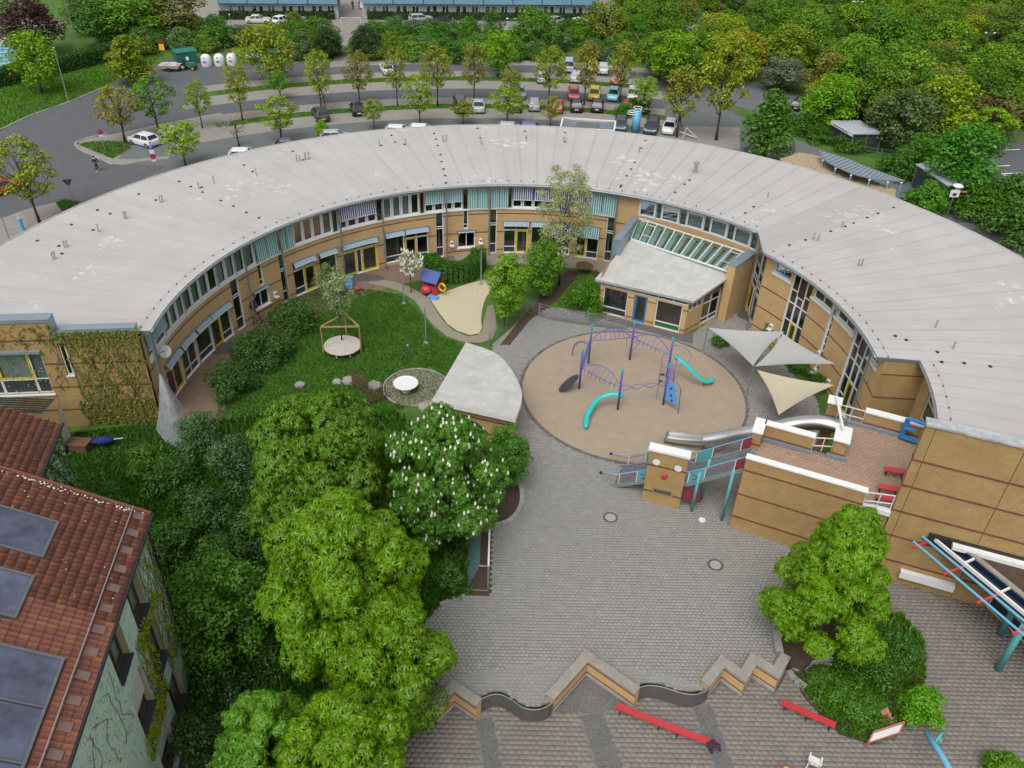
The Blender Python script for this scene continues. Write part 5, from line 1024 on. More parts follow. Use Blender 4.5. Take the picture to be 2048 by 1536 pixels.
def garden_chair(x, y, rz):
    T = thing('garden_chair', 'white plastic garden chair standing on the paving slabs', 'chair', P3(x, y, ZL), rz=rz)
    m = MB(); m.box(-.24, .24, -.24, .22, .4, .44); part('seat', m, 'white_paint', T, True)
    m = MB(); [m.bar((sx * .2, .22 + .0, .42), (sx * .17, .34, .86), .05) for sx in (-1, 0, 1)]; m.tube(smooth_curve([(-.24, .24, .45), (-.24, .33, .75), (-.1, .36, .9), (.1, .36, .9), (.24, .33, .75), (.24, .24, .45)], 4), .03, 6); part('backrest', m, 'white_paint', T, True)
    for sx in (-1, 1):
        m = MB(); m.bar((sx * .27, -.22, .64), (sx * .27, .28, .66), .06, .04); part('armrest', m, 'white_paint', T, True)
        for sy in (-.24, .24): m = MB(); m.bar((sx * .26, sy, 0), (sx * .25, sy * .9, .63 if sy < 0 else .42), .05); part('leg', m, 'white_paint', T, True)
garden_chair(1625, 1533, 2.7)
c = P3(1577, 1545, ZL + .5); m = MB(); m.box(c[0] - .35, c[0] + .35, c[1] - .3, c[1] + .3, ZL + .42, ZL + .48); [m.box(c[0] + a - .03, c[0] + a + .03, c[1] + b - .03, c[1] + b + .03, ZL, ZL + .42) for a in (-.3, .3) for b in (-.25, .25)]; single('red_stool', m, 'red_paint', 'low red square stool beside the white garden chair', 'stool')
m = MB(); m.lathe([(.02, 0), (.14, .01), (.16, .035), (.12, .05)], (c[0] - .05, c[1] + .12, ZL + .485), 14); single('yellow_disc', m, 'yellow_paint', 'yellow patterned disc lying on the red stool', 'disc')
# ------------------------------------------------------------------ goal, manholes
GL = thing('football_goal', 'white framed football goal with net at the edge of the plaza', 'goal', P3(960, 1190, 0))
g0, g1 = np.array(P3(980, 1028, 2)), np.array(P3(977, 1132, 2)); bk = np.array([-1.25, 0, 0])
m = MB(); m.bar(g0, g1, .1); part('crossbar', m, 'white_paint', GL)
for g in (g0, g1): m = MB(); m.bar((g[0], g[1], 0), g, .1); part('goal_post', m, 'galvanised', GL)
m = MB(); [m.tube([g, g + bk * .4, (g[0] + bk[0], g[1], 0)], .025, 6) for g in (g0, g1)]; m.tube([(g0[0] + bk[0], g0[1], .03), (g1[0] + bk[0], g1[1], .03)], .025, 6); m.tube([(g1[0], g1[1], .03), (g1[0] + bk[0], g1[1], .03)], .025, 6); part('back_frame', m, 'galvanised', GL)
m = MB()
for s in np.arange(0, 1.001, .05): k = g0 * (1 - s) + g1 * s; m.bar(k + bk * .4, (k[0] + bk[0], k[1], 0), .012)
for s in np.arange(0, 1, .1): q = lambda g: np.array([g[0] + bk[0] * (.4 + .6 * s), g[1], 2 * (1 - s)]); m.bar(q(g0), q(g1), .012)
part('net', m, 'teal_steel', GL, kind='stuff')
for x, y, lb in ((1221, 1035, 'round manhole cover with dark rim near the stairs'), (1431, 1130, 'round manhole cover with dark rim out on the open plaza')):
    c = P3(x, y, .0); T = thing('manhole_cover', lb, 'manhole', c, 'manhole covers in the plaza'); m = MB(); m.lathe([(.47, 0), (.46, .022), (.33, .022), (.32, .012)], c, 28); part('rim', m, 'corten', T); m = MB(); m.lathe([(.32, .0), (.32, .016)], c, 28); part('lid', m, 'concrete', T)
c = P3(1404, 1040, 0); m = MB(); m.lathe([(.22, 0), (.21, .03), (.02, .035)], c, 20); single('white_ground_disc', m, 'white_paint', 'small white round marker set in the plaza by the teal posts', 'marker')
# ------------------------------------------------------------------ beds with kerb stones
def kerb(name, pts, label, z=0.0, w=.28, h=.16, ln=.5, sm=4, gap=.03):
    C_ = [np.array(p) for p in smooth_curve(pts, sm)]; D = [0]
    for a, b in zip(C_[:-1], C_[1:]): D.append(D[-1] + np.hypot(*(b - a)))
    T = thing(name, label, 'kerb', (*C_[0], z)); n = max(1, int(D[-1] / ln))
    def at(s):
        i = min(max(0, np.searchsorted(D, s) - 1), len(C_) - 2); f = (s - D[i]) / max(1e-6, D[i + 1] - D[i]); return C_[i] * (1 - f) + C_[i + 1] * f
    for k in range(n):
        a, b = at(D[-1] * k / n + gap / 2), at(D[-1] * (k + 1) / n - gap / 2); m = MB(); hh = h + random.uniform(-.02, .02); m.bar((*a, z + hh / 2 - .03), (*b, z + hh / 2 - .03), w, hh + .06); part('kerb_stone', m, 'kerb', T)
    return T
sheet('planting_bed', [(985, 1050), (1015, 1042), (1038, 1015), (1042, 985), (1030, 960), (1000, 935), (960, 960), (950, 1040)], 'soil', .01)
sheet('planting_bed', [(984, 1191), (930, 1195), (880, 1212), (840, 1250), (780, 1300), (600, 1330), (400, 1200), (300, 1000), (400, 850), (640, 820), (800, 830), (860, 900), (940, 960), (984, 1050)], 'soil', .0)
kerb('bed_kerb', px([(988, 1052), (1018, 1044), (1040, 1018), (1044, 985), (1034, 962)]), 'curved edging of grey kerb stones round the soil bed by the chestnut', ln=.42)
kerb('bed_kerb', px([(930, 1194), (900, 1203), (880, 1212)]), 'row of grey kerb stones behind the football goal', ln=.6)
kerb('bed_kerb', px([(1557, 1312), (1551, 1272), (1560, 1236), (1575, 1215)]), 'chunky stone edging of the bed under the lone tree', w=.4, h=.35, ln=.6)
kerb('bed_kerb', px([(1575, 1345), (1590, 1365), (1610, 1380)], ZL), 'rough stones edging the bed beside the short red bench', ZL, .35, .25, .6)
BEDP = [G2(1575, 1340, ZL), G2(1612, 1400, ZL), G2(1680, 1470, ZL), G2(1745, 1490, ZL), G2(1800, 1455, ZL), G2(1850, 1360, ZL), G2(1845, 1280, ZL), G2(1800, 1230, ZL), (18.6, 30.6), BED_R[2], BED_R[1]]
mb = MB(); mb.prism(BEDP, ZL - .02, ZL + .12); struct('planting_bed', mb, 'soil')
mb = MB(); mb.prism([BED_R[0], BED_R[1], BED_R[2], BED_R[3], (19.5, 33.2), (19.8, 30.5), (17.5, 28.2), (15.6, 26.6)], ZL, .0); struct('planting_bed', mb, 'soil')
for k in range(3): m = MB(); a, b = np.array(G2(1588, 1310 + k * 8, -.1)), np.array(G2(1665, 1300 + k * 8, -.1)); m.bar((*a, -.15 - k * .2), (*b, -.15 - k * .2), .4, .18); single('garden_step', m, 'concrete', 'grey concrete steps beside the bed under the lone tree', 'step', group='garden steps')
# ------------------------------------------------------------------ lawn furniture
RT = thing('round_table', 'large round grey wooden table built round a young tree trunk', 'table', P3(685, 700, 0)); c = np.array(P3(685, 690, .48)); n_ = 9; R_ = 1.45
for k in range(n_):
    y0, y1 = -R_ + 2 * R_ * k / n_, -R_ + 2 * R_ * (k + 1) / n_ - .02; ym = [y0 + (y1 - y0) * t for t in (0, .5, 1)]; xs = [math.sqrt(max(.02, R_ * R_ - y * y)) for y in ym]; m = MB(); m.prism([(c[0] - xs[0], c[1] + ym[0]), (c[0] + xs[0], c[1] + ym[0]), (c[0] + xs[1], c[1] + ym[1]), (c[0] + xs[2], c[1] + ym[2]), (c[0] - xs[2], c[1] + ym[2]), (c[0] - xs[1], c[1] + ym[1])], .42, .48, bottom=True); part('plank', m, 'wood_grey', RT)
for t in th_(7): m = MB(); m.bar((c[0] + 1.2 * math.cos(t), c[1] + 1.2 * math.sin(t), 0), (c[0] + 1.2 * math.cos(t), c[1] + 1.2 * math.sin(t), .42), .12); part('leg', m, 'wood_grey', RT)
TS = thing('tree_support', 'triangular wooden frame of three posts bracing the young tree', 'support', P3(685, 690, 0)); tp = [np.array(P3(641, 654, 2.4)), np.array(P3(718, 653, 2.4)), np.array(P3(689, 627, 2.4))]
for p in tp: m = MB(); m.tube([(p[0], p[1], 0), p], .055, 8); part('post', m, 'wood', TS)
for a, b in ((0, 1), (1, 2), (2, 0)): m = MB(); m.bar(tp[a], tp[b], .09, .11); part('beam', m, 'wood', TS)
for (x, y), (tx, ty), h, lb in (((808, 606), (800, 555), None, 'slender grey-green pole beside the bend of the curved path'), ((852, 685), (843.6, 614), None, 'slender grey-green pole on the lawn near the pavilion'), ((962, 568), (966, 502), None, 'slender grey pole between the sandpit and the hedge')):
    b = np.array(P3(x, y, 0)); d = ray(tx, ty); s = np.hypot(*b[:2]) / np.hypot(*d[:2]); h = 36 + d[2] * s; m = MB(); m.tube([b, (b[0], b[1], h)], .055, 8); m.lathe([(.22, 0), (.2, .05), (.06, .08)], b, 10); single('garden_pole', m, 'pole_green', lb, 'pole', group='poles in the courtyard garden')
m = MB(); t_ = P3(815, 691, 1.3); [m.tube([t_, P3(x, y, 0)], .025, 6) for x, y in ((802, 717), (831, 718), (818, 708))]; m.blob(t_, (.1, .1, .08), 6); single('metal_tripod', m, 'galvanised', 'small metal tripod standing on the lawn', 'tripod')
# playhouse
PH = thing('playhouse', 'plastic playhouse with blue roof, red walls and yellow ring', 'playhouse', P3(866, 583, 0)); c = np.array(P3(866, 583, 0)); mat('roof_blue', (.06, .1, .3), .5, var=.05)
m = MB(); a = np.array([.83, -.4, 0]); b = np.array([.4, .83, 0]); z = np.array([0, 0, 1])
m.hexa([c - a * .75 - b * .7, c + a * .75 - b * .7, c + a * .75 + b * .7, c - a * .75 + b * .7, c - a * .75 - b * .7 + z * .8, c + a * .75 - b * .7 + z * .8, c + a * .75 + b * .7 + z * .8, c - a * .75 + b * .7 + z * .8]); part('wall', m, 'red_paint', PH)
for s in (-1, 1): m = MB(); q = [c - a * .95 + z * 2.1, c + a * .95 + z * 2.1, c + a * .95 + b * s * .95 + z * 1.35, c - a * .95 + b * s * .95 + z * 1.35]; m.hexa([k - z * .06 for k in q] + q); part('roof_panel', m, 'roof_blue', PH)
for sx in (-1, 1):
    for sy in (-1, 1): m = MB(); m.bar(c + a * .7 * sx + b * .65 * sy, c + a * .7 * sx + b * .65 * sy + z * 1.6, .1); part('corner_post', m, 'red_paint', PH)
m = MB(); cy = c + a * 1.15 - b * .2 + z * .8; m.tube([cy + (a * math.cos(t) + z * math.sin(t)) * .35 for t in list(th_(14)) + [0]], .09, 8); part('ring', m, 'yellow_paint', PH, smooth=True)
m = MB(); m.bar(c + a * .2 - b * 1.1 + z * .1, c + a * 1.2 - b * 1.1 + z * .1, .5, .15); part('doorstep', m, 'panel_blue', PH)
m = MB(); m.blob(c - a * .2 - b * .85 + z * .5, (.5, .4, .4), 8); part('bucket_seat', m, 'red_paint', PH, smooth=True)
# fountain circle, trellis, boulders
cF = np.array(G2(832, 775, 0)); mb = MB(); mb.sheet([(cF[0] + 2.35 * math.cos(t), cF[1] + 2.35 * math.sin(t)) for t in th_(40)], .016); struct('round_patio', mb, 'path_concrete')
kerb('patio_kerb', [tuple(cF + 2.4 * np.array([math.cos(t), math.sin(t)])) for t in np.linspace(.2, 4.2, 16)], 'thin pale edging round the little patio by the pavilion', w=.1, h=.08, ln=.5)
m = MB(); c = P3(812, 782, 0); m.lathe([(.35, 0), (.3, .1), (.28, .6), (.9, .66), (.92, .74), (.86, .7), (.1, .68)], c, 28); single('stone_basin', m, 'white_paint', 'white round basin on the little patio under the flowering chestnut', 'basin', smooth=False)
for x0, y0, x1, y1, hh, lb in ((706, 772, 737, 790, 1.5, 'brown lattice trellis panel behind the dark chestnut'), (735, 812, 772, 800, 1.3, 'brown wooden trellis fence next to the patio')):
    a, b = np.array(P3(x0, y0, 0)), np.array(P3(x1, y1, 0)); T = thing('trellis', lb, 'trellis', (a + b) / 2, 'wooden trellises')
    for t in np.linspace(0, 1, 8): k = a * (1 - t) + b * t; m = MB(); m.bar(k, k + [0, 0, hh * (1 + .15 * math.sin(t * 9))], .07); part('slat', m, 'wood_dark', T)
    for z_ in (.35, .8, 1.15): m = MB(); m.bar(a + [0, 0, z_], b + [0, 0, z_], .06); part('rail', m, 'wood_dark', T)
for x, y, r in ((674, 764, .35), (697, 762, .5), (748, 772, .55), (600, 770, .4), (850, 815, .5)):
    c = P3(x, y, r * .3); m = MB(); m.blob(c, (r, r * .8, r * .7), 7); m.v = [tuple(np.array(v) + RNG.normal(0, r * .06, 3)) for v in m.v]; single('boulder', m, 'kerb', 'pale rounded boulder lying on the lawn edge behind the chestnut', 'boulder', group='boulders at the lawn edge')
# ------------------------------------------------------------------ fences
def bar_fence(pts, label, name='steel_fence', h=1.2, z=0.0, nb=6, post=1.9, matn='galvanised', skip=()):
    T = thing(name, label, 'fence', (*pts[0][:2], z)); 
    for i in range(len(pts) - 1):
        a, b = np.array(pts[i][:2]), np.array(pts[i + 1][:2]); L0 = np.hypot(*(b - a)); n = max(1, int(round(L0 / post)))
        for k in range(n + (1 if i == len(pts) - 2 else 0)): p = a + (b - a) * k / n; m = MB(); m.bar((*p, z), (*p, z + h + .05), .07); part('post', m, matn, T)
        for j in range(nb): zz_ = z + .12 + (h - .14) * j / (nb - 1); m = MB(); m.bar((*a, zz_), (*b, zz_), .035); part('rail', m, matn, T)
    return T
fA, fB, fC, fD = G2(1053, 625), G2(1078, 633), G2(1107, 641), G2(1250, 660)
bar_fence([fA, fB], 'short galvanised rail fence between the wire fence and the gate'); bar_fence([fC, G2(1175, 651), fD], 'galvanised rail fence along the play yard in front of the annex hedge', nb=7)
T = thing('steel_gate', 'small galvanised gate in the rail fence', 'gate', (*fB, 0)); m = MB(); a, b = np.array(fB), np.array(fC)
for z_ in (.1, .4, .7, 1.0, 1.25): m.bar((*(a * .97 + b * .03), z_), (*(a * .03 + b * .97), z_), .035)
part('bars', m, 'galvanised', T)
for t in (.02, .98): m = MB(); k = a * (1 - t) + b * t; m.bar((*k, .05), (*k, 1.3), .07); part('stile', m, 'galvanised', T)
WF = thing('wire_fence', 'tall dark wire mesh fence dividing garden and play yard', 'fence', (*fA, 0)); wpts = [np.array(G2(978, 694)), np.array(G2(1012, 660)), np.array(fA), np.array(G2(1092, 590)), np.array(G2(1135, 545))]; m = MB()
for a, b in zip(wpts[:-1], wpts[1:]):
    L0 = np.hypot(*(b - a)); mm = MB(); mm.tube([(*a, 0), (*a, 1.35)], .035, 6); part('post', mm, 'galvanised', WF)
    for s in np.arange(0, L0, .1): k = a + (b - a) * s / L0; m.bar((*k, .05), (*k, 1.3), .007)
    for z_ in np.arange(.1, 1.35, .2): m.bar((*a, z_), (*b, z_), .01)
part('mesh', m, 'grey_metal', WF, kind='stuff')
sheet('planting_bed', [(1000, 690), (1046, 632), (1090, 590), (1135, 540), (1160, 545), (1115, 600), (1060, 640), (1020, 690)], 'soil', .022)
# ------------------------------------------------------------------ climbing net, dish, tripod, parasol
mat('net_cord', (.36, .37, .4), .9, var=.2)
a0, b0, c0_, d0_ = np.array(P3(318, 742, 5.2)), np.array(P3(405, 850, .3)), np.array(P3(312, 858, .2)), np.array(P3(370, 905, .2)); NT = thing('rope_net', 'grey rope net hung from the building corner above the shrubs', 'net', (c0_ + b0) / 2); m = MB(); n_ = 26
gq = lambda i, j: (a0 * (1 - i / n_) + (c0_ * (1 - j / n_) + b0 * (j / n_) + (d0_ - (b0 + c0_) / 2) * 4 * (j / n_) * (1 - j / n_)) * (i / n_)) + np.array([0, 0, -.5 * math.sin(math.pi * i / n_)])
for i in range(1, n_ + 1):
    for j in range(n_):
        m.bar(gq(i, j), gq(i, j + 1), .018)
        if i < n_: m.bar(gq(i, j), gq(i + 1, j), .018); m.bar(gq(i, j), gq(i + 1, j + 1), .014)
part('netting', m, 'net_cord', NT, kind='stuff')
c = np.array(P3(330, 703, 4.6)); SD = thing('satellite_dish', 'white satellite dish on the ring wall above the first yellow door', 'satellite dish', c); m = MB(); m.lathe([(.02, -.08), (.25, -.05), (.45, .05), (.44, .07), (.25, -.02), (.02, -.05)], (0, 0, 0), 20); Rm = np.array(Matrix.Rotation(rad(60), 3, 'X')); m.v = [tuple(Rm @ np.array(v) + c) for v in m.v]; part('dish', m, 'white_paint', SD, smooth=True); m = MB(); m.tube([c, np.array(pol(-91.5, 25.4, 4.5))], .04, 6); m.tube([c + [0, .0, -.4], c + [.1, -.4, .1]], .02, 5); part('arm', m, 'grey_metal', SD)
b = np.array(P3(513, 645, 0)); m = MB(); [m.tube([b + [.5 * math.cos(t), .5 * math.sin(t), 0], b + [0, 0, 1.3]], .03, 6) for t in (.3, 2.4, 4.5)]; m.tube([b + [.5 * math.cos(t), .5 * math.sin(t), .03] for t in (.3, 2.4, 4.5, .3)], .02, 5); EQ = thing('black_easel', 'black covered apparatus on a three-legged stand by the ring wall', 'stand', b); part('legs', m, 'black_rubber', EQ); m = MB(); [m.blob(b + np.array([dx, 0, h]), (.26, .22, .25), 7) for dx, h in ((-.1, 1.5), (.12, 1.6), (0, 1.85))]; part('cover', m, 'jacket_cloth', EQ, smooth=True)
mat('parasol_blue', (.02, .025, .17), .85, var=.2); p, q = np.array(P3(182, 884, .6)), np.array(P3(246, 876, .6)); PS = thing('folded_parasol', 'folded dark blue parasol lying on its side by the ivy wall', 'parasol', (p + q) / 2 - [0, 0, .6]); m = MB(); m.tube([p, p * .7 + q * .3, p * .35 + q * .65, p * .3 + q * .7], [.06, .3, .22, .05], 10); part('canopy', m, 'parasol_blue', PS, smooth=True); m = MB(); m.tube([p * .3 + q * .7, q], .03, 6); part('pole', m, 'white_paint', PS)
m = MB(); c = P3(168, 900, 0); m.prism([(c[0] - .9, c[1] - .3), (c[0] + .4, c[1] - .4), (c[0] + .5, c[1] + .4), (c[0] - .8, c[1] + .5)], -.1, .6); m.prism([(c[0] - .95, c[1] - .35), (c[0] + .45, c[1] - .45), (c[0] + .55, c[1] + .45), (c[0] - .85, c[1] + .55)], .6, .68, 0); single('storage_chest', m, 'wood_dark', 'dark brown storage chest beside the folded blue parasol', 'chest')
# doormats and toys along the facade
for x, y, rx, ry, lb in ((444, 697, 1.5, .9, 'grey half-round rubber mat at a yellow door near the ivy wall'), (728, 555, 1.9, .7, 'long grey mat in front of the double yellow doors'), (1500, 632, 1.1, .8, 'grey mat at the yellow door in the ring corner')):
    c = P3(x, y, .012); m = MB(); m.lathe([(1, 0), (.98, .02)], (0, 0, 0), 24); m.v = [(c[0] + v[0] * rx, c[1] + v[1] * ry, c[2] + v[2]) for v in m.v]; single('door_mat', m, 'grey_metal' if False else 'corten', lb, 'mat')
m = MB(); c = P3(700, 571, 0); m.box(c[0] - .3, c[0] + .3, c[1] - .2, c[1] + .2, 0, .9); m.box(c[0] - .3, c[0] + .3, c[1] - .6, c[1] - .2, 0, .35); single('toy_slide', m, 'panel_blue', 'small blue plastic toy beside the lawn by the double doors', 'toy')
m = MB(); m.blob(P3(714, 577, .2), (.3, .22, .2), 7); single('toy_car', m, 'red_paint', 'small red plastic toy at the lawn edge by the double doors', 'toy', smooth=True)
for x, y, lb in ((1168, 545, 'dark brown round table in the shaded yard left of the annex'),):
    T = thing('garden_table', lb, 'table', P3(x, y, 0)); c = P3(x, y, 0); m = MB(); m.lathe([(.8, .7), (.8, .75), (.05, .76)], c, 18); part('top', m, 'wood_dark', T); m = MB(); m.tube([c, (c[0], c[1], .7)], .07, 8); part('leg', m, 'wood_dark', T)
for dx, dy, lb in ((-1.1, -.4, 'dark stool on the fence side of the brown garden table'), (1.0, -.5, 'dark stool on the annex side of the brown garden table'), (.2, 1.1, 'dark stool on the wall side of the brown garden table')): m = MB(); m.lathe([(.2, 0), (.18, .42), (.24, .45), (.02, .47)], (c[0] + dx, c[1] + dy, 0), 10); single('garden_stool', m, 'wood_dark', lb, 'stool', group='stools round the garden table')
# notice board and blue bent pipes by the bed, bottom right
mat('pink_board', (.42, .15, .12), .7, var=.2); NB = thing('notice_board', 'low red-framed sign board standing at the corner of the bed', 'sign', P3(1765, 1495, ZL)); a, b = np.array(P3(1737, 1485, ZL + .55)), np.array(P3(1798, 1465, ZL + .75)); up_ = np.array([.15, .2, .55]); q = [a, b, b + up_, a + up_]; m = MB(); m.hexa([k + [.03, .03, 0] for k in q] + q); part('panel', m, 'white_coping', NB)
m = MB(); [m.bar(q[i], q[(i + 1) % 4], .07) for i in range(4)]; [m.bar(k, (k[0], k[1], ZL), .06) for k in (a, b)]; part('frame', m, 'pink_board', NB)
m = MB(); a, b = np.array(P3(1768, 1418, ZL + 1.0)), np.array(P3(1785, 1462, ZL + .3)); m.bar(a, b, .5, .04); single('leaning_board', m, 'pink_board', 'faded pink board leaning in the shrubs behind the sign board', 'board')
BP = thing('bent_pipe_frame', 'blue and teal steel pipe frame rising beside the small bush', 'pipe frame', P3(1880, 1500, ZL)); m = MB(); m.tube([P3(1852, 1465, 1.4), P3(1880, 1505, 1.6), P3(1935, 1600, 1.9)], .14, 10); part('beam', m, 'sky_paint', BP, smooth=True); m = MB(); m.tube([P3(1870, 1490, ZL), P3(1880, 1480, 1.3)], .1, 10); m.tube([P3(1868, 1488, 1.3), P3(1885, 1465, 1.6)], .08, 8); part('post', m, 'teal_steel', BP, smooth=True)
# ------------------------------------------------------------------ vegetation
def unit(v): return v / (np.linalg.norm(v, axis=-1, keepdims=True) + 1e-9)
def leaf_quads(P, Nn, size, rng, asp=.55):
    """one folded diamond leaf per point"""
    n = len(P); a = unit(np.cross(Nn, rng.normal(size=(n, 3)))); b = unit(np.cross(Nn, a)); l = (size * rng.uniform(.6, 1.3, n))[:, None]
    V = np.stack([P - a * l * .5, P - b * l * asp * .5 + Nn * l * .12, P + a * l * .5 - Nn * l * .1, P + b * l * asp * .5 + Nn * l * .12], 1); return V.reshape(-1, 3), np.arange(n * 4).reshape(-1, 4)
def palmate(P, Nn, size, rng, k=6):
    """hand-shaped chestnut leaf: drooping leaflets round a stalk end"""
    n = len(P); a = unit(np.cross(Nn, rng.normal(size=(n, 3)))); b = np.cross(Nn, a); l = (size * rng.uniform(.7, 1.2, n))[:, None]; Vs = []
    for j in range(k):
        t = 2 * math.pi * j / k * .86 + .4; d = a * math.cos(t) + b * math.sin(t); s = np.cross(Nn, d); tip = P + d * l * .55 - Nn * l * .22 - np.array([0, 0, 1]) * l * .12; mid = P + d * l * .3 - Nn * l * .02
        Vs.append(np.stack([P, mid - s * l * .11, tip, mid + s * l * .11], 1))
    V = np.stack(Vs, 1).reshape(-1, 3); return V, np.arange(len(V)).reshape(-1, 4)
PROF = {'round': lambda f: math.sin(math.pi * (.12 + .8 * f)) ** .7, 'cone': lambda f: (1.05 - f) ** .75 * min(1, .55 + f * 3), 'oval': lambda f: math.sin(math.pi * (.08 + .84 * f)) ** .9, 'vase': lambda f: (.35 + .75 * f) * (1 if f < .8 else (1 - f) * 4.2 + .16), 'mound': lambda f: math.sqrt(max(.02, 1 - f * f))}
def lobes_for(R, z0, z1, n, prof, rng, lr):
    out = []
    for k in range(n):
        f = (k + rng.uniform(0, 1)) / n; f = f ** .9; p = PROF[prof](f); r = R * p * math.sqrt(rng.uniform(.12, 1)) * .82; a = k * 2.4 + rng.uniform(-.5, .5); rl = lr * R * rng.uniform(.75, 1.2) * (.55 + .45 * p); out.append(((r * math.cos(a), r * math.sin(a), z0 + (z1 - z0) * f * .92 + .04), rl))
    return out
def crown_data(L, n, size, rng, kind='leaf', flat=.8, inner=.25):
    w = np.array([l[1] ** 2 for l in L]); w /= w.sum(); idx = rng.choice(len(L), n, p=w); c = np.array([l[0] for l in L])[idx]; r = np.array([l[1] for l in L])[idx]
    d = unit(rng.normal(size=(n, 3)) + [0, 0, .45]); rr = np.where(rng.uniform(size=n) < inner, rng.uniform(.3, .8, n), rng.uniform(.82, 1.08, n)); P = c + d * (r * rr)[:, None] * [1, 1, flat]
    Nn = unit(d * .8 + rng.normal(size=(n, 3)) * .38 + [0, 0, .55]); return (palmate if kind == 'palm' else leaf_quads)(P, Nn, size, rng)
def trunk_mb(H, z0, L, r0, rng, nlimb=9, lean=.03):
    m = MB(); top = np.array([rng.normal(0, lean * H), rng.normal(0, lean * H), H * .82]); f = lambda t: np.array([top[0] * t ** 1.5, top[1] * t ** 1.5, top[2] * t])
    m.tube([f(t) for t in np.linspace(0, 1, 7)], [r0 * (1.25 if t == 0 else 1 - .82 * t) for t in np.linspace(0, 1, 7)], 7)
    for l in sorted(L, key=lambda k: -k[1])[:nlimb]:
        e = np.array(l[0]); t = min(.92, max(.25, (e[2] - l[1] * .5) / H * .85)); b = f(t); mid = (b + e) / 2 + [0, 0, -.1 * np.linalg.norm(e - b)]; m.tube([b, mid, e, e + (e - mid) * .5], [r0 * .38, r0 * .25, r0 * .14, r0 * .05], 5)
    return m
def tree(name, label, cat, base, H, R, prof='round', z0=None, n=3000, size=.3, col=(.06, .12, .02), kind='leaf', nl=16, lr=.42, seed=1, r0=None, group=None, flat=.8, inner=.25, limbs=9, trunk=True, extra=None):
    rng = np.random.default_rng(seed); z0 = H * .28 if z0 is None else z0; L = lobes_for(R, z0, H, nl, prof, rng, lr); T = thing(name, label, cat, base, group)
    if trunk: m = trunk_mb(H, z0, L, r0 or .035 * H, rng, limbs); part('trunk', m, 'bark', T, True, smooth=True)
    V, F = crown_data(L, n, size, rng, kind, flat, inner); o = fast_mesh('crown', V, F, M['leaf'], T); o.color = (*col, 1)
    if extra:                                                 # flower candles of the chestnut
        k, ccol = extra; P = []; idx = rng.integers(0, len(L), k); m = MB()
        for i in idx:
            c, r = L[i]; d = unit(rng.normal(size=3) + [0, -.35, .75]); q = np.array(c) + d * r * [1, 1, flat] * 1.04; h = rng.uniform(.18, .3); w = .075; m.lathe([(w * .7, 0), (w, h * .3), (w * .55, h * .75), (.01, h)], q, 5)
        part('blossom', m, ccol, T, True, kind='stuff')
    return T
mat('blossom_white', (.78, .76, .62), .8, var=.12, scale=20)
# --- foreground trees
def tb(x, y, z): p = G(x, y, z); return (float(p[0]), float(p[1]), 0.0)
tree('chestnut_tree', 'large dark green chestnut tree without blossom between lawn and plaza', 'tree', tb(655, 950, 5.5), 10.4, 4.75, 'round', 2.0, 9500, .46, (.075, .15, .011), 'palm', 62, .25, 11, .22, inner=.3)
tree('flowering_chestnut', 'chestnut tree covered in white flower candles beside the football goal', 'tree', tb(888, 965, 4.8), 9.4, 3.6, 'round', 1.6, 7500, .4, (.065, .16, .018), 'palm', 54, .25, 12, .2, inner=.3, extra=(430, 'blossom_white'))
tree('maple_tree', 'tall bright yellow-green chestnut in the foreground, taller than its neighbours', 'tree', tb(685, 1195, 5.6), 11.6, 4.1, 'oval', 2.0, 10500, .46, (.1, .195, .01), 'palm', 64, .25, 13, .22, inner=.25)
tree('maple_tree', 'bright green chestnut leaning over the end of the zigzag wall', 'tree', tb(765, 1320, 4.8), 7.9, 3.1, 'round', 1.4, 5600, .42, (.095, .185, .01), 'palm', 46, .28, 14, .18)
tree('chestnut_tree', 'bright chestnut at the very bottom between the mint house and the zigzag wall', 'tree', tb(690, 1500, 4.6), 7.2, 2.8, 'round', 1.2, 5200, .42, (.105, .2, .01), 'palm', 46, .28, 15, .18)
tree('chestnut_tree', 'chestnut with reddish young shoots below the mint house windows', 'tree', tb(520, 1480, 4.0), 6.2, 2.3, 'round', 1.0, 3800, .42, (.085, .19, .018), 'palm', 40, .28, 16, .16)
tree('leafy_tree', 'fine-leaved dark green tree standing close to the mint house', 'tree', tb(440, 1220, 3.6), 6.6, 2.9, 'round', .8, 11000, .2, (.06, .145, .014), 'leaf', 54, .26, 17, .15)
tree('leafy_tree', 'olive tinged leafy tree tucked below the bright foreground chestnut', 'tree', tb(800, 1400, 2.6), 4.6, 1.9, 'round', .6, 6500, .18, (.07, .13, .012), 'leaf', 20, .4, 18, .12)
tree('maple_tree', 'lone bright green maple standing in front of the terrace building', 'tree', tb(1668, 1180, 4.2), 10.0, 3.8, 'cone', 1.6, 9500, .38, (.1, .2, .009), 'palm', 66, .25, 19, .2, inner=.25)
tree('small_tree', 'small round green tree beside the soil bed at the plaza', 'tree', tb(1015, 915, 2.4), 4.4, 1.75, 'round', .7, 7000, .15, (.055, .16, .014), 'leaf', 26, .36, 20, .09)
tree('small_tree', 'leafy light green lime tree next to the sandpit', 'tree', tb(1012, 582, 3.2), 6.6, 2.0, 'oval', 1.0, 7500, .2, (.13, .25, .02), 'leaf', 30, .36, 21, .1)
tree('small_tree', 'dense green tree behind the lime tree by the wire fence', 'tree', tb(1085, 540, 2.8), 5.6, 1.9, 'round', .8, 7000, .19, (.085, .19, .016), 'leaf', 28, .36, 22, .1)
tree('slender_tree', 'tall slender pale-leaved tree rising above the eaves', 'tree', tb(1118, 572, 0), 11.6, 2.9, 'round', 3.2, 9500, .17, (.27, .29, .13), 'leaf', 60, .22, 23, .1, inner=.5, limbs=26)
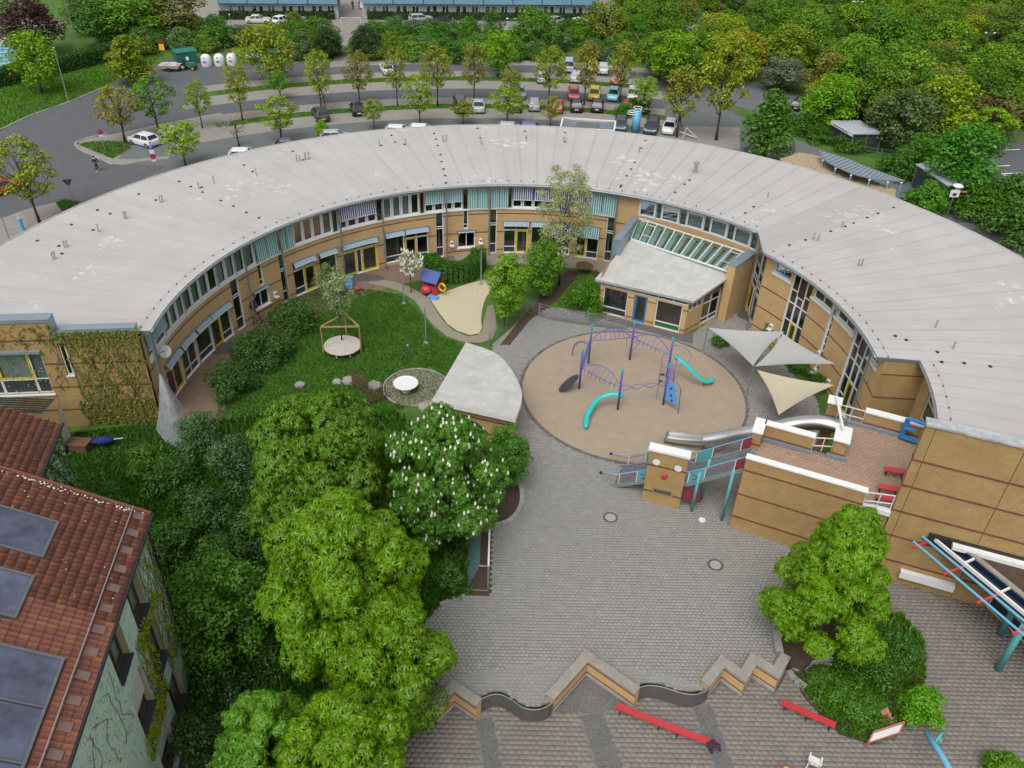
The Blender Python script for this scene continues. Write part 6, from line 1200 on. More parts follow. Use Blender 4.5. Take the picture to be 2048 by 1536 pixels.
tree('young_tree', 'thin young tree with sparse pale leaves growing through the round table', 'tree', tb(685, 690, 0), 6.4, 1.9, 'vase', 3.0, 1700, .16, (.2, .26, .12), 'leaf', 24, .3, 24, .07, inner=.5, limbs=16)
tree('blossom_tree', 'little tree dotted with white blossom by the curved path', 'tree', tb(822, 585, 0), 3.8, 1.5, 'vase', 1.7, 900, .14, (.16, .22, .12), 'leaf', 18, .34, 25, .05, limbs=12, extra=(120, 'blossom_white'))
tree('young_tree', 'small light green tree near the double yellow doors', 'tree', tb(660, 600, 0), 3.4, 1.3, 'round', 1.0, 1500, .16, (.14, .2, .06), 'leaf', 16, .36, 26, .05, limbs=10)
# --- shrubs, hedges
def shrub(name, label, x, y, R, H, col, n=2600, size=.16, seed=3, group=None, z=0.0, cat='shrub', sx=1.0):
    p = G(x, y, z + H * .35); T = tree(name, label, cat, (p[0], p[1], z), H, R, 'mound', .1, n, size, col, 'leaf', 22, .38, seed, .04, group, inner=.3, limbs=6); T.scale = (sx, 1, 1); return T
DG = (.045, .11, .014)
shrub('clipped_bush', 'dark rounded bush by the ring wall behind the round table', 590, 640, 2.4, 2.0, (.045, .1, .016), 6500, .17, 31)
shrub('clipped_bush', 'large dark bush between the lawn and the facade path', 525, 700, 2.4, 2.2, (.042, .092, .016), 7500, .17, 32)
shrub('clipped_bush', 'dark bush at the end of the facade path near the rope net', 465, 765, 2.1, 2.0, (.038, .085, .015), 6500, .17, 33)
shrub('garden_shrub', 'dense green shrub pruned like a hedge in front of the annex window', 1170, 600, 2.0, 2.6, (.06, .16, .012), 8000, .15, 34)
for k, (x, y, R, H, c, lb) in enumerate(((400, 880, 1.9, 3.0, (.06, .12, .04), 'grey-green shrub beside the rope net'), (470, 930, 2.0, 3.4, (.055, .11, .035), 'tall grey-green shrub left of the dark chestnut'), (545, 880, 1.6, 2.6, (.05, .12, .03), 'feathery green shrub at the lawn edge'), (350, 960, 1.9, 2.6, (.04, .1, .015), 'green shrub in front of the ivy wall'), (420, 1040, 2.0, 3.0, (.04, .09, .02), 'dark shrub in the shade of the dark chestnut'), (520, 1060, 1.8, 2.8, (.045, .1, .02), 'leafy shrub under the dark chestnut'), (290, 930, 1.3, 2.2, (.07, .15, .015), 'lighter green shrub near the storage chest'), (340, 1090, 1.8, 2.2, DG, 'low dark shrub behind the mint house corner'), (440, 1120, 1.8, 2.2, DG, 'dark undergrowth shrub between mint house and chestnuts'), (900, 1160, 1.0, 2.0, (.04, .11, .012), 'narrow evergreen shrub behind the goal net'), (600, 1140, 1.8, 2.6, DG, 'shrub in deep shade between the two big chestnuts'), (440, 1380, 1.8, 2.2, (.03, .07, .012), 'dark shrub in the narrow gap under the mint wall'), (400, 1480, 1.7, 2.0, (.03, .07, .012), 'shaded shrub at the foot of the mint wall'), (560, 1300, 1.7, 2.2, (.04, .09, .012), 'shaded shrub under the bright chestnut'), (1000, 850, .9, 1.5, (.06, .14, .02), 'small bush against the pavilion wall'), (940, 870, 1.0, 1.6, (.05, .12, .015), 'small bush between flowering chestnut and pavilion'))):
    shrub('garden_shrub', lb, x, y, R, H, c, 4200, .16, 40 + k)
for k, (x, y, R, H, c, lb) in enumerate(((1740, 1330, 2.0, 1.6, (.05, .13, .015), 'broad green shrub in the bed behind the lone maple'), (1700, 1400, 1.5, .9, (.06, .15, .012), 'low spreading shrub beside the short red bench'), (1800, 1300, 1.4, 1.2, (.045, .12, .015), 'green shrub on the yard side of the bed'), (1740, 1425, 1.3, .9, (.055, .14, .012), 'low shrub in the bed behind the sign board'), (1645, 1355, .9, .6, (.05, .12, .012), 'low ground-cover shrub at the garden steps'), (1840, 1415, 1.25, 2.0, (.1, .25, .014), 'bright green bush by the blue pipe frame'), (2010, 1545, 1.0, 1.5, (.09, .2, .015), 'bright green bush at the lower edge of the yard'))):
    shrub('bed_shrub', lb, x, y, R, H, c, 4500, .13, 60 + k, z=ZL)
for k, (x, y, R, H, lb) in enumerate(((1540, 665, .8, 1.4, 'leafy shrub at the curved wall above the grey sails'), (1640, 770, 1.4, .8, 'low dark planting under the cream sail'), (1600, 735, 1.2, .7, 'low dark planting in the gap between the sails'), (1440, 685, .9, .6, 'low green planting in front of the annex corner'), (1560, 700, .7, .9, 'yellow-green plant by the tall glazing'))): shrub('border_plant', lb, x, y, R, H, (.05, .12, .012) if k != 4 else (.3, .3, .02), 1800, .13, 70 + k)
def hedge(name, label, pts, w, h, n, size, col, seed=5, group=None, z=0.0):
    """clipped hedge: leaves over a box-section running along a line"""
    rng = np.random.default_rng(seed); P = [np.array(p[:2]) for p in pts]; D = np.array([np.hypot(*(b - a)) for a, b in zip(P[:-1], P[1:])]); seg = rng.choice(len(D), n, p=D / D.sum()); t = rng.uniform(0, 1, n); A_ = np.array(P)[seg]; B_ = np.array(P)[seg + 1]; d = unit(B_ - A_); nr = np.c_[-d[:, 1], d[:, 0]]
    side = rng.uniform(0, 2 * h + w, n); o = np.where(side < h, -w / 2, np.where(side < h + w, side - h - w / 2, w / 2)) * rng.uniform(.85, 1.08, n); zz_ = np.where(side < h, side, np.where(side < h + w, h, 2 * h + w - side)) * rng.uniform(.93, 1.05, n)
    Q = np.c_[A_ + (B_ - A_) * t[:, None] + nr * o[:, None], zz_ + z]; Nn = unit(np.c_[nr * np.sign(o)[:, None] * (zz_ < h * .93)[:, None], np.ones(n) * .5] + rng.normal(size=(n, 3)) * .5); V, F = leaf_quads(Q, Nn, size, rng); T = thing(name, label, 'hedge', (*P[0], z), group)
    ob = fast_mesh('foliage', V - LOC[T.name], F, M['leaf'], T); ob.color = (*col, 1); m = MB()
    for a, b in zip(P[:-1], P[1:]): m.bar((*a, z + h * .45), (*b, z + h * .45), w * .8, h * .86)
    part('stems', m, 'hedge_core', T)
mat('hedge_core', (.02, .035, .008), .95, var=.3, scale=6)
hedge('curved_hedge', 'U-shaped clipped green hedge round the sandpit', smooth_curve(px([(860, 540), (872, 552), (900, 562), (930, 560), (952, 545), (958, 528)]), 4), 1.3, 1.7, 14000, .13, (.045, .13, .012))
hedge('long_hedge', 'long dark clipped hedge along the meadow below the swimming pool', px([(-60, 185), (0, 172), (100, 150), (200, 125), (240, 112)]), 2.2, 2.2, 16000, .22, (.03, .085, .01), 6)
hedge('garden_hedge', 'low dark hedge in front of the left blue terraced houses', px([(440, 38), (670, 38)]), 1.2, 1.3, 3500, .3, (.02, .05, .01), 7)
hedge('garden_hedge', 'low dark hedge in front of the right blue terraced houses', px([(735, 38), (960, 40), (1200, 42)]), 1.2, 1.3, 7000, .3, (.02, .05, .01), 8)
# --- background trees: templates copied with their parts
TPL = {}
def template(key, H, R, prof, z0, n, size, nl, lr, seed, limbs=9, trunk=True, inner=.25, r0=.15): TPL[key] = (tree('street_tree', 'x', 'tree', (0, 0, -200), H, R, prof, z0, n, size, (.1, .1, .1), 'leaf', nl, lr, seed, r0, None, .8, inner, limbs, trunk), H, R)
for s in (0, 1):
    template(f'oak{s}', 7, 2.3, 'oval', 2.0, 2300, .24, 34, .26, 100 + s, 22, inner=.6, r0=.1); template(f'round{s}', 7, 2.8, 'round', 1.2, 4200, .3, 30, .36, 110 + s); template(f'cone{s}', 7, 2.4, 'cone', .8, 4200, .28, 30, .36, 120 + s); template(f'mound{s}', 3.5, 2.6, 'mound', .1, 3600, .28, 24, .38, 130 + s); template(f'bare{s}', 6, 2.0, 'vase', 2, 130, .16, 26, .3, 140 + s, 26, r0=.08)
cnt = [0]
def put(kind, x, y, ytop, hw, col, label, group=None, name='street_tree', zb=0.0, jit=.12):
    cnt[0] += 1; T, H, R = TPL[kind + str(cnt[0] % 2)]; b = G(x, y, zb); d = ray(x + (x - 1024) * .02, ytop); s = np.hypot(*b[:2]) / np.hypot(*d[:2]); h = max(1.0, 36 + d[2] * s - zb); dist = float(np.linalg.norm(b - CAM)); r = hw / FPX * dist
    c = copytree(T); c.name = name; c.location = [float(k) for k in b]; c.rotation_euler = (0, 0, random.uniform(0, 6.28)); c.scale = (r / R, r / R, h / H); c['label'] = label
    if group: c['group'] = group
    j = [k * random.uniform(1 - jit, 1 + jit) for k in col]; tint(c, j); return c
OL, LG, GR, BZ_, BR = (.2, .22, .025), (.18, .28, .025), (.1, .22, .02), (.2, .19, .03), (.15, .28, .02)
carpark = [('oak', 250, 283, 165, 46, BZ_, 'bronze-leaved young oak beside the no-stopping sign island'), ('oak', 318, 265, 148, 44, GR, 'green young oak at the white hatchback in the car park'), ('oak', 405, 256, 158, 28, LG, 'small green oak in the near grass strip'), ('oak', 485, 240, 123, 32, OL, 'olive young oak in the near grass strip'), ('oak', 563, 285, 188, 44, LG, 'light green tree by the globe street lamp'), ('round', 543, 167, 45, 50, OL, 'rounded olive tree in front of the recycling containers'), ('oak', 562, 198, 140, 27, GR, 'small fresh green oak in the middle of the lot'), ('oak', 643, 220, 95, 34, LG, 'thin light oak beside the dark green estate car'), ('oak', 720, 212, 98, 34, BZ_, 'bronze young oak beside the small black car'), ('oak', 795, 212, 90, 26, OL, 'slim olive tree beside the white saloon car'), ('oak', 875, 212, 84, 38, BZ_, 'tall bronze-olive oak in the near grass strip'), ('oak', 948, 205, 78, 32, BZ_, 'bronze oak above the silver saloon car'), ('round', 995, 152, 65, 40, BR, 'bright fresh green tree in the far grass strip'), ('oak', 1020, 206, 135, 28, OL, 'thin half-bare oak in the near grass strip'), ('oak', 1097, 212, 88, 38, OL, 'olive oak beside the orange car'), ('oak', 840, 251, 145, 38, LG, 'light green tree at the edge of the street behind the roof'), ('oak', 748, 258, 195, 27, LG, 'small light tree at the street behind the roof'), ('oak', 1014, 249, 172, 40, LG, 'light green tree beside the silver compact car'), ('oak', 926, 249, 200, 28, OL, 'low olive tree beside the dark green van'), ('oak', 1168, 210, 78, 32, OL, 'olive oak above the pink car'), ('oak', 1240, 205, 78, 34, OL, 'olive oak above the light blue car'), ('oak', 1353, 274, 122, 46, OL, 'olive oak in front of the white compact car'), ('oak', 1432, 280, 62, 58, OL, 'large olive oak at the road fork'), ('oak', 372, 335, 240, 48, LG, 'light green tree behind the roof by the parking sign'), ('oak', 80, 447, 265, 58, OL, 'olive oak at the pavement left of the round building'), ('bare', 478, 292, 235, 40, (.12, .1, .06), 'almost bare tree at the street behind the roof'), ('bare', 652, 225, 178, 28, (.12, .1, .06), 'almost bare small tree by the dark green estate car'), ('cone', 645, 272, 238, 20, BR, 'small bright tree peeking over the roof edge'), ('cone', 1525, 318, 172, 62, (.06, .15, .018), 'dark green conical tree at the corner by the bicycle shed'), ('oak', 1285, 228, 150, 34, LG, 'light tree at the end of the parking rows'), ('oak', 1100, 255, 190, 26, OL, 'slim olive tree near the blue column')]
for a in carpark: put(*a, group='trees of the car park')
for a in (('round', 85, 187, 58, 40, BR, 'bright green tree in front of the long hedge'), ('cone', 265, 168, 68, 50, (.17, .19, .02), 'yellow-green conical tree beside the forecourt'), ('round', 70, 112, -5, 55, (.05, .014, .02), 'dark purple-leaved tree by the swimming pool'), ('round', 1682, 240, 152, 48, BR, 'bright green tree behind the first bicycle shed'), ('cone', 1838, 440, 355, 45, (.07, .18, .02), 'young green tree in front of the second bicycle shed'), ('round', 1905, 390, 250, 75, (.06, .15, .02), 'green tree between the sheds and the sunken car park'), ('round', 1850, 345, 270, 55, (.06, .14, .02), 'green tree behind the second bicycle shed'), ('oak', 1960, 300, 210, 50, BR, 'light green tree at the sunken car park railing')): put(*a, name='garden_tree')
# belt of shrubs and trees behind the car park
rng = np.random.default_rng(77)
for x0, x1, y0, y1, n in ((225, 660, 118, 60, 40), (715, 1290, 122, 70, 58)):
    for k in range(n):
        x, t = rng.uniform(x0, x1), rng.uniform(0, 1); y = y0 + (y1 - y0) * t
        if 318 < x < 570 and y > 100: y -= 12
        put('mound', x, y, y - rng.uniform(26, 44), rng.uniform(24, 36), [(.075, .17, .016), (.055, .13, .016), (.11, .19, .022), (.085, .15, .045)][k % 4], ['green bush in the belt behind the car park', 'dark green bush in the belt behind the car park', 'olive green bush in the belt behind the car park', 'greyish green bush in the belt behind the car park'][k % 4], ['belt bushes, green', 'belt bushes, dark', 'belt bushes, olive', 'belt bushes, grey-green'][k % 4], 'belt_bush')
for x, y, yt, hw, c, lb in ((270, 85, -20, 60, (.1, .19, .02), 'big green tree behind the forecourt'), (350, 70, -25, 65, (.12, .14, .03), 'big olive tree left of the blue houses'), (215, 90, -5, 45, (.05, .13, .018), 'dark green tree at the end of the long hedge'), (180, 70, -20, 40, (.06, .14, .018), 'dark green tree beside the purple tree'), (1070, 96, 15, 50, (.09, .2, .02), 'fresh green tree in front of the right blue houses'), (985, 90, 18, 25, (.06, .15, .018), 'slim green tree in front of the right blue houses'), (1210, 90, 0, 45, (.13, .17, .022), 'yellow-green tree at the end of the blue houses'), (655, 118, 55, 30, (.03, .06, .02), 'dark pine left of the footpath'), (735, 118, 50, 30, (.035, .06, .025), 'dark pine right of the footpath'), (660, 30, -30, 22, (.04, .1, .03), 'tree at the gable of the left blue houses')): put('round', x, y, yt, hw, c, lb, name='tall_tree')
# the wood on the right
W_ = [(.085, .17, .016), (.13, .23, .018), (.065, .135, .016), (.16, .18, .028), (.11, .2, .02), (.2, .24, .018)]; LB = ['green tree in the wood right of the car park', 'bright green tree in the wood right of the car park', 'dark green tree in the wood right of the car park', 'bronze-olive tree in the wood right of the car park', 'mid green tree in the wood right of the car park', 'yellow-green tree in the wood right of the car park']
k = 0
for y in np.arange(8, 262, 18):
    x = 1255 + max(0, (y - 90)) * 1.15 + rng.uniform(-10, 10)
    if y > 190: x = max(x, 1650)
    while x < 2110:
        yy = y + rng.uniform(-6, 6); hw = rng.uniform(32, 54) * (.62 + y / 420); road = (1370 < x < 1480 and 40 < yy < 75) or (1385 < x < 1650 and 168 < yy < 232) or (x < 1300 and yy < 30) or (1670 < x < 1720 and 75 < yy < 150) or (1925 < x < 1985 and 120 < yy < 190)
        if not road: i = int(rng.choice(6, p=[.26, .22, .2, .1, .14, .08])); put(['round', 'round', 'round', 'round', 'cone', 'round'][i], x, yy, yy - hw * rng.uniform(1.7, 2.2), hw, W_[i], LB[i], LB[i].replace('tree', 'trees'), 'wood_tree'); k += 1
        x += hw * rng.uniform(1.45, 2.2)
for x, y, yt, hw, c, lb in ((1560, 180, 118, 50, (.11, .13, .08), 'grey-leaved rounded bush at the edge of the wood'), (1790, 300, 175, 62, (.08, .12, .04), 'greyish green tree with small white blossom by the sheds'), (1860, 290, 150, 68, (.15, .22, .014), 'vivid yellow-green tree above the second shed'), (1960, 280, 190, 60, (.11, .12, .03), 'bronze tree beside the vivid yellow-green one'), (1440, 165, 68, 62, (.14, .22, .018), 'bright yellow-green tree behind the road fork')): put('round', x, y, yt, hw, c, lb, name='wood_edge_tree')
for x, y, yt, hw, lb in ((1620, 268, 232, 40, 'dark bush by the parked black car'), (1560, 250, 215, 40, 'dark bush at the side road'), (1700, 300, 270, 40, 'bush beside the first bicycle shed'), (1640, 280, 255, 34, 'green bush with a red car behind'), (1850, 420, 370, 50, 'bush between the two bicycle sheds'), (1800, 350, 300, 45, 'bush behind the ramp railing'), (1950, 430, 375, 60, 'bush right of the second bicycle shed'), (2030, 480, 400, 70, 'large bush at the outer edge of the garden'), (1910, 360, 310, 50, 'bush at the retaining wall'), (2020, 420, 350, 60, 'bush in front of the retaining wall'), (1270, 225, 195, 26, 'bush at the end of the parking bays'), (1245, 232, 208, 20, 'low bush beside the red car')): put('mound', x, y, yt, hw, (.055, .14, .016), lb, name='bush')
for T, H, R in TPL.values():
    for c in list(T.children): bpy.data.objects.remove(c)
    bpy.data.objects.remove(T)
# creepers on walls
def creeper(name, label, F, rects, n, size, col, seed, strands=60):
    rng = np.random.default_rng(seed); P = []; N_ = []; m = MB(); s0 = min(r[0] for r in rects); s1 = max(r[1] for r in rects)
    for k in range(n):
        r = rects[rng.choice(len(rects), p=np.array([q[4] for q in rects]) / sum(q[4] for q in rects))]; s, z = rng.uniform(r[0], r[1]), r[2] + (r[3] - r[2]) * rng.uniform(0, 1) ** 1.0; s += .15 * math.sin(z * 3 + s * 5); P.append(F.W(s, z, rng.uniform(.03, .13))); N_.append((*F.n, .5))
    V, Fq = leaf_quads(np.array(P), unit(np.array(N_) + rng.normal(size=(n, 3)) * .4), size, rng); T = thing(name, label, 'creeper', F.W((s0 + s1) / 2, ZL, .1)); o = fast_mesh('leaves', V - LOC[T.name], Fq, M['leaf'], T); o.color = (*col, 1)
    for k in range(strands):
        r = rects[k % len(rects)]; s = rng.uniform(r[0], r[1]); pts = []; z = r[2]
        while z < r[3]: pts.append(F.W(min(max(s, r[0]), r[1]), z, .03)); z += rng.uniform(.3, .6); s += rng.normal(0, .22)
        if len(pts) > 1: m.tube(pts, .011, 4)
    part('stems', m, 'bark', T, kind='stuff')
creeper('wall_ivy', 'brown and green creeper spreading over the brick end wall of the ring', FE, [(s2 + .1, L_, ZL, 7.5, 4), (s2 - .6, L_, 6.4, 7.5, 1.2), (s2 - .2, L_, ZL, 2.2, 3), (w1 + .1, s1 - .1, 3, 8, 1), (w0 + 1, s1, 6.6, 8.1, .8)], 5600, .17, (.11, .12, .015), 81, 150)

gc = px([(930, 1192), (880, 1212), (840, 1250), (780, 1300), (600, 1400), (380, 1400), (300, 1100), (250, 950), (400, 850), (640, 820), (800, 830), (860, 900), (940, 960), (935, 1100)])
grass('ground_cover', gc, 42000, .5, .0, (.045, .11, .012), .1)
grass('ground_cover', px([(200, 1060), (90, 1000), (120, 870), (280, 850), (395, 845), (330, 1060)]), 16000, .2, .0, (.04, .1, .012), .05)
grass('ground_cover', [tuple(np.array(p)) for p in BEDP], 5000, .35, ZL + .12, (.06, .14, .012), .06)
# ------------------------------------------------------------------ mint house with red tiled roof
ZE = 11.0; E0 = np.array(G(300, 1030, ZE)); E1 = np.array(G(140, 1510, ZE)); te = (E1 - E0) / np.linalg.norm(E1 - E0); we_ = np.array([te[1], -te[0], 0]); we_ = we_ if we_[0] < 0 else -we_; pitch = rad(30); us = we_ * math.cos(pitch) + np.array([0, 0, math.sin(pitch)]); nr_ = np.cross(te, us); nr_ = nr_ if nr_[2] > 0 else -nr_
MH = thing('mint_house', 'house with rust-red tiled roof and creeper-grown mint green wall', 'house', (-17.5, 18, ZL))
def on_roof(O, t, u, n, x, y):
    d = ray(x, y); k = ((O - CAM) @ n) / (d @ n); q = CAM + d * k - O; return float(q @ t), float(q @ u)
def RP(O, t, u, n, a, b, h=0.0): return O + t * a + u * b + n * h
def slab_on(O, t, u, n, a0, a1, b0, b1, h0, h1, m): m.hexa([RP(O, t, u, n, a, b, h0) for a, b in ((a0, b0), (a1, b0), (a1, b1), (a0, b1))] + [RP(O, t, u, n, a, b, h1) for a, b in ((a0, b0), (a1, b0), (a1, b1), (a0, b1))])
def tiles(parent, O, t, u, n, La, Lu, holes, nsingle, tw=.215, ex=.35):
    P = []
    for i in range(int(La / tw)):
        for j in range(int(Lu / ex)):
            a, b = (i + .5) * tw, (j + .5) * ex
            if not any(h[0] < a < h[1] and h[2] < b < h[3] for h in holes): P.append((a, b))
    w = tw / 2; xs = [-w * 1.02, -w * .4, w * .3, w * 1.02]; zs = [.025, .005, .012, .042]; l0, l1 = -ex * .56, ex * .56; V = [(x, l0, z + .035) for x, z in zip(xs, zs)] + [(x, l1, z) for x, z in zip(xs, zs)] + [(x, l0, z + .012) for x, z in zip(xs, zs)]
    F = [(0, 1, 5, 4), (1, 2, 6, 5), (2, 3, 7, 6), (8, 9, 1, 0), (9, 10, 2, 1), (10, 11, 3, 2)]; me = bpy.data.meshes.new('roof_tile'); me.from_pydata(V, [], F); me.materials.append(M['roof_tile']); po = LOC[parent.name]; B = np.stack([t, u, n], 1)
    P = np.array(P); key = np.linalg.norm(O + np.outer(P[:, 0], t) + np.outer(P[:, 1], u) - CAM, axis=1); P = P[np.argsort(key)]; R4 = Matrix(B.tolist()).to_quaternion(); fl = np.linalg.det(B) < 0
    for a, b in P[:nsingle]:
        o = bpy.data.objects.new('roof_tile', me); COL.objects.link(o); o.parent = parent; M4 = Matrix.Translation((O + t * a + u * b - po).tolist()) @ Matrix(B.tolist()).to_4x4(); o.matrix_local = M4
    if len(P) > nsingle:
        Q = P[nsingle:]; Vv = np.array(V) @ B.T; A = O + np.outer(Q[:, 0], t) + np.outer(Q[:, 1], u) - po; VV = (Vv[None] + A[:, None] + RNG.normal(0, .004, (len(Q), 1, 3))).reshape(-1, 3); FF_ = (np.array(F)[None] + (np.arange(len(Q)) * 12)[:, None, None]).reshape(-1, 4); fast_mesh('roof_tiles', VV, FF_, M['roof_tile'], parent, 'stuff')
if np.linalg.det(np.stack([te, us, nr_], 1)) < 0: te_s = -te
hit = lambda x, y: on_roof(E0, te, us, nr_, x, y)
La, Lu = 15.0, 8.5
s1a = [hit(*q) for q in ((108, 1048), (80, 1112))]; s2a = [hit(*q) for q in ((60, 1157), (22, 1232))]; s3a = [hit(*q) for q in ((118, 1322),)]
h1 = (s1a[0][0] - .1, s1a[1][0] + .12, min(s1a[0][1], s1a[1][1]) - .12, min(s1a[0][1], s1a[1][1]) + 2.3); h2 = (s2a[0][0] - .1, s2a[1][0] + .12, min(s2a[0][1], s2a[1][1]) - .12, 8); h3 = (s3a[0][0] - .1, 15, s3a[0][1] - .15, 8)
m = MB(); slab_on(E0, te, us, nr_, -.02, La, 0, Lu, -.16, -.02, m); rf = part('roof', m, 'wood_dark', MH); tiles(rf, E0, te, us, nr_, La, Lu, [h1, h2, h3], 300)
# verge tiles with lichen, gutter, snow guard with brackets
mat('lichen', (.62, .62, .55), .95, var=.2, scale=20); m = MB()
for b in np.arange(.1, 8, .035):
    if random.random() < .5: k = RP(E0, te, us, nr_, random.uniform(0, .22) ** 1.0, b, .05); r = random.uniform(.012, .05); m.blob(k, (r, r, .012), 4)
for _ in range(40): k = RP(E0, te, us, nr_, random.uniform(.2, 6), random.uniform(.1, 5), .055); r = random.uniform(.012, .03); m.blob(k, (r, r, .012), 4)
part('lichen_spots', m, 'lichen', rf, kind='stuff')
m = MB(); m.tube([E0 - te * .1 + [.06, 0, -.06], E0 + te * La + [.06, 0, -.06]], .085, 8); part('gutter', m, 'dark_metal', rf); m = MB(); m.bar(RP(E0, te, us, nr_, -.08, 0, .0), RP(E0, te, us, nr_, -.08, Lu, .0), .12, .16); part('verge_board', m, 'roof_tile', rf)
sg = hit(262, 1022)[1]; mat('bracket_plate', (.19, .125, .105), .8, var=.1)
for h_ in (.16, .28): m = MB(); m.tube([RP(E0, te, us, nr_, .05, sg, h_), RP(E0, te, us, nr_, La, sg, h_)], .022, 6); part('snow_guard_rail', m, 'galvanised', rf)
for a in np.arange(.3, La, .95): m = MB(); m.bar(RP(E0, te, us, nr_, a, sg - .02, .05), RP(E0, te, us, nr_, a, sg - .02, .32), .03); slab_on(E0, te, us, nr_, a - .17, a + .17, sg - .55, sg - .1, .062, .075, m); part('snow_guard_bracket', m, 'bracket_plate', rf)
def skylight(h, cols, label=None):
    a0, a1, b0, b1 = h; m = MB(); f = .1
    for r in ((a0, a1, b0, b0 + f), (a0, a1, b1 - f, b1), (a0, a0 + f, b0 + f, b1 - f), (a1 - f, a1, b0 + f, b1 - f)): slab_on(E0, te, us, nr_, *r, -.02, .12, m)
    for k in range(1, cols): c = a0 + (a1 - a0) * k / cols; slab_on(E0, te, us, nr_, c - .03, c + .03, b0 + f, b1 - f, .0, .11, m)
    o = part('skylight', m, 'grey_metal', rf)
    for k in range(cols): m = MB(); slab_on(E0, te, us, nr_, a0 + (a1 - a0) * k / cols + .06, a0 + (a1 - a0) * (k + 1) / cols - .06, b0 + f, b1 - f, .03, .07, m); part('pane', m, 'sky_glass', o)
m_ = mat('sky_glass', (.09, .1, .15), .1, spec=.6, var=.5, scale=.9); skylight(h1, 1); skylight(h2, 1); skylight(h3, 4)
# mint wall with windows in deep reveals
def mintmat():
    m = mat('mint_render', (.62, .8, .7), .9, var=.08, scale=2, bump=.4, bscale=12); n = m.node_tree; L = n.links.new; uvn = n.nodes.new('ShaderNodeUVMap'); mp = n.nodes.new('ShaderNodeMapping'); mp.inputs['Scale'].default_value = (9, 1.6, 1); L(uvn.outputs[0], mp.inputs[0]); no = n.nodes.new('ShaderNodeTexNoise'); no.inputs['Scale'].default_value = 1.4; no.inputs['Detail'].default_value = 7; no.inputs['Roughness'].default_value = .75; no.inputs['Distortion'].default_value = .6; L(mp.outputs[0], no.inputs['Vector'])
    r = n.nodes.new('ShaderNodeMapRange'); r.inputs[1].default_value = .52; r.inputs[2].default_value = .6; r.inputs[3].default_value = 0; r.inputs[4].default_value = .6; L(no.outputs[0], r.inputs[0]); b = n.nodes['Principled BSDF']; old = b.inputs['Base Color'].links[0].from_socket; x = n.nodes.new('ShaderNodeMix'); x.data_type = 'RGBA'; L(r.outputs[0], x.inputs[0]); L(old, x.inputs[6]); x.inputs[7].default_value = (.2, .2, .19, 1); L(x.outputs[2], b.inputs['Base Color'])
mintmat(); ins = .32; wn = E0 + we_ * ins; ws_ = E0 + we_ * ins + te * La; FM = Line(ws_[:2], (wn + te * .1)[:2]); q2 = lambda x, y: FM.hit(x * .2448, 1160 + y * .2448)
wins = [((1080, 5), (1205, 190), (1135, 420), 0), ((940, 395), (1070, 600), (990, 860), 0), ((1220, 360), (1370, 590), (1290, 800), 0), ((1110, 770), (1260, 990), (1180, 1250), 1), ((1410, 740), (1525, 935), (1465, 1170), 0), ((1310, 1210), (1440, 1350), (1360, 1590), 1), ((1545, 1090), (1640, 1240), (1590, 1440), 1)]
mo_ = []
for tn, bn, bs, sh in wins: a, b, c = q2(*tn), q2(*bn), q2(*bs); z0 = (b[1] + c[1]) / 2; mo_.append((c[0], b[0], z0, min(max(a[1], z0 + 1.3), ZE - .25), sh))
m = wall(FM, 0, FM.L, ZL - .1, ZE - .1, [k[:4] for k in mo_], depth=.4, mr=1); part('wall', m, ['mint_render', 'sail_cream'], MH)
for a, b, z0, z1, sh in mo_:
    w = glazing(FM, a, b, z0 + .02, z1, MH, cols=2, fw=.07, frame='wood_dark', d=-.28, curtain='curtain_white' if sh else 'curtain_grey'); m = MB(); m.fbox(FM, a - .02, b + .02, z0 - .03, z0 + .03, -.27, .12); part('sill', m, 'dark_panel', w)
    if sh: m = MB(); m.fbox(FM, a + .05, b - .05, z0 + .35 * (z1 - z0), z1, -.2, -.16); part('roller_blind', m, 'white_paint', w)
m = MB(); nwc = wn + te * .1; m.prism([tuple((nwc + we_ * .42)[:2]), tuple((nwc + we_ * 9)[:2]), tuple((nwc + we_ * 9 + te * La)[:2]), tuple((nwc + we_ * .42 + te * La)[:2])], ZL, ZE - .15); m.prism([tuple(nwc[:2]), tuple((nwc + we_ * .44)[:2]), tuple((nwc + we_ * .44 + te * .3)[:2]), tuple((nwc + te * .3)[:2])], ZL, ZE - .12); part('house_body', m, 'mint_render', MH)
g0 = nwc + we_ * .1; gt = nwc + we_ * 7.2; m = MB(); m.ngon([(*g0[:2], ZE - .2), (*gt[:2], ZE - .2), (*gt[:2], ZE + 7 * math.tan(pitch) - .1)]); part('gable', m, 'mint_render', MH); m = MB(); m.tube([(nwc[0] + .05, nwc[1] + .08, ZE - .2), (nwc[0] + .05, nwc[1] + .08, ZL)], .06, 8); part('downpipe', m, 'dark_metal', MH)
creeper('wall_creeper', 'lime green creeper climbing the mint green wall', FM, [(mo_[0][1] + .05, FM.L, 3, ZE - .4, 2), (mo_[0][0], mo_[0][1] + .6, mo_[2][3] + .1, mo_[0][2] - .1, 1.2), (mo_[3][0] - .3, mo_[3][1] + .7, mo_[5][3], mo_[3][2], 2), (mo_[3][1] + .05, mo_[4][0], 3, ZE - 3, 2), (1.5, mo_[1][0], 6, ZE - 1.5, .5)], 3000, .12, (.22, .26, .015), 91, 90)
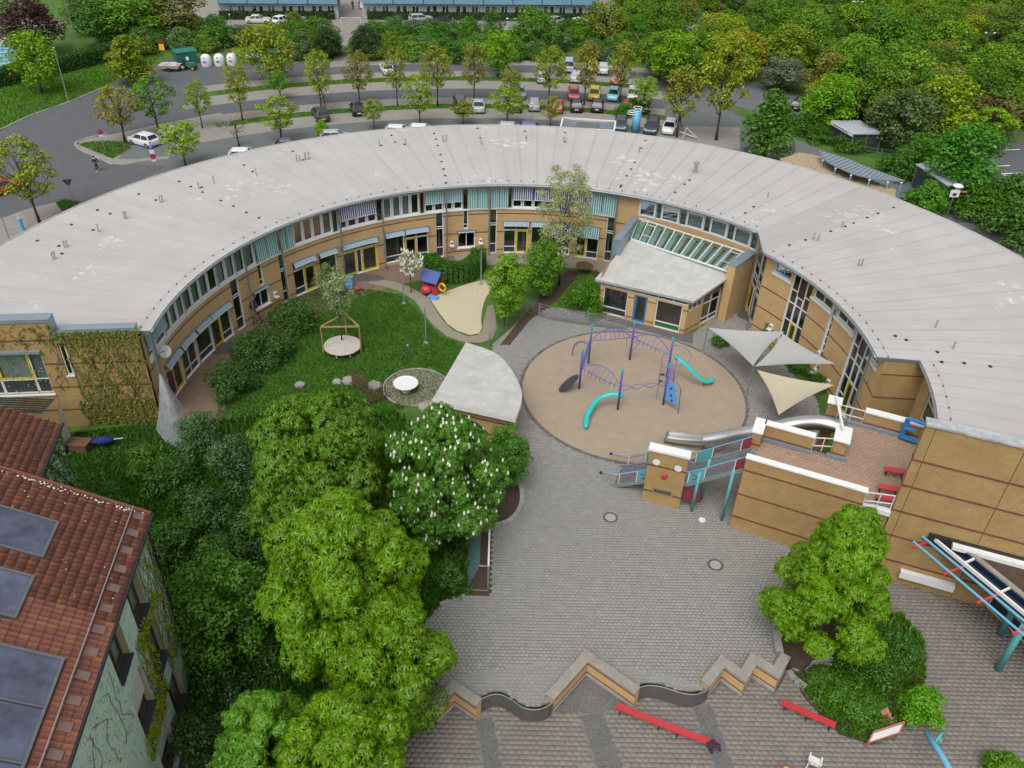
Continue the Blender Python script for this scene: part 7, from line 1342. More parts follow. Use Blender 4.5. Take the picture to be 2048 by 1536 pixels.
# lower wing behind, same tiles
ZW = 8.2; O2 = np.array(G(125, 850, ZW)); t2 = np.array(G(80, 960, ZW)) - O2; t2 /= np.linalg.norm(t2); w2v = np.array([t2[1], -t2[0], 0]); w2v = w2v if w2v[0] < 0 else -w2v; u2 = w2v * math.cos(pitch) + np.array([0, 0, math.sin(pitch)]); n2v = np.cross(t2, u2); n2v = n2v if n2v[2] > 0 else -n2v
m = MB(); slab_on(O2, t2, u2, n2v, 0, 8, 0, 5, -.16, -.02, m); r2f = part('lower_roof', m, 'wood_dark', MH); tiles(r2f, O2, t2, u2, n2v, 8, 5, [], 0); m = MB(); m.tube([O2 - t2 * .1, O2 + t2 * 8], .08, 8); part('gutter', m, 'dark_metal', r2f); sg2 = on_roof(O2, t2, u2, n2v, 95, 845)[1]; m = MB(); m.tube([RP(O2, t2, u2, n2v, 0, sg2, .2), RP(O2, t2, u2, n2v, 7, sg2, .2)], .025, 6); part('snow_guard_rail', m, 'dark_metal', r2f)
m = MB(); a = O2 + w2v * .3 + t2 * .15; m.prism([tuple(a[:2]), tuple((a + w2v * 9)[:2]), tuple((a + w2v * 9 + t2 * 8)[:2]), tuple((a + t2 * 8)[:2])], ZL, ZW - .15); part('wing_wall', m, 'mint_render', MH)
FV = Line((a + t2 * 6)[:2], a[:2]); creeper('wall_creeper', 'dark green creeper covering the lower wing of the mint house', FV, [(0, FV.L, 0, ZW - .1, 1)], 4500, .16, (.05, .12, .012), 92, 30)
# glazed porch between the wing and the ivy wall
c = np.array(P3(60, 815, 3.2)); PO = thing('porch_roof', 'small glazed porch roof with white side panel between ivy wall and tiled wing', 'porch', (c[0], c[1], ZL)); m = MB()
for k in range(7): m.bar((c[0] - 3, c[1] + .25 * k - .6, 3.3 - k * .02), (c[0] + 1.1, c[1] + .25 * k - .6, 3.3 - k * .02), .14, .03)
part('slats', m, 'dark_metal', PO); m = MB(); m.ngon([(c[0] + 1.3, c[1] + 1.1, 3.3), (c[0] + 2.0, c[1] - .7, 2.4), (c[0] + 1.7, c[1] - .9, ZL), (c[0] + 1.3, c[1] + 1, ZL)]); part('side_panel', m, 'white_coping', PO)
# ------------------------------------------------------------------ cars
mat('car_paint', (.5, .5, .5), .28, objcol=True, var=.02, spec=.6)
mat('car_glass', (.012, .016, .02), .08, spec=.8, var=.05)
mat('tail_red', (.4, .01, .01), .3); mat('lamp_clear', (.7, .72, .75), .2)
def loft(m, secs, mi=0):
    """closed sections, each a list of points"""
    n = len(secs[0]); i0 = len(m.v)
    for s in secs: m.v += [tuple(p) for p in s]
    for k in range(len(secs) - 1):
        for j in range(n): j2 = (j + 1) % n; a = i0 + k * n; m.f.append((a + j, a + j2, a + n + j2, a + n + j)); m.m.append(mi)
    m.f.append(tuple(i0 + j for j in range(n))); m.m.append(mi); m.f.append(tuple(i0 + (len(secs) - 1) * n + j for j in reversed(range(n)))); m.m.append(mi)
CARS = {}
def car_template(key, L, Wd, H, hood, tail, cab):
    """cab = (windscreen base, roof front, roof rear, rear window base) along the car"""
    T = thing('parked_car', 'x', 'car', (0, 0, -300)); w = Wd / 2; h = L / 2; belt = .92 * H / 1.46
    st = [(-h, .38, tail * .8, .82), (-h + .12, .22, tail, .94), (-h + .7, .2, max(tail, belt * .98), 1), (cab[3], .2, belt, 1), (0, .2, belt, 1), (cab[0], .2, belt * .99, 1), (h - .55, .2, hood, .98), (h - .12, .22, hood * .86, .9), (h, .36, hood * .66, .76)]
    sec = lambda y, zb, zt, k: [(-w * k * .93, y, zb), (-w * k, y, zb + .22), (-w * k, y, zt * .72), (-w * k * .93, y, zt), (w * k * .93, y, zt), (w * k, y, zt * .72), (w * k, y, zb + .22), (w * k * .93, y, zb)]
    m = MB(); loft(m, [sec(*s) for s in st]); part('body', m, 'car_paint', T, True)
    m = MB(); zr = H - .07; g = lambda y, z, k: [(-w * k, y, z), (w * k, y, z)]
    b0, b1 = [(-w * .9, cab[3], belt), (w * .9, cab[3], belt), (w * .9, cab[0], belt), (-w * .9, cab[0], belt)], [(-w * .68, cab[2], zr), (w * .68, cab[2], zr), (w * .7, cab[1], zr), (-w * .7, cab[1], zr)]
    m.hexa(b0 + b1); part('windows', m, 'car_glass', T, True)
    m = MB(); m.hexa([(-w * .71, cab[2] - .06, zr - .02), (w * .71, cab[2] - .06, zr - .02), (w * .73, cab[1] + .05, zr - .03), (-w * .73, cab[1] + .05, zr - .03), (-w * .6, cab[2] + .05, H), (w * .6, cab[2] + .05, H), (w * .6, cab[1] - .12, H), (-w * .6, cab[1] - .12, H)]); part('roof_panel', m, 'car_paint', T, True)
    m = MB()
    for a, b in zip(b0, b1): m.bar(np.array(a) * [1.01, 1, 1], np.array(b) * [1.02, 1, 1], .09)
    for sx in (-1, 1): ym = (cab[1] + cab[2]) / 2; m.bar((sx * w * .915, ym, belt), (sx * w * .705, ym, zr), .08)
    part('pillars', m, 'car_paint', T, True, kind='stuff')
    for sx in (-1, 1):
        for y in (-h + .75, h - .78):
            m = MB(); m.tube([(sx * w * .8, y, .31), (sx * w * 1.01, y, .31)], .31, 14); wh = part('wheel', m, 'black_rubber', T, True); m = MB(); m.tube([(sx * w * .98, y, .31), (sx * w * 1.025, y, .31)], .19, 10); part('rim', m, 'galvanised', wh, True)
        m = MB(); m.bar((sx * w * .55, h - .1, hood * .8), (sx * w * .88, h - .26, hood * .83), .2, .14); part('headlight', m, 'lamp_clear', T, True); m = MB(); m.bar((sx * w * .72, -h + .06, tail * .8), (sx * w * .93, -h + .12, tail * .8), .12, .2); part('taillight', m, 'tail_red', T, True); m = MB(); m.bar((sx * w * .95, cab[0] - .1, belt + .05), (sx * w * 1.12, cab[0] - .12, belt + .07), .1, .12); part('mirror', m, 'car_paint', T, True)
    m = MB(); m.bar((-.26, -h - .005, .55), (.26, -h - .005, .55), .02, .12); part('number_plate', m, 'white_paint', T, True); CARS[key] = T
car_template('hatch', 3.9, 1.7, 1.48, .95, .98, (.95, .35, -1.35, -1.82)); car_template('saloon', 4.5, 1.76, 1.43, .93, .95, (.85, .25, -.95, -1.55)); car_template('estate', 4.5, 1.76, 1.5, .95, 1.0, (.95, .3, -1.85, -2.15)); car_template('van', 4.4, 1.8, 1.9, 1.05, 1.1, (1.25, .7, -1.95, -2.1))
def car(x, y, kind, col, hd, label, group='cars of the car park', zb=0.0):
    p = G(x, y, zb); u = p[:2] - CT; u = u / np.hypot(*u)
    h = -u if hd == 'in' else (u if hd == 'out' else np.array([math.sin(rad(hd)), math.cos(rad(hd))])); c = copytree(CARS[kind]); c.location = (float(p[0]), float(p[1]), zb); c.rotation_euler = (0, 0, math.atan2(-h[0], h[1]) + random.gauss(0, .03)); c.name = 'parked_car'; c['label'] = label; c['group'] = group; tint(c, col)
WH, SI, GY, BK = (.75, .76, .77), (.42, .44, .46), (.1, .11, .12), (.012, .013, .016)
for a in ((289, 289, 'hatch', WH, -62, 'white hatchback beside the grass island with the no-stopping sign'), (347, 277, 'hatch', SI, -50, 'silver car half hidden by the tree next to the white hatchback'), (641, 236, 'estate', (.05, .065, .06), 'out', 'dark green-grey estate car in the row behind the roof'), (715, 226, 'hatch', BK, 'out', 'small black car beside the bronze oak'), (774, 145, 'saloon', WH, 'out', 'white saloon car standing alone in the far row'), (920, 219, 'van', (.05, .07, .055), 'out', 'dark green van behind the low olive tree'), (957, 219, 'saloon', SI, 'out', 'silver saloon car next to the dark green van'), (1031, 219, 'hatch', (.04, .06, .05), 'out', 'dark car behind the light green tree'), (1068, 217, 'hatch', (.3, .32, .34), 'out', 'grey compact car beside the parking meter pole'), (1114, 221, 'hatch', (.45, .07, .02), 'out', 'orange-red car behind the olive oak'), (1152, 219, 'hatch', BK, 'out', 'black hatchback in front of the pink car'), (1194, 219, 'hatch', (.02, .012, .02), 'out', 'dark maroon hatchback in front of the yellow car'), (1255, 221, 'hatch', (.4, .03, .015), 'out', 'red car under the light tree at the row end'), (1287, 222, 'hatch', (.03, .035, .04), 'out', 'dark car beyond the red one at the row end'), (1039, 193, 'hatch', (.25, .3, .36), 'in', 'blue-grey small car behind the half-bare oak'), (1147, 196, 'hatch', (.5, .1, .12), 'in', 'pink-red small car facing the round building'), (1188, 196, 'hatch', (.68, .55, .06), 'in', 'yellow small car facing the round building'), (1226, 197, 'hatch', (.2, .5, .58), 'in', 'light turquoise small car facing the round building'), (1265, 196, 'hatch', WH, 'in', 'white small car under the tree beside the turquoise car'), (1084, 162, 'hatch', SI, 'out', 'silver car behind the olive oak in the middle row'), (1152, 160, 'estate', SI, 'out', 'silver estate car in the middle row'), (1233, 166, 'hatch', (.42, .06, .02), 'out', 'orange car in the middle row'), (1137, 140, 'van', (.32, .42, .48), 'out', 'pale blue van in the far row'), (1206, 144, 'estate', (.55, .55, .5), 'out', 'pale silver estate car in the far row'), (1185, 140, 'hatch', (.6, .5, .08), 'out', 'yellowish car beside the pale estate car'), (845, 117, 'hatch', (.55, .57, .58), 'in', 'pale car under the shrub belt'), (1209, 118, 'hatch', (.04, .12, .35), 'in', 'blue car under the shrub belt'), (745, 110, 'hatch', (.03, .03, .035), 'in', 'black car at the footpath end of the shrub belt'), (1302, 262, 'estate', (.06, .065, .075), 'in', 'dark grey car beside the light blue column'), (1338, 263, 'hatch', WH, 'in', 'white compact car beside the dark grey one'), (1240, 258, 'hatch', (.08, .1, .14), 'in', 'dark blue car behind the lattice canopy')): car(*a)
for a in ((492, 322, 'hatch', WH, 80, 'white car roof just visible over the roof edge by the bare tree'), (579, 301, 'saloon', (.12, .13, .15), 78, 'dark car by the globe lamp behind the roof edge'), (672, 284, 'hatch', SI, 80, 'silver car behind the small bright tree'), (800, 274, 'hatch', WH, 88, 'white car behind the roof edge beside the light tree'), (846, 272, 'hatch', WH, 88, 'second white car behind the roof edge'), (1022, 268, 'hatch', SI, 92, 'silver car behind the roof edge'), (1065, 268, 'hatch', (.12, .1, .3), 92, 'violet-blue car behind the roof edge')): car(*a, group='cars parked along the street behind the roof')
for a in ((564, 47, 'hatch', WH, 20, 'white car parked before the left blue houses'), (592, 47, 'estate', SI, 20, 'silver car parked before the left blue houses'), (517, 46, 'saloon', (.6, .6, .55), 85, 'pale car half hidden before the left blue houses'), (842, 44, 'estate', SI, 70, 'silver estate car before the right blue houses'), (890, 49, 'hatch', BK, 60, 'black car before the right blue houses'), (1111, 48, 'hatch', SI, 40, 'silver car behind the fresh green tree'), (1158, 51, 'hatch', WH, 40, 'white car at the end of the right blue houses')): car(*a, group='cars before the blue houses')
for a in ((1597, 216, 'estate', BK, 30, 'black car parked at the edge of the wood'), (1634, 246, 'hatch', (.4, .02, .03), 60, 'red car behind the bush by the bicycle shed'), (1592, 157, 'hatch', GY, 90, 'dark car on the side road in the wood'), (1425, 18, 'hatch', (.4, .02, .02), 90, 'red car at the far edge of the wood'), (1482, 18, 'hatch', SI, 90, 'silver car at the far edge of the wood'), (1572, 17, 'hatch', (.42, .02, .02), 90, 'red car beside the dark one at the far edge of the wood'), (1596, 19, 'hatch', GY, 90, 'dark car beside the red one at the far edge of the wood'), (8, 385, 'hatch', (.4, .06, .02), 40, 'orange car at the roadside left of the olive oak')): car(*a, group='cars on the side roads')
for T in CARS.values():
    def kill(o):
        for c in list(o.children): kill(c)
        bpy.data.objects.remove(o)
    kill(T)
# ------------------------------------------------------------------ people
mat('skin', (.45, .28, .2), .6, var=.05); mat('hair', (.02, .015, .012), .8); mat('jacket_dark', (.02, .022, .035), .85, var=.2); mat('jeans', (.04, .05, .08), .9, var=.2); mat('pack_white', (.6, .6, .6), .8)
def skinned(name, V, E, R, matn, parent):
    me = bpy.data.meshes.new(name); me.from_pydata(V, E, []); o = link(name, me, matn, parent); o.modifiers.new('skin', 'SKIN'); sv = me.skin_vertices[0].data
    for k, r in enumerate(R): sv[k].radius = (r, r)
    sv[0].use_root = True; s = o.modifiers.new('sub', 'SUBSURF'); s.levels = s.render_levels = 1; return o
def person(x, y, heading, label, step=.22, pack=False, zb=0.0, group=None):
    p = G(x, y, zb); T = thing('person', label, 'person', p, group, rad(-heading)); s = step
    V = [(0, 0, .95), (0, 0, 1.2), (0, .0, 1.42), (0, .01, 1.52), (0, .03, 1.63), (0, .03, 1.72)]; E = [(0, 1), (1, 2), (2, 3), (3, 4), (4, 5)]; R = [.13, .12, .11, .05, .09, .07]
    for sx in (-1, 1):
        i = len(V); V += [(sx * .18, 0, 1.4), (sx * .24, -sx * s * .5, 1.14), (sx * .23, sx * -s * .1 + .14, .92), (sx * .23, .18 - sx * s * .1, .84)]; E += [(2, i), (i, i + 1), (i + 1, i + 2), (i + 2, i + 3)]; R += [.06, .045, .035, .028]
        for f in range(5): j = len(V); V.append((sx * (.2 + .018 * f), .2 - sx * s * .1 + (.02 if f else -.03), .78 if f else .82)); E.append((i + 3, j)); R.append(.009)
        i = len(V); V += [(sx * .09, 0, .88), (sx * .1, sx * s * .6 + .03, .48), (sx * .1, sx * s - .03, .09), (sx * .1, sx * s + .14, .04)]; E += [(0, i), (i, i + 1), (i + 1, i + 2), (i + 2, i + 3)]; R += [.09, .065, .045, .035]
    skinned('body', V, E, R, 'skin', T)
    jv = [(0, 0, .93), (0, 0, 1.2), (0, 0, 1.43)]; je = [(0, 1), (1, 2)]; jr = [.16, .155, .13]
    for sx in (-1, 1): i = len(jv); jv += [(sx * .19, 0, 1.41), (sx * .25, -sx * s * .5, 1.14), (sx * .235, sx * -s * .1 + .12, .95)]; je += [(2, i), (i, i + 1), (i + 1, i + 2)]; jr += [.075, .06, .05]
    skinned('jacket', jv, je, jr, 'jacket_dark', T); tv = [(0, 0, .95)]; tr = [.15]; ee = []
    for sx in (-1, 1): i = len(tv); tv += [(sx * .09, 0, .86), (sx * .1, sx * s * .6 + .03, .48), (sx * .1, sx * s - .03, .1)]; ee += [(0, i), (i, i + 1), (i + 1, i + 2)]; tr += [.105, .08, .065]
    skinned('trousers', tv, ee, tr, 'jeans', T); m = MB(); m.blob((0, .01, 1.7), (.098, .105, .09), 8); part('hair', m, 'hair', T, True, smooth=True)
    m = MB(); m.blob((0, .12, 1.64), (.018, .025, .025), 5); part('nose', m, 'skin', T, True)
    for sx in (-1, 1): m = MB(); m.bar((sx * .1, sx * s - .1, .04), (sx * .1, sx * s + .17, .035), .1, .07); part('shoe', m, 'pack_white' if pack else 'black_rubber', T, True)
    if pack: m = MB(); m.blob((.12, -.16, 1.3), (.16, .09, .16), 7); part('bag', m, 'pack_white', T, True, smooth=True)
person(195, 342, 150, 'person in dark clothes with a white bag walking across the junction', pack=True); person(706, 19, 180, 'person in dark clothes walking on the footpath beside another', group='walkers on the footpath'); person(720, 19, 180, 'person in dark clothes walking on the footpath beside another', group='walkers on the footpath'); person(1358, 253, 90, 'person in black striding behind the white compact car', .3); person(1297, 240, 100, 'person in black behind the dark grey car')
# ------------------------------------------------------------------ signs, lamps, column, rack
mat('sign_red', (.55, .03, .1), .4); mat('sign_blue', (.06, .08, .38), .4)
def hgt(b, t, z=0.0): p = G(*b, z); d = ray(*t); return 36 + d[2] * np.hypot(*p[:2]) / np.hypot(*d[:2])
def no_stop(T, c, r=.31):
    d = CAM - np.array(c); d = np.array([d[0], d[1], 0]) / np.hypot(d[0], d[1]); s = np.array([-d[1], d[0], 0]); z = np.array([0, 0, 1.0]); c = np.array(c)
    def disc(r0, r1, off):
        m = MB(); n = 22
        for k in range(n):
            a, b = 2 * math.pi * k / n, 2 * math.pi * (k + 1) / n; q = lambda r_, t, o: tuple(c + (s * math.cos(t) + z * math.sin(t)) * r_ + d * o); m.quad(q(r0, a, off), q(r1, a, off), q(r1, b, off), q(r0, b, off)); m.quad(q(r1, a, off), q(r1, a, off - .02), q(r1, b, off - .02), q(r1, b, off))
        return m
    o = part('sign_disc', disc(.001, r, .05), 'sign_blue', T); part('sign_border', disc(r * .78, r, .06), 'sign_red', o); m = MB(); [m.bar(c + d * .065 + (s * sx + z) * r * .6, c + d * .065 - (s * sx + z) * r * .6, .02, .09) for sx in (-1, 1)]; part('sign_cross', m, 'sign_red', o); return s, d, z
for b, t, lb, park in (((212, 308), (201, 258), 'round no-stopping sign on the grass island at the junction', 0), ((314, 349), (305, 288), 'parking sign above a round no-stopping sign behind the roof', 1)):
    B = np.array(P3(*b, 0)); H_ = hgt(b, t); T = thing('traffic_sign', lb, 'sign', B); m = MB(); m.tube([B, B + [0, 0, H_]], .035, 8); part('pole', m, 'galvanised', T); zc = H_ - .32 - (1.05 if park else 0); s, d, z = no_stop(T, B + [0, 0, zc]); m = MB(); c = B + z * (zc - .46) + d * .05; m.bar(c - s * .22, c + s * .22, .02, .18); part('plate', m, 'white_paint', T)
    if park:
        c = B + z * (zc + 1.05) + d * .05; m = MB(); m.bar(c - s * .25, c + s * .25, .02, .5); o = part('parking_plate', m, 'sign_blue', T); e = d * .015; m = MB(); L5 = [(-.1, -.18, -.1, .18), (-.1, .16, .06, .16), (-.1, -.0, .06, -.0), (.08, .02, .08, .14)]; [m.bar(c + e - s * a0 * -1 + z * a1, c + e + s * b0 + z * b1, .02 if abs(a1 - b1) > .1 else .012, .06) for a0, a1, b0, b1 in L5]; part('letter_P', m, 'white_paint', o); m = MB(); [m.bar(B + z * (zc + k) + d * .05 - s * .24, B + z * (zc + k) + d * .05 + s * .24, .02, .2) for k in (.65, .42)]; part('plate', m, 'white_paint', T)
B = np.array(P3(148, 408, 0)); T = thing('yield_sign', 'dark back of a triangular yield sign at the pavement corner', 'sign', B); m = MB(); m.tube([B, B + [0, 0, 2.5]], .035, 8); part('pole', m, 'galvanised', T); d = np.array([.45, -.9, 0]); s = np.array([.9, .45, 0]); c = B + [0, 0, 2.3]; m = MB(); q = [c + s * .45 + [0, 0, .35], c - s * .45 + [0, 0, .35], c - [0, 0, .42]]; m.ngon([tuple(k + d * .03) for k in q]); m.ngon([tuple(k + d * .055) for k in q[::-1]]); m.bar(c + d * .07 + [0, 0, .3], c + d * .07 - [0, 0, .3], .05, .03, 1); part('plate', m, ['dark_panel', 'galvanised'], T)
def lamp(b, t, lb, heads, r=.07, hr=.22):
    B = np.array(P3(*b, 0)); H_ = hgt(b, t); T = thing('street_lamp', lb, 'street lamp', B); m = MB(); m.tube([B, B + [0, 0, H_]], [r, r * .6], 8); part('pole', m, 'galvanised', T)
    for k in range(heads):
        off = np.array([0, 0, 0]) if heads == 1 else np.array([.75 if k else -.75, 0, 0]); m = MB(); m.blob(B + off + [0, 0, H_ + .05], (hr, hr * .8, hr if heads == 1 else .12), 8); part('lamp_head', m, 'white_paint', T, smooth=True)
        if heads > 1: m = MB(); m.bar(B + [0, 0, H_], B + off + [0, 0, H_ + .05], .06); part('arm', m, 'galvanised', T)
lamp((565, 284), (559, 243), 'black pole street lamp with white globe behind the roof', 1); lamp((1960, 125), (1977, 66), 'tall street lamp with two white heads at the right of the wood', 2); lamp((1697, 79), (1713, 4), 'tall street lamp with two white heads in the middle of the wood', 2); lamp((137, 203), (112, 96), 'tall bare lamp post on the meadow near the junction', 1, .09, .1); lamp((158, 108), (128, -18), 'tall bare lamp post beside the pool path', 1, .09, .1); lamp((1063, 252), (1063, 208), 'slim lamp pole beside the grey compact car', 1, .06, .14); lamp((1022, 52), (1022, 38), 'lamp with white heads before the right blue houses', 2, .06, .3); lamp((150, 50), (143, 24), 'small lamp on the pool lawn', 1, .05, .16); lamp((465, 70), (461, 30), 'slim lamp in the shrub belt near the containers', 1, .06, .14); lamp((20, 482), (0, 415), 'dark lamp pole at the pavement left of the round building', 1, .06, .1)
B = np.array(P3(1270, 264, 0)); H_ = hgt((1270, 264), (1276, 222)); T = thing('blue_column', 'light blue column with white rings on top at the street entrance', 'column', B); m = MB(); m.tube([B, B + [0, 0, H_]], .55, 14); part('shaft', m, 'sky_paint', T, smooth=True)
for dz, dx in ((.1, 0), (.45, 0), (-.1, -.6), (-.35, -.7)): c = B + [dx, 0, H_ + dz]; m = MB(); m.tube([c + np.array([math.cos(t), math.sin(t), 0]) * .55 for t in list(th_(16)) + [0]], .05, 6); part('ring', m, 'white_paint', T)
B = np.array(P3(18 + 2, 0, 0)); m = MB(); B = np.array(P3(46, 462, 0)); T = thing('blue_stub_column', 'short light blue post at the pavement edge behind the roof', 'post', B); m.tube([B, B + [0, 0, 1.3]], .22, 10); part('shaft', m, 'sky_paint', T); m = MB(); m.tube([B + [0, 0, 1.3], B + [0, 0, 1.8]], .05, 6); part('spike', m, 'white_paint', T)
m = MB(); q = [np.array(P3(*k, z)) for k, z in (((1365, 277), 0.05), ((1373, 256), 1.6), ((1396, 277), .05), ((1360, 263), .6))]; [m.tube([a, b], .07, 8) for a, b in ((q[0], q[1]), (q[1], q[2]), (q[2], q[3]))]; single('barrier_frame', m, 'white_paint', 'white tubular triangular barrier beside the white compact car', 'barrier')
LC = thing('lattice_canopy', 'light blue lattice canopy over the street entrance behind the roof edge', 'canopy', P3(1180, 262, 0)); zc = 4.6; q = [np.array(P3(*k, zc)) for k in ((1121, 255), (1126, 236), (1231, 243), (1228, 262))]; m = MB(); [m.bar(q[i], q[(i + 1) % 4], .18) for i in range(4)]; part('frame', m, 'white_paint', LC)
for k in range(9): t = k / 8; a = q[0] * (1 - t) + q[1] * t; b = q[3] * (1 - t) + q[2] * t; mid = (q[0] + q[1] + q[2] + q[3]) / 4; [(lambda m: (m.bar(u, mid * .9 + v * .1 if False else (u * .45 + mid * .55), .12, .05), part('slat', m, 'zinc_flashing', LC)))(MB()) for u, v in ((a, b), (b, a))]
for x, y in ((1130, 246), (1225, 252)): k = P3(x, y, zc); m = MB(); m.tube([(k[0], k[1], 0), k], .1, 8); part('column', m, 'sky_paint', LC)
# ------------------------------------------------------------------ recycling corner
mat('container_green', (.02, .17, .12), .5, var=.2, scale=2, dirt=.3, dscale=1.5, dcol=(.1, .12, .1)); mat('print_dark', (.05, .1, .09), .6); mat('print_brown', (.16, .1, .04), .6)
for k, (x, pc, lb) in enumerate(((414, 'sign_blue', 'white dome-shaped bottle bank with small dark print next to the green skip'), (440, 'print_dark', 'white dome-shaped bottle bank with green print, middle of three'), (465, 'print_brown', 'white dome-shaped bottle bank with brown print'))):
    c = np.array(P3(x, 132 - k, 0)); T = thing('bottle_bank', lb, 'container', c, 'bottle banks'); m = MB(); m.lathe([(.74, 0), (.78, .1), (.78, 1.05), (.7, 1.42), (.48, 1.68), (.16, 1.78), (.02, 1.8)], c, 18); part('shell', m, 'white_paint', T, smooth=True); m = MB(); m.lathe([(.14, 1.45), (.14, 1.6)], c + [0, -.66, -.2], 8); part('slot', m, 'grey_metal', T)
    m = MB(); [m.bar(c + [dx, -.79, z], c + [dx + .5, -.79, z], .02, .1) for dx, z in ((-.25, .85), (-.25, .68))]; part('print', m, pc, T)
def skip(pts, z1, name, label):
    q = [np.array(P3(*k, 0)) for k in pts]; q.append(q[0] + q[2] - q[1]); T = thing(name, label, 'container', sum(q) / 4); m = MB(); c = sum(q) / 4; m.hexa([k + (c - k) * .06 for k in q] + [k + [0, 0, z1] for k in q]); part('box', m, 'container_green', T); m = MB(); [m.bar(q[i] + [0, 0, z1], q[(i + 1) % 4] + [0, 0, z1], .15) for i in range(4)]; part('rim', m, 'container_green', T)
    for t in (.2, .4, .6, .8): m = MB(); k = q[1] * (1 - t) + q[2] * t; m.bar(k, k + [0, 0, z1], .12); part('rib', m, 'container_green', T)
    m = MB(); k = (q[1] + q[2]) / 2; m.blob(k + [0, -.1, z1 * .5], (.3, .05, .3), 6); part('logo_disc', m, 'white_paint', T)
skip(((348, 124), (356, 133), (398, 127)), 1.9, 'green_skip', 'large green steel container beside the three bottle banks'); skip(((540, 122), (546, 129), (577, 125)), 1.7, 'green_skip', 'green steel container on the footpath side of the cage')
T = thing('wire_cage', 'wire cage filled with white sacks between the bottle banks and the green container', 'cage', P3(505, 127, 0)); a, b = np.array(P3(491, 129, 0)), np.array(P3(519, 128, 0)); m = MB(); [m.bar(a + [0, y, z], b + [0, y, z], .05) for y in (0, 2) for z in (.05, .7, 1.4)]; [m.bar(k + [0, y, 0], k + [0, y, 1.45], .05) for k in (a, (a + b) / 2, b) for y in (0, 2)]; part('cage', m, 'galvanised', T)
for k in range(7): m = MB(); m.blob(a + (b - a) * (k + .5) / 7 + [0, 1, .5 + random.uniform(.1, 1)], (.42, .5, .35), 6); part('sack', m, 'white_paint', T, smooth=True)
TR = thing('garden_tractor', 'small green tractor with yellow wheel rims towing a trailer', 'tractor', P3(377, 139, 0)); c = np.array(P3(377, 139, 0)); m = MB(); m.box(c[0] - .2, c[0] + 1.2, c[1] - .35, c[1] + .35, .5, 1.05); part('bonnet', m, 'container_green', TR); m = MB(); m.box(c[0] - 1.0, c[0] - .2, c[1] - .45, c[1] + .45, .5, .8); part('seat_deck', m, 'black_rubber', TR)
for dx, r in ((-.6, .5), (.9, .32)):
    for sy in (-1, 1): m = MB(); m.tube([c + [dx, sy * .5, r], c + [dx, sy * .72, r]], r, 14); w = part('wheel', m, 'black_rubber', TR); m = MB(); m.tube([c + [dx, sy * .48, r], c + [dx, sy * .735, r]], r * .5, 10); part('rim', m, 'yellow_paint', w)
m = MB(); m.tube([c + [-.25, 0, .8], c + [.05, 0, 1.25]], .03, 6); part('steering_column', m, 'black_rubber', TR)
DV = thing('person', 'person in dark clothes driving the small green tractor', 'person', c + [-.6, 0, .8]); skinned('body', [(0, 0, .1), (0, 0, .45), (.02, 0, .62), (.03, 0, .78), (.1, .2, .5), (.4, .2, .45), (.1, -.2, .5), (.4, -.2, .45), (.4, .15, .05), (.5, .15, -.35), (.4, -.15, .05), (.5, -.15, -.35)], [(0, 1), (1, 2), (2, 3), (1, 4), (4, 5), (1, 6), (6, 7), (0, 8), (8, 9), (0, 10), (10, 11)], [.15, .14, .06, .1, .06, .04, .06, .04, .08, .06, .08, .06], 'jacket_dark', DV); m = MB(); m.blob((.03, 0, .84), (.1, .1, .09), 7); part('hair', m, 'hair', DV, True, smooth=True); m = MB(); m.blob((.06, 0, .76), (.085, .085, .1), 7); part('head', m, 'skin', DV, True, smooth=True)
c = np.array(P3(342, 141, 0)); T = thing('trailer', 'low grey trailer loaded with pale debris behind the tractor', 'trailer', c); m = MB(); [m.hexa([(c[0] + x0, c[1] + y0, .45), (c[0] + x1, c[1] + y0, .45), (c[0] + x1, c[1] + y1, .45), (c[0] + x0, c[1] + y1, .45), (c[0] + x0 * 1.1, c[1] + y0 * 1.15, .9), (c[0] + x1 * 1.1, c[1] + y0 * 1.15, .9), (c[0] + x1 * 1.1, c[1] + y1 * 1.15, .9), (c[0] + x0 * 1.1, c[1] + y1 * 1.15, .9)]) for x0, x1, y0, y1 in ((-1.4, 1.4, -.8, .8),)]; part('tray', m, 'wood_grey', T); m = MB(); [m.blob(c + [random.uniform(-1.1, 1.1), random.uniform(-.5, .5), .95], (.4, .35, .25), 6) for _ in range(9)]; part('load', m, 'wood_grey', T, kind='stuff')
for sy in (-1, 1): m = MB(); m.tube([c + [0, sy * .75, .3], c + [0, sy * .95, .3]], .3, 12); part('wheel', m, 'black_rubber', T)
B = np.array(P3(330, 125, 0)); T = thing('bus_stop_sign', 'yellow and maroon sign on a pole beside the trailer', 'sign', B); m = MB(); m.tube([B, B + [0, 0, 3]], .05, 6); part('pole', m, 'galvanised', T); m = MB(); m.bar(B + [-.4, -.1, 2.3], B + [.4, -.1, 2.3], .04, .9); part('yellow_plate', m, 'yellow_paint', T); m = MB(); m.bar(B + [-.4, -.1, 3.1], B + [.4, -.1, 3.1], .04, .6); part('maroon_plate', m, 'maroon_panel', T)
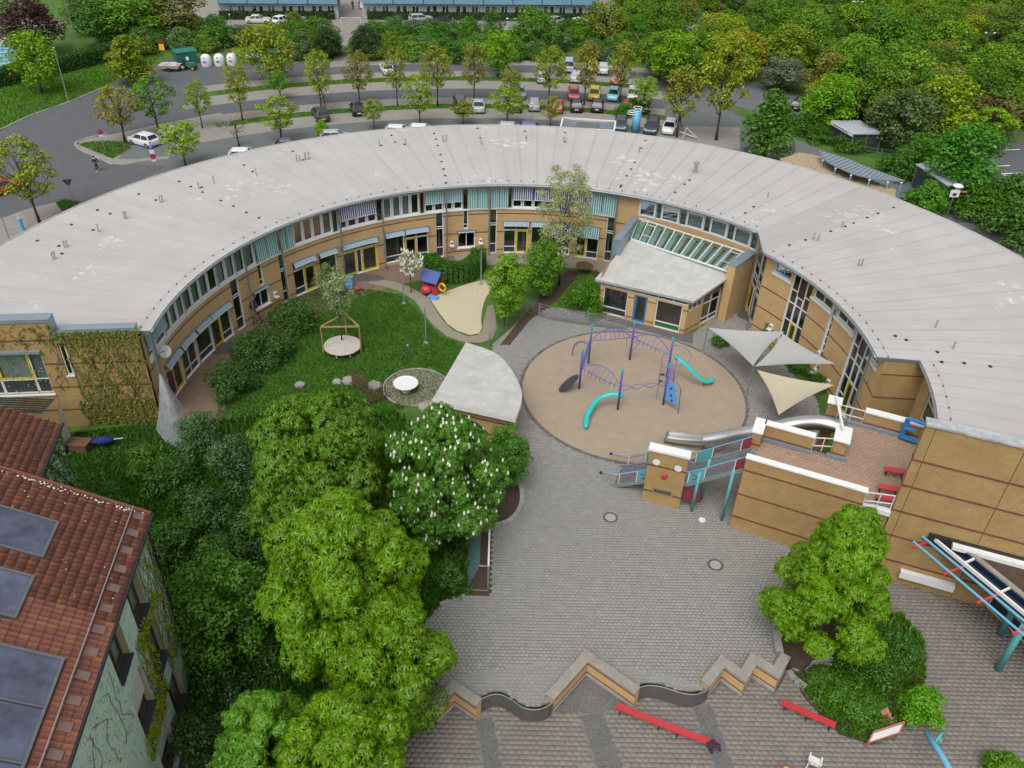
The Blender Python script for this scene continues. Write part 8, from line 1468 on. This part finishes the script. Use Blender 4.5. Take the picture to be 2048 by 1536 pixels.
# ------------------------------------------------------------------ bicycle sheds, crescent canopy, gravel roof, walls on the right
def shed(b3, H_, rise, label, slats=True, back='dark'):
    q = [np.array(P3(*k, 0)) for k in b3]; q.append(q[0] + q[2] - q[1]); T = thing('bicycle_shed', label, 'shed', sum(q) / 4, 'bicycle sheds')
    zt = [H_, H_, H_ + rise, H_ + rise]; c = sum(q) / 4; tp = [k + (k - c) * .08 + [0, 0, z] for k, z in zip(q, zt)]; m = MB(); m.hexa(tp + [k + [0, 0, .1] for k in tp]); part('roof', m, 'light_roof', T)
    for i in range(4):
        a, b = q[i], q[(i + 1) % 4]; L0 = np.linalg.norm(b - a); 
        for t in (0, .5): k = a * (1 - t) + b * t; m = MB(); m.bar(k, k + [0, 0, H_ + (rise if i in (2,) else 0)], .1); part('post', m, 'galvanised', T)
        for j in range(13): z = .15 + (H_ - .2) * j / 12; m = MB(); m.bar(a + [0, 0, z], b + [0, 0, z], .03, .1); part('slat', m, 'slat_grey', T)
    m = MB(); m.prism([tuple((k + (c - k) * .06)[:2]) for k in q], 0, H_ - .1); part('inner_panel', m, 'dark_panel', T); return T, q
mat('light_roof', (.5, .54, .58), .5, metal=.2, var=.1, dirt=.3, dscale=1); mat('slat_grey', (.1, .12, .14), .5, metal=.4, var=.1)
T, q = shed(((1655, 281), (1697, 307), (1753, 305)), 2.5, -.1, 'slatted steel bicycle shed with a white name board under its flat roof'); a, b = q[0] + [0, 0, 2.42], q[1] + [0, 0, 2.42]; o_ = np.array([-.35, -.35, 0]) * .6; m = MB(); m.bar(a + o_, b + o_, .06, .42); nb = part('name_board', m, 'white_paint', T); d = (b - a) / np.linalg.norm(b - a); m = MB(); [m.bar(a + o_ * 1.15 + d * s, a + o_ * 1.15 + d * (s + random.uniform(.12, .26)), .03, .12) for s in np.arange(.6, np.linalg.norm(b - a) - 1.0, .32)]; part('lettering', m, 'maroon_panel', nb)
shed(((1822, 372), (1880, 414), (1928, 402)), 2.5, -.15, 'second slatted bicycle shed with pale end wall beyond the young tree')
mat('gravel_tan', (.36, .28, .18), .95, var=.35, scale=4); GRf = thing('flat_gravel_roof', 'low flat roof covered in tan gravel beside the crescent canopy', 'roof', P3(1700, 380, 0)); pg = [G2(x, y, 3) for x, y in ((1560, 318), (1600, 305), (1640, 312), (1660, 325), (1720, 352), (1790, 378), (1790, 395), (1700, 400), (1600, 360))]; m = MB(); m.prism(pg, 2.6, 3.0); part('deck', m, 'gravel_tan', GRf); m = MB(); m.prism([tuple(np.mean(pg, 0) + (np.array(p) - np.mean(pg, 0)) * .93) for p in pg], 0, 2.58); part('wall', m, 'maroon_panel', GRf)
pgA = np.array(pg); lo, hi = pgA.min(0), pgA.max(0); c_ = RNG.uniform(lo, hi, (2600, 2)); c_ = c_[inpoly(c_, pg)]; n = len(c_); r = RNG.uniform(.05, .14, n); base = np.array([(-1, -1, 0), (1, -1, 0), (1, 1, 0), (-1, 1, 0), (0, 0, .9)]); V = np.c_[c_, np.full(n, 3.0)][:, None] + base[None] * r[:, None, None]; F = (np.array([(0, 1, 4), (1, 2, 4), (2, 3, 4), (3, 0, 4)])[None] + (np.arange(n) * 5)[:, None, None]).reshape(-1, 3); o = fast_mesh('gravel', V.reshape(-1, 3) - LOC[GRf.name], F, M['gravel_tan'], GRf, 'stuff')
CC = thing('crescent_canopy', 'blue-grey crescent-shaped metal canopy with radial ribs', 'canopy', P3(1730, 350, 0)); zc = 4.0; ctr_ = np.array(P3(1742, 336, zc + .3)); arc_ = [np.array(P3(x, y, zc)) for x, y in smooth_curve([(1638, 302), (1652, 321), (1680, 336), (1712, 349), (1750, 357), (1785, 361), (1808, 361)], 4)]; top_ = [np.array(P3(x, y, zc)) for x, y in smooth_curve([(1640, 301), (1675, 311), (1710, 323), (1735, 334), (1765, 345), (1790, 354), (1810, 361)], 4)]
for k in range(len(arc_) - 1): m = MB(); q = [arc_[k], arc_[k + 1], top_[k + 1], top_[k]]; m.hexa([p_ - [0, 0, .1] for p_ in q] + q); part('roof_panel', m, 'zinc_flashing', CC); m = MB(); m.bar(arc_[k + 1] + [0, 0, .03], top_[k + 1] + [0, 0, .03], .06); part('rib', m, 'grey_metal', CC)
for k in range(3, len(arc_), 4): m = MB(); m.blob(arc_[k] - [0, 0, .25], (.13, .13, .1), 6); part('lamp', m, 'white_paint', CC); m = MB(); m.tube([(arc_[k][0], arc_[k][1], 0), arc_[k] - [0, 0, .1]], .08, 6); part('column', m, 'sky_paint', CC)
for pts, lb in (([G2(1700, 306), G2(1760, 315), G2(1790, 318)], 'galvanised handrail of the ramp beside the first bicycle shed'), ([G2(1860, 268), G2(1960, 272), G2(2060, 275)], 'long galvanised railing above the sunken car park')): bar_fence(pts, lb, 'ramp_railing', 1.1, nb=3, post=2.5)
m = MB(); a, b = np.array(P3(1958, 346, 0)), np.array(P3(2020, 388, 0)); F_ = Line(a, b); m.fbox(F_, 0, F_.L, -1.5, 1.4, -.3, 0); single('retaining_wall', m, 'concrete', 'grey concrete retaining wall beside the sunken car park', 'wall')
for y0, x0, x1 in ((301, 1990, 2040), (333, 1985, 2020), (348, 1990, 2045), (365, 2010, 2070)): a, b = np.array(P3(x0, y0, 0)), np.array(P3(x1, y0 - 2, 0)); d = b - a; n_ = np.array([-d[1], d[0], 0]) / np.linalg.norm(d) * .12; m = MB(); m.sheet([tuple((a - n_)[:2]), tuple((b - n_)[:2]), tuple((b + n_)[:2]), tuple((a + n_)[:2])], .012); struct('bay_marking', m, 'white_paint')
B = np.array(P3(1893, 432, 0)); T = thing('basketball_hoop', 'basketball board with mushroom vent beside it at the outer roof edge', 'hoop', B); m = MB(); m.tube([B, B + [0, 0, 2.6]], .06, 8); part('pole', m, 'galvanised', T); m = MB(); m.bar(B + [-.5, -.05, 2.6], B + [.5, -.05, 2.6], .05, .8); part('board', m, 'white_paint', T); m = MB(); m.bar(B + [-.2, -.08, 2.5], B + [.2, -.08, 2.5], .02, .3); part('target', m, 'dark_panel', T); m = MB(); m.lathe([(.25, 2.9), (.2, 3.2), (.6, 3.25), (.5, 3.4), (.1, 3.5)], B + [.3, .4, 0], 12); part('vent_cap', m, 'white_paint', T, smooth=True); m = MB(); m.bar(B + [.5, .2, 2.75], B + [1.3, .2, 2.75], .35, .06); part('shelf', m, 'pink_board', T)
B = np.array(P3(1655, 250, 0)); T = thing('notice_sign', 'maroon and white notice sign beside the bicycle shed', 'sign', B); m = MB(); m.tube([B, B + [0, 0, 2.4]], .05, 6); part('pole', m, 'galvanised', T); m = MB(); m.bar(B + [-.45, -.06, 2.1], B + [.45, -.06, 2.1], .04, .9); part('maroon_plate', m, 'maroon_panel', T); m = MB(); m.bar(B + [-.45, -.06, 1.4], B + [.45, -.06, 1.4], .04, .4); part('white_plate', m, 'white_paint', T)
# ------------------------------------------------------------------ swimming pool, island, blue terraced houses
mat('pool_water', (.16, .5, .62), .08, var=.08, scale=.4, bump=.2, bscale=2); m = MB(); pw = px([(-60, 92), (10, 88), (28, 96), (40, 118), (30, 124), (-60, 148)]); m.sheet(pw, .02); struct('pool_water', m, 'pool_water')
for k in range(4): a, b = np.array(P3(-40, 103 + k * 9, 0)), np.array(P3(34, 98 + k * 7.5, 0)); m = MB(); m.bar(a + [0, 0, .05], b + [0, 0, .05], .12, .08); single('lane_rope', m, 'sign_blue', 'dark dashed lane rope floating in the swimming pool', 'lane rope', group='pool lane ropes')
sheet('traffic_island', [(150, 288), (165, 279), (215, 270), (330, 246), (440, 226), (470, 240), (440, 265), (350, 300), (335, 318), (290, 322), (245, 330), (225, 328), (195, 314), (165, 300)], 'light_paving', .008)
sheet('parking_bay', [(262, 288), (330, 276), (400, 262), (400, 275), (335, 312), (270, 318), (235, 318)], 'asphalt_old', .012)
kerb('island_kerb', px([(225, 330), (195, 316), (160, 300), (150, 288), (168, 278), (215, 269)]), 'pale kerb round the tip of the grass island at the junction', w=.18, h=.12, ln=1.2)
kerb('road_kerb', px([(-20, 270), (60, 232), (137, 205), (200, 178)]), 'pale kerb along the meadow beside the junction', w=.18, h=.1, ln=2.0)
mat('blue_cladding', (.16, .33, .45), .6, var=.08, scale=.5); mat('grey_render', (.4, .43, .47), .85, var=.08)
def terrace_house(x0, x1, yb, n, label):
    a, b = np.array(P3(x0, yb, 0)), np.array(P3(x1, yb + (x1 - x0) * .005, 0)); F = Line(a, b); T = thing('terraced_houses', label, 'houses', (a + b) / 2); L0 = F.L; ops = []; uop = []; z1 = 2.75; w = L0 / n
    for k in range(n): s = k * w; ops += [(s + .5, s + 1.5, .1, 2.3), (s + 1.7, s + 2.7, .8, 2.3), (s + w * .62, s + w * .62 + 1.4, .7, 2.3)]; uop += [(s + w * .3, s + w * .3 + 1.1, 4.0, 5.1), (s + w * .68, s + w * .68 + 1.1, 4.0, 5.1)]
    part('lower_wall', wall(F, 0, L0, 0, z1, ops), 'grey_render', T); F2 = Line(F.W(0, 0, .9), F.W(L0, 0, .9)); m = wall(F2, 0, L0, z1, 6.2, uop); m.fbox(F, 0, L0, z1 - .02, z1, 0, .9); part('upper_wall', m, 'blue_cladding', T)
    for o in ops: glazing(F, *o, T, 'window', cols=1 if o[1] - o[0] < 1.2 else 2, fw=.13)
    for o in uop: glazing(F2, *o, T, 'window', fw=.12, sill=True)
    for k in range(1, n): m = MB(); m.tube([F2.W(k * w, z1, .06), F2.W(k * w, 6, .06)], .06, 6); part('downpipe', m, 'dark_metal', T)
    m = MB(); m.fbox(F, -.3, L0 + .3, 6.2, 6.4, -10, 1.3); part('roof', m, 'blue_cladding', T); m = MB(); m.fbox(F, 0, L0, 0, 6.2, -9, -3); part('house_body', m, 'grey_render', T)
terrace_house(440, 678, 36, 4, 'row of blue-clad terraced houses left of the footpath'); terrace_house(727, 1195, 36, 8, 'longer row of blue-clad terraced houses right of the footpath')
T = thing('path_barrier', 'white tubular barrier across the footpath by the blue houses', 'barrier', P3(700, 46, 0)); a, b = np.array(P3(682, 47, 0)), np.array(P3(722, 47, 0)); m = MB(); m.tube([a, a + [0, 0, 1], b + [0, 0, 1], b], .06, 6); part('rail', m, 'white_paint', T)
m = MB(); a = P3(725, 32, 0); m.tube([a, (a[0], a[1], 1.6)], .05, 6); m.box(a[0] - .35, a[0] + .35, a[1] - .1, a[1] + .1, 1.5, 2.4); single('path_sign', m, 'white_paint', 'small white sign at the corner of the right blue houses', 'sign')
for x, lb in ((665, 'dark litter bin left of the footpath mouth'), (714, 'brown waste container right of the footpath mouth')): a = P3(x, 108, 0); m = MB(); m.prism([(a[0] - .4, a[1] - .4), (a[0] + .4, a[1] - .4), (a[0] + .4, a[1] + .4), (a[0] - .4, a[1] + .4)], 0, 1.3); m.prism([(a[0] - .45, a[1] - .45), (a[0] + .45, a[1] - .45), (a[0] + .45, a[1] + .45), (a[0] - .45, a[1] + .45)], 1.3, 1.42, bottom=True); single('litter_bin', m, 'dark_panel' if x < 700 else 'wood', lb, 'bin')
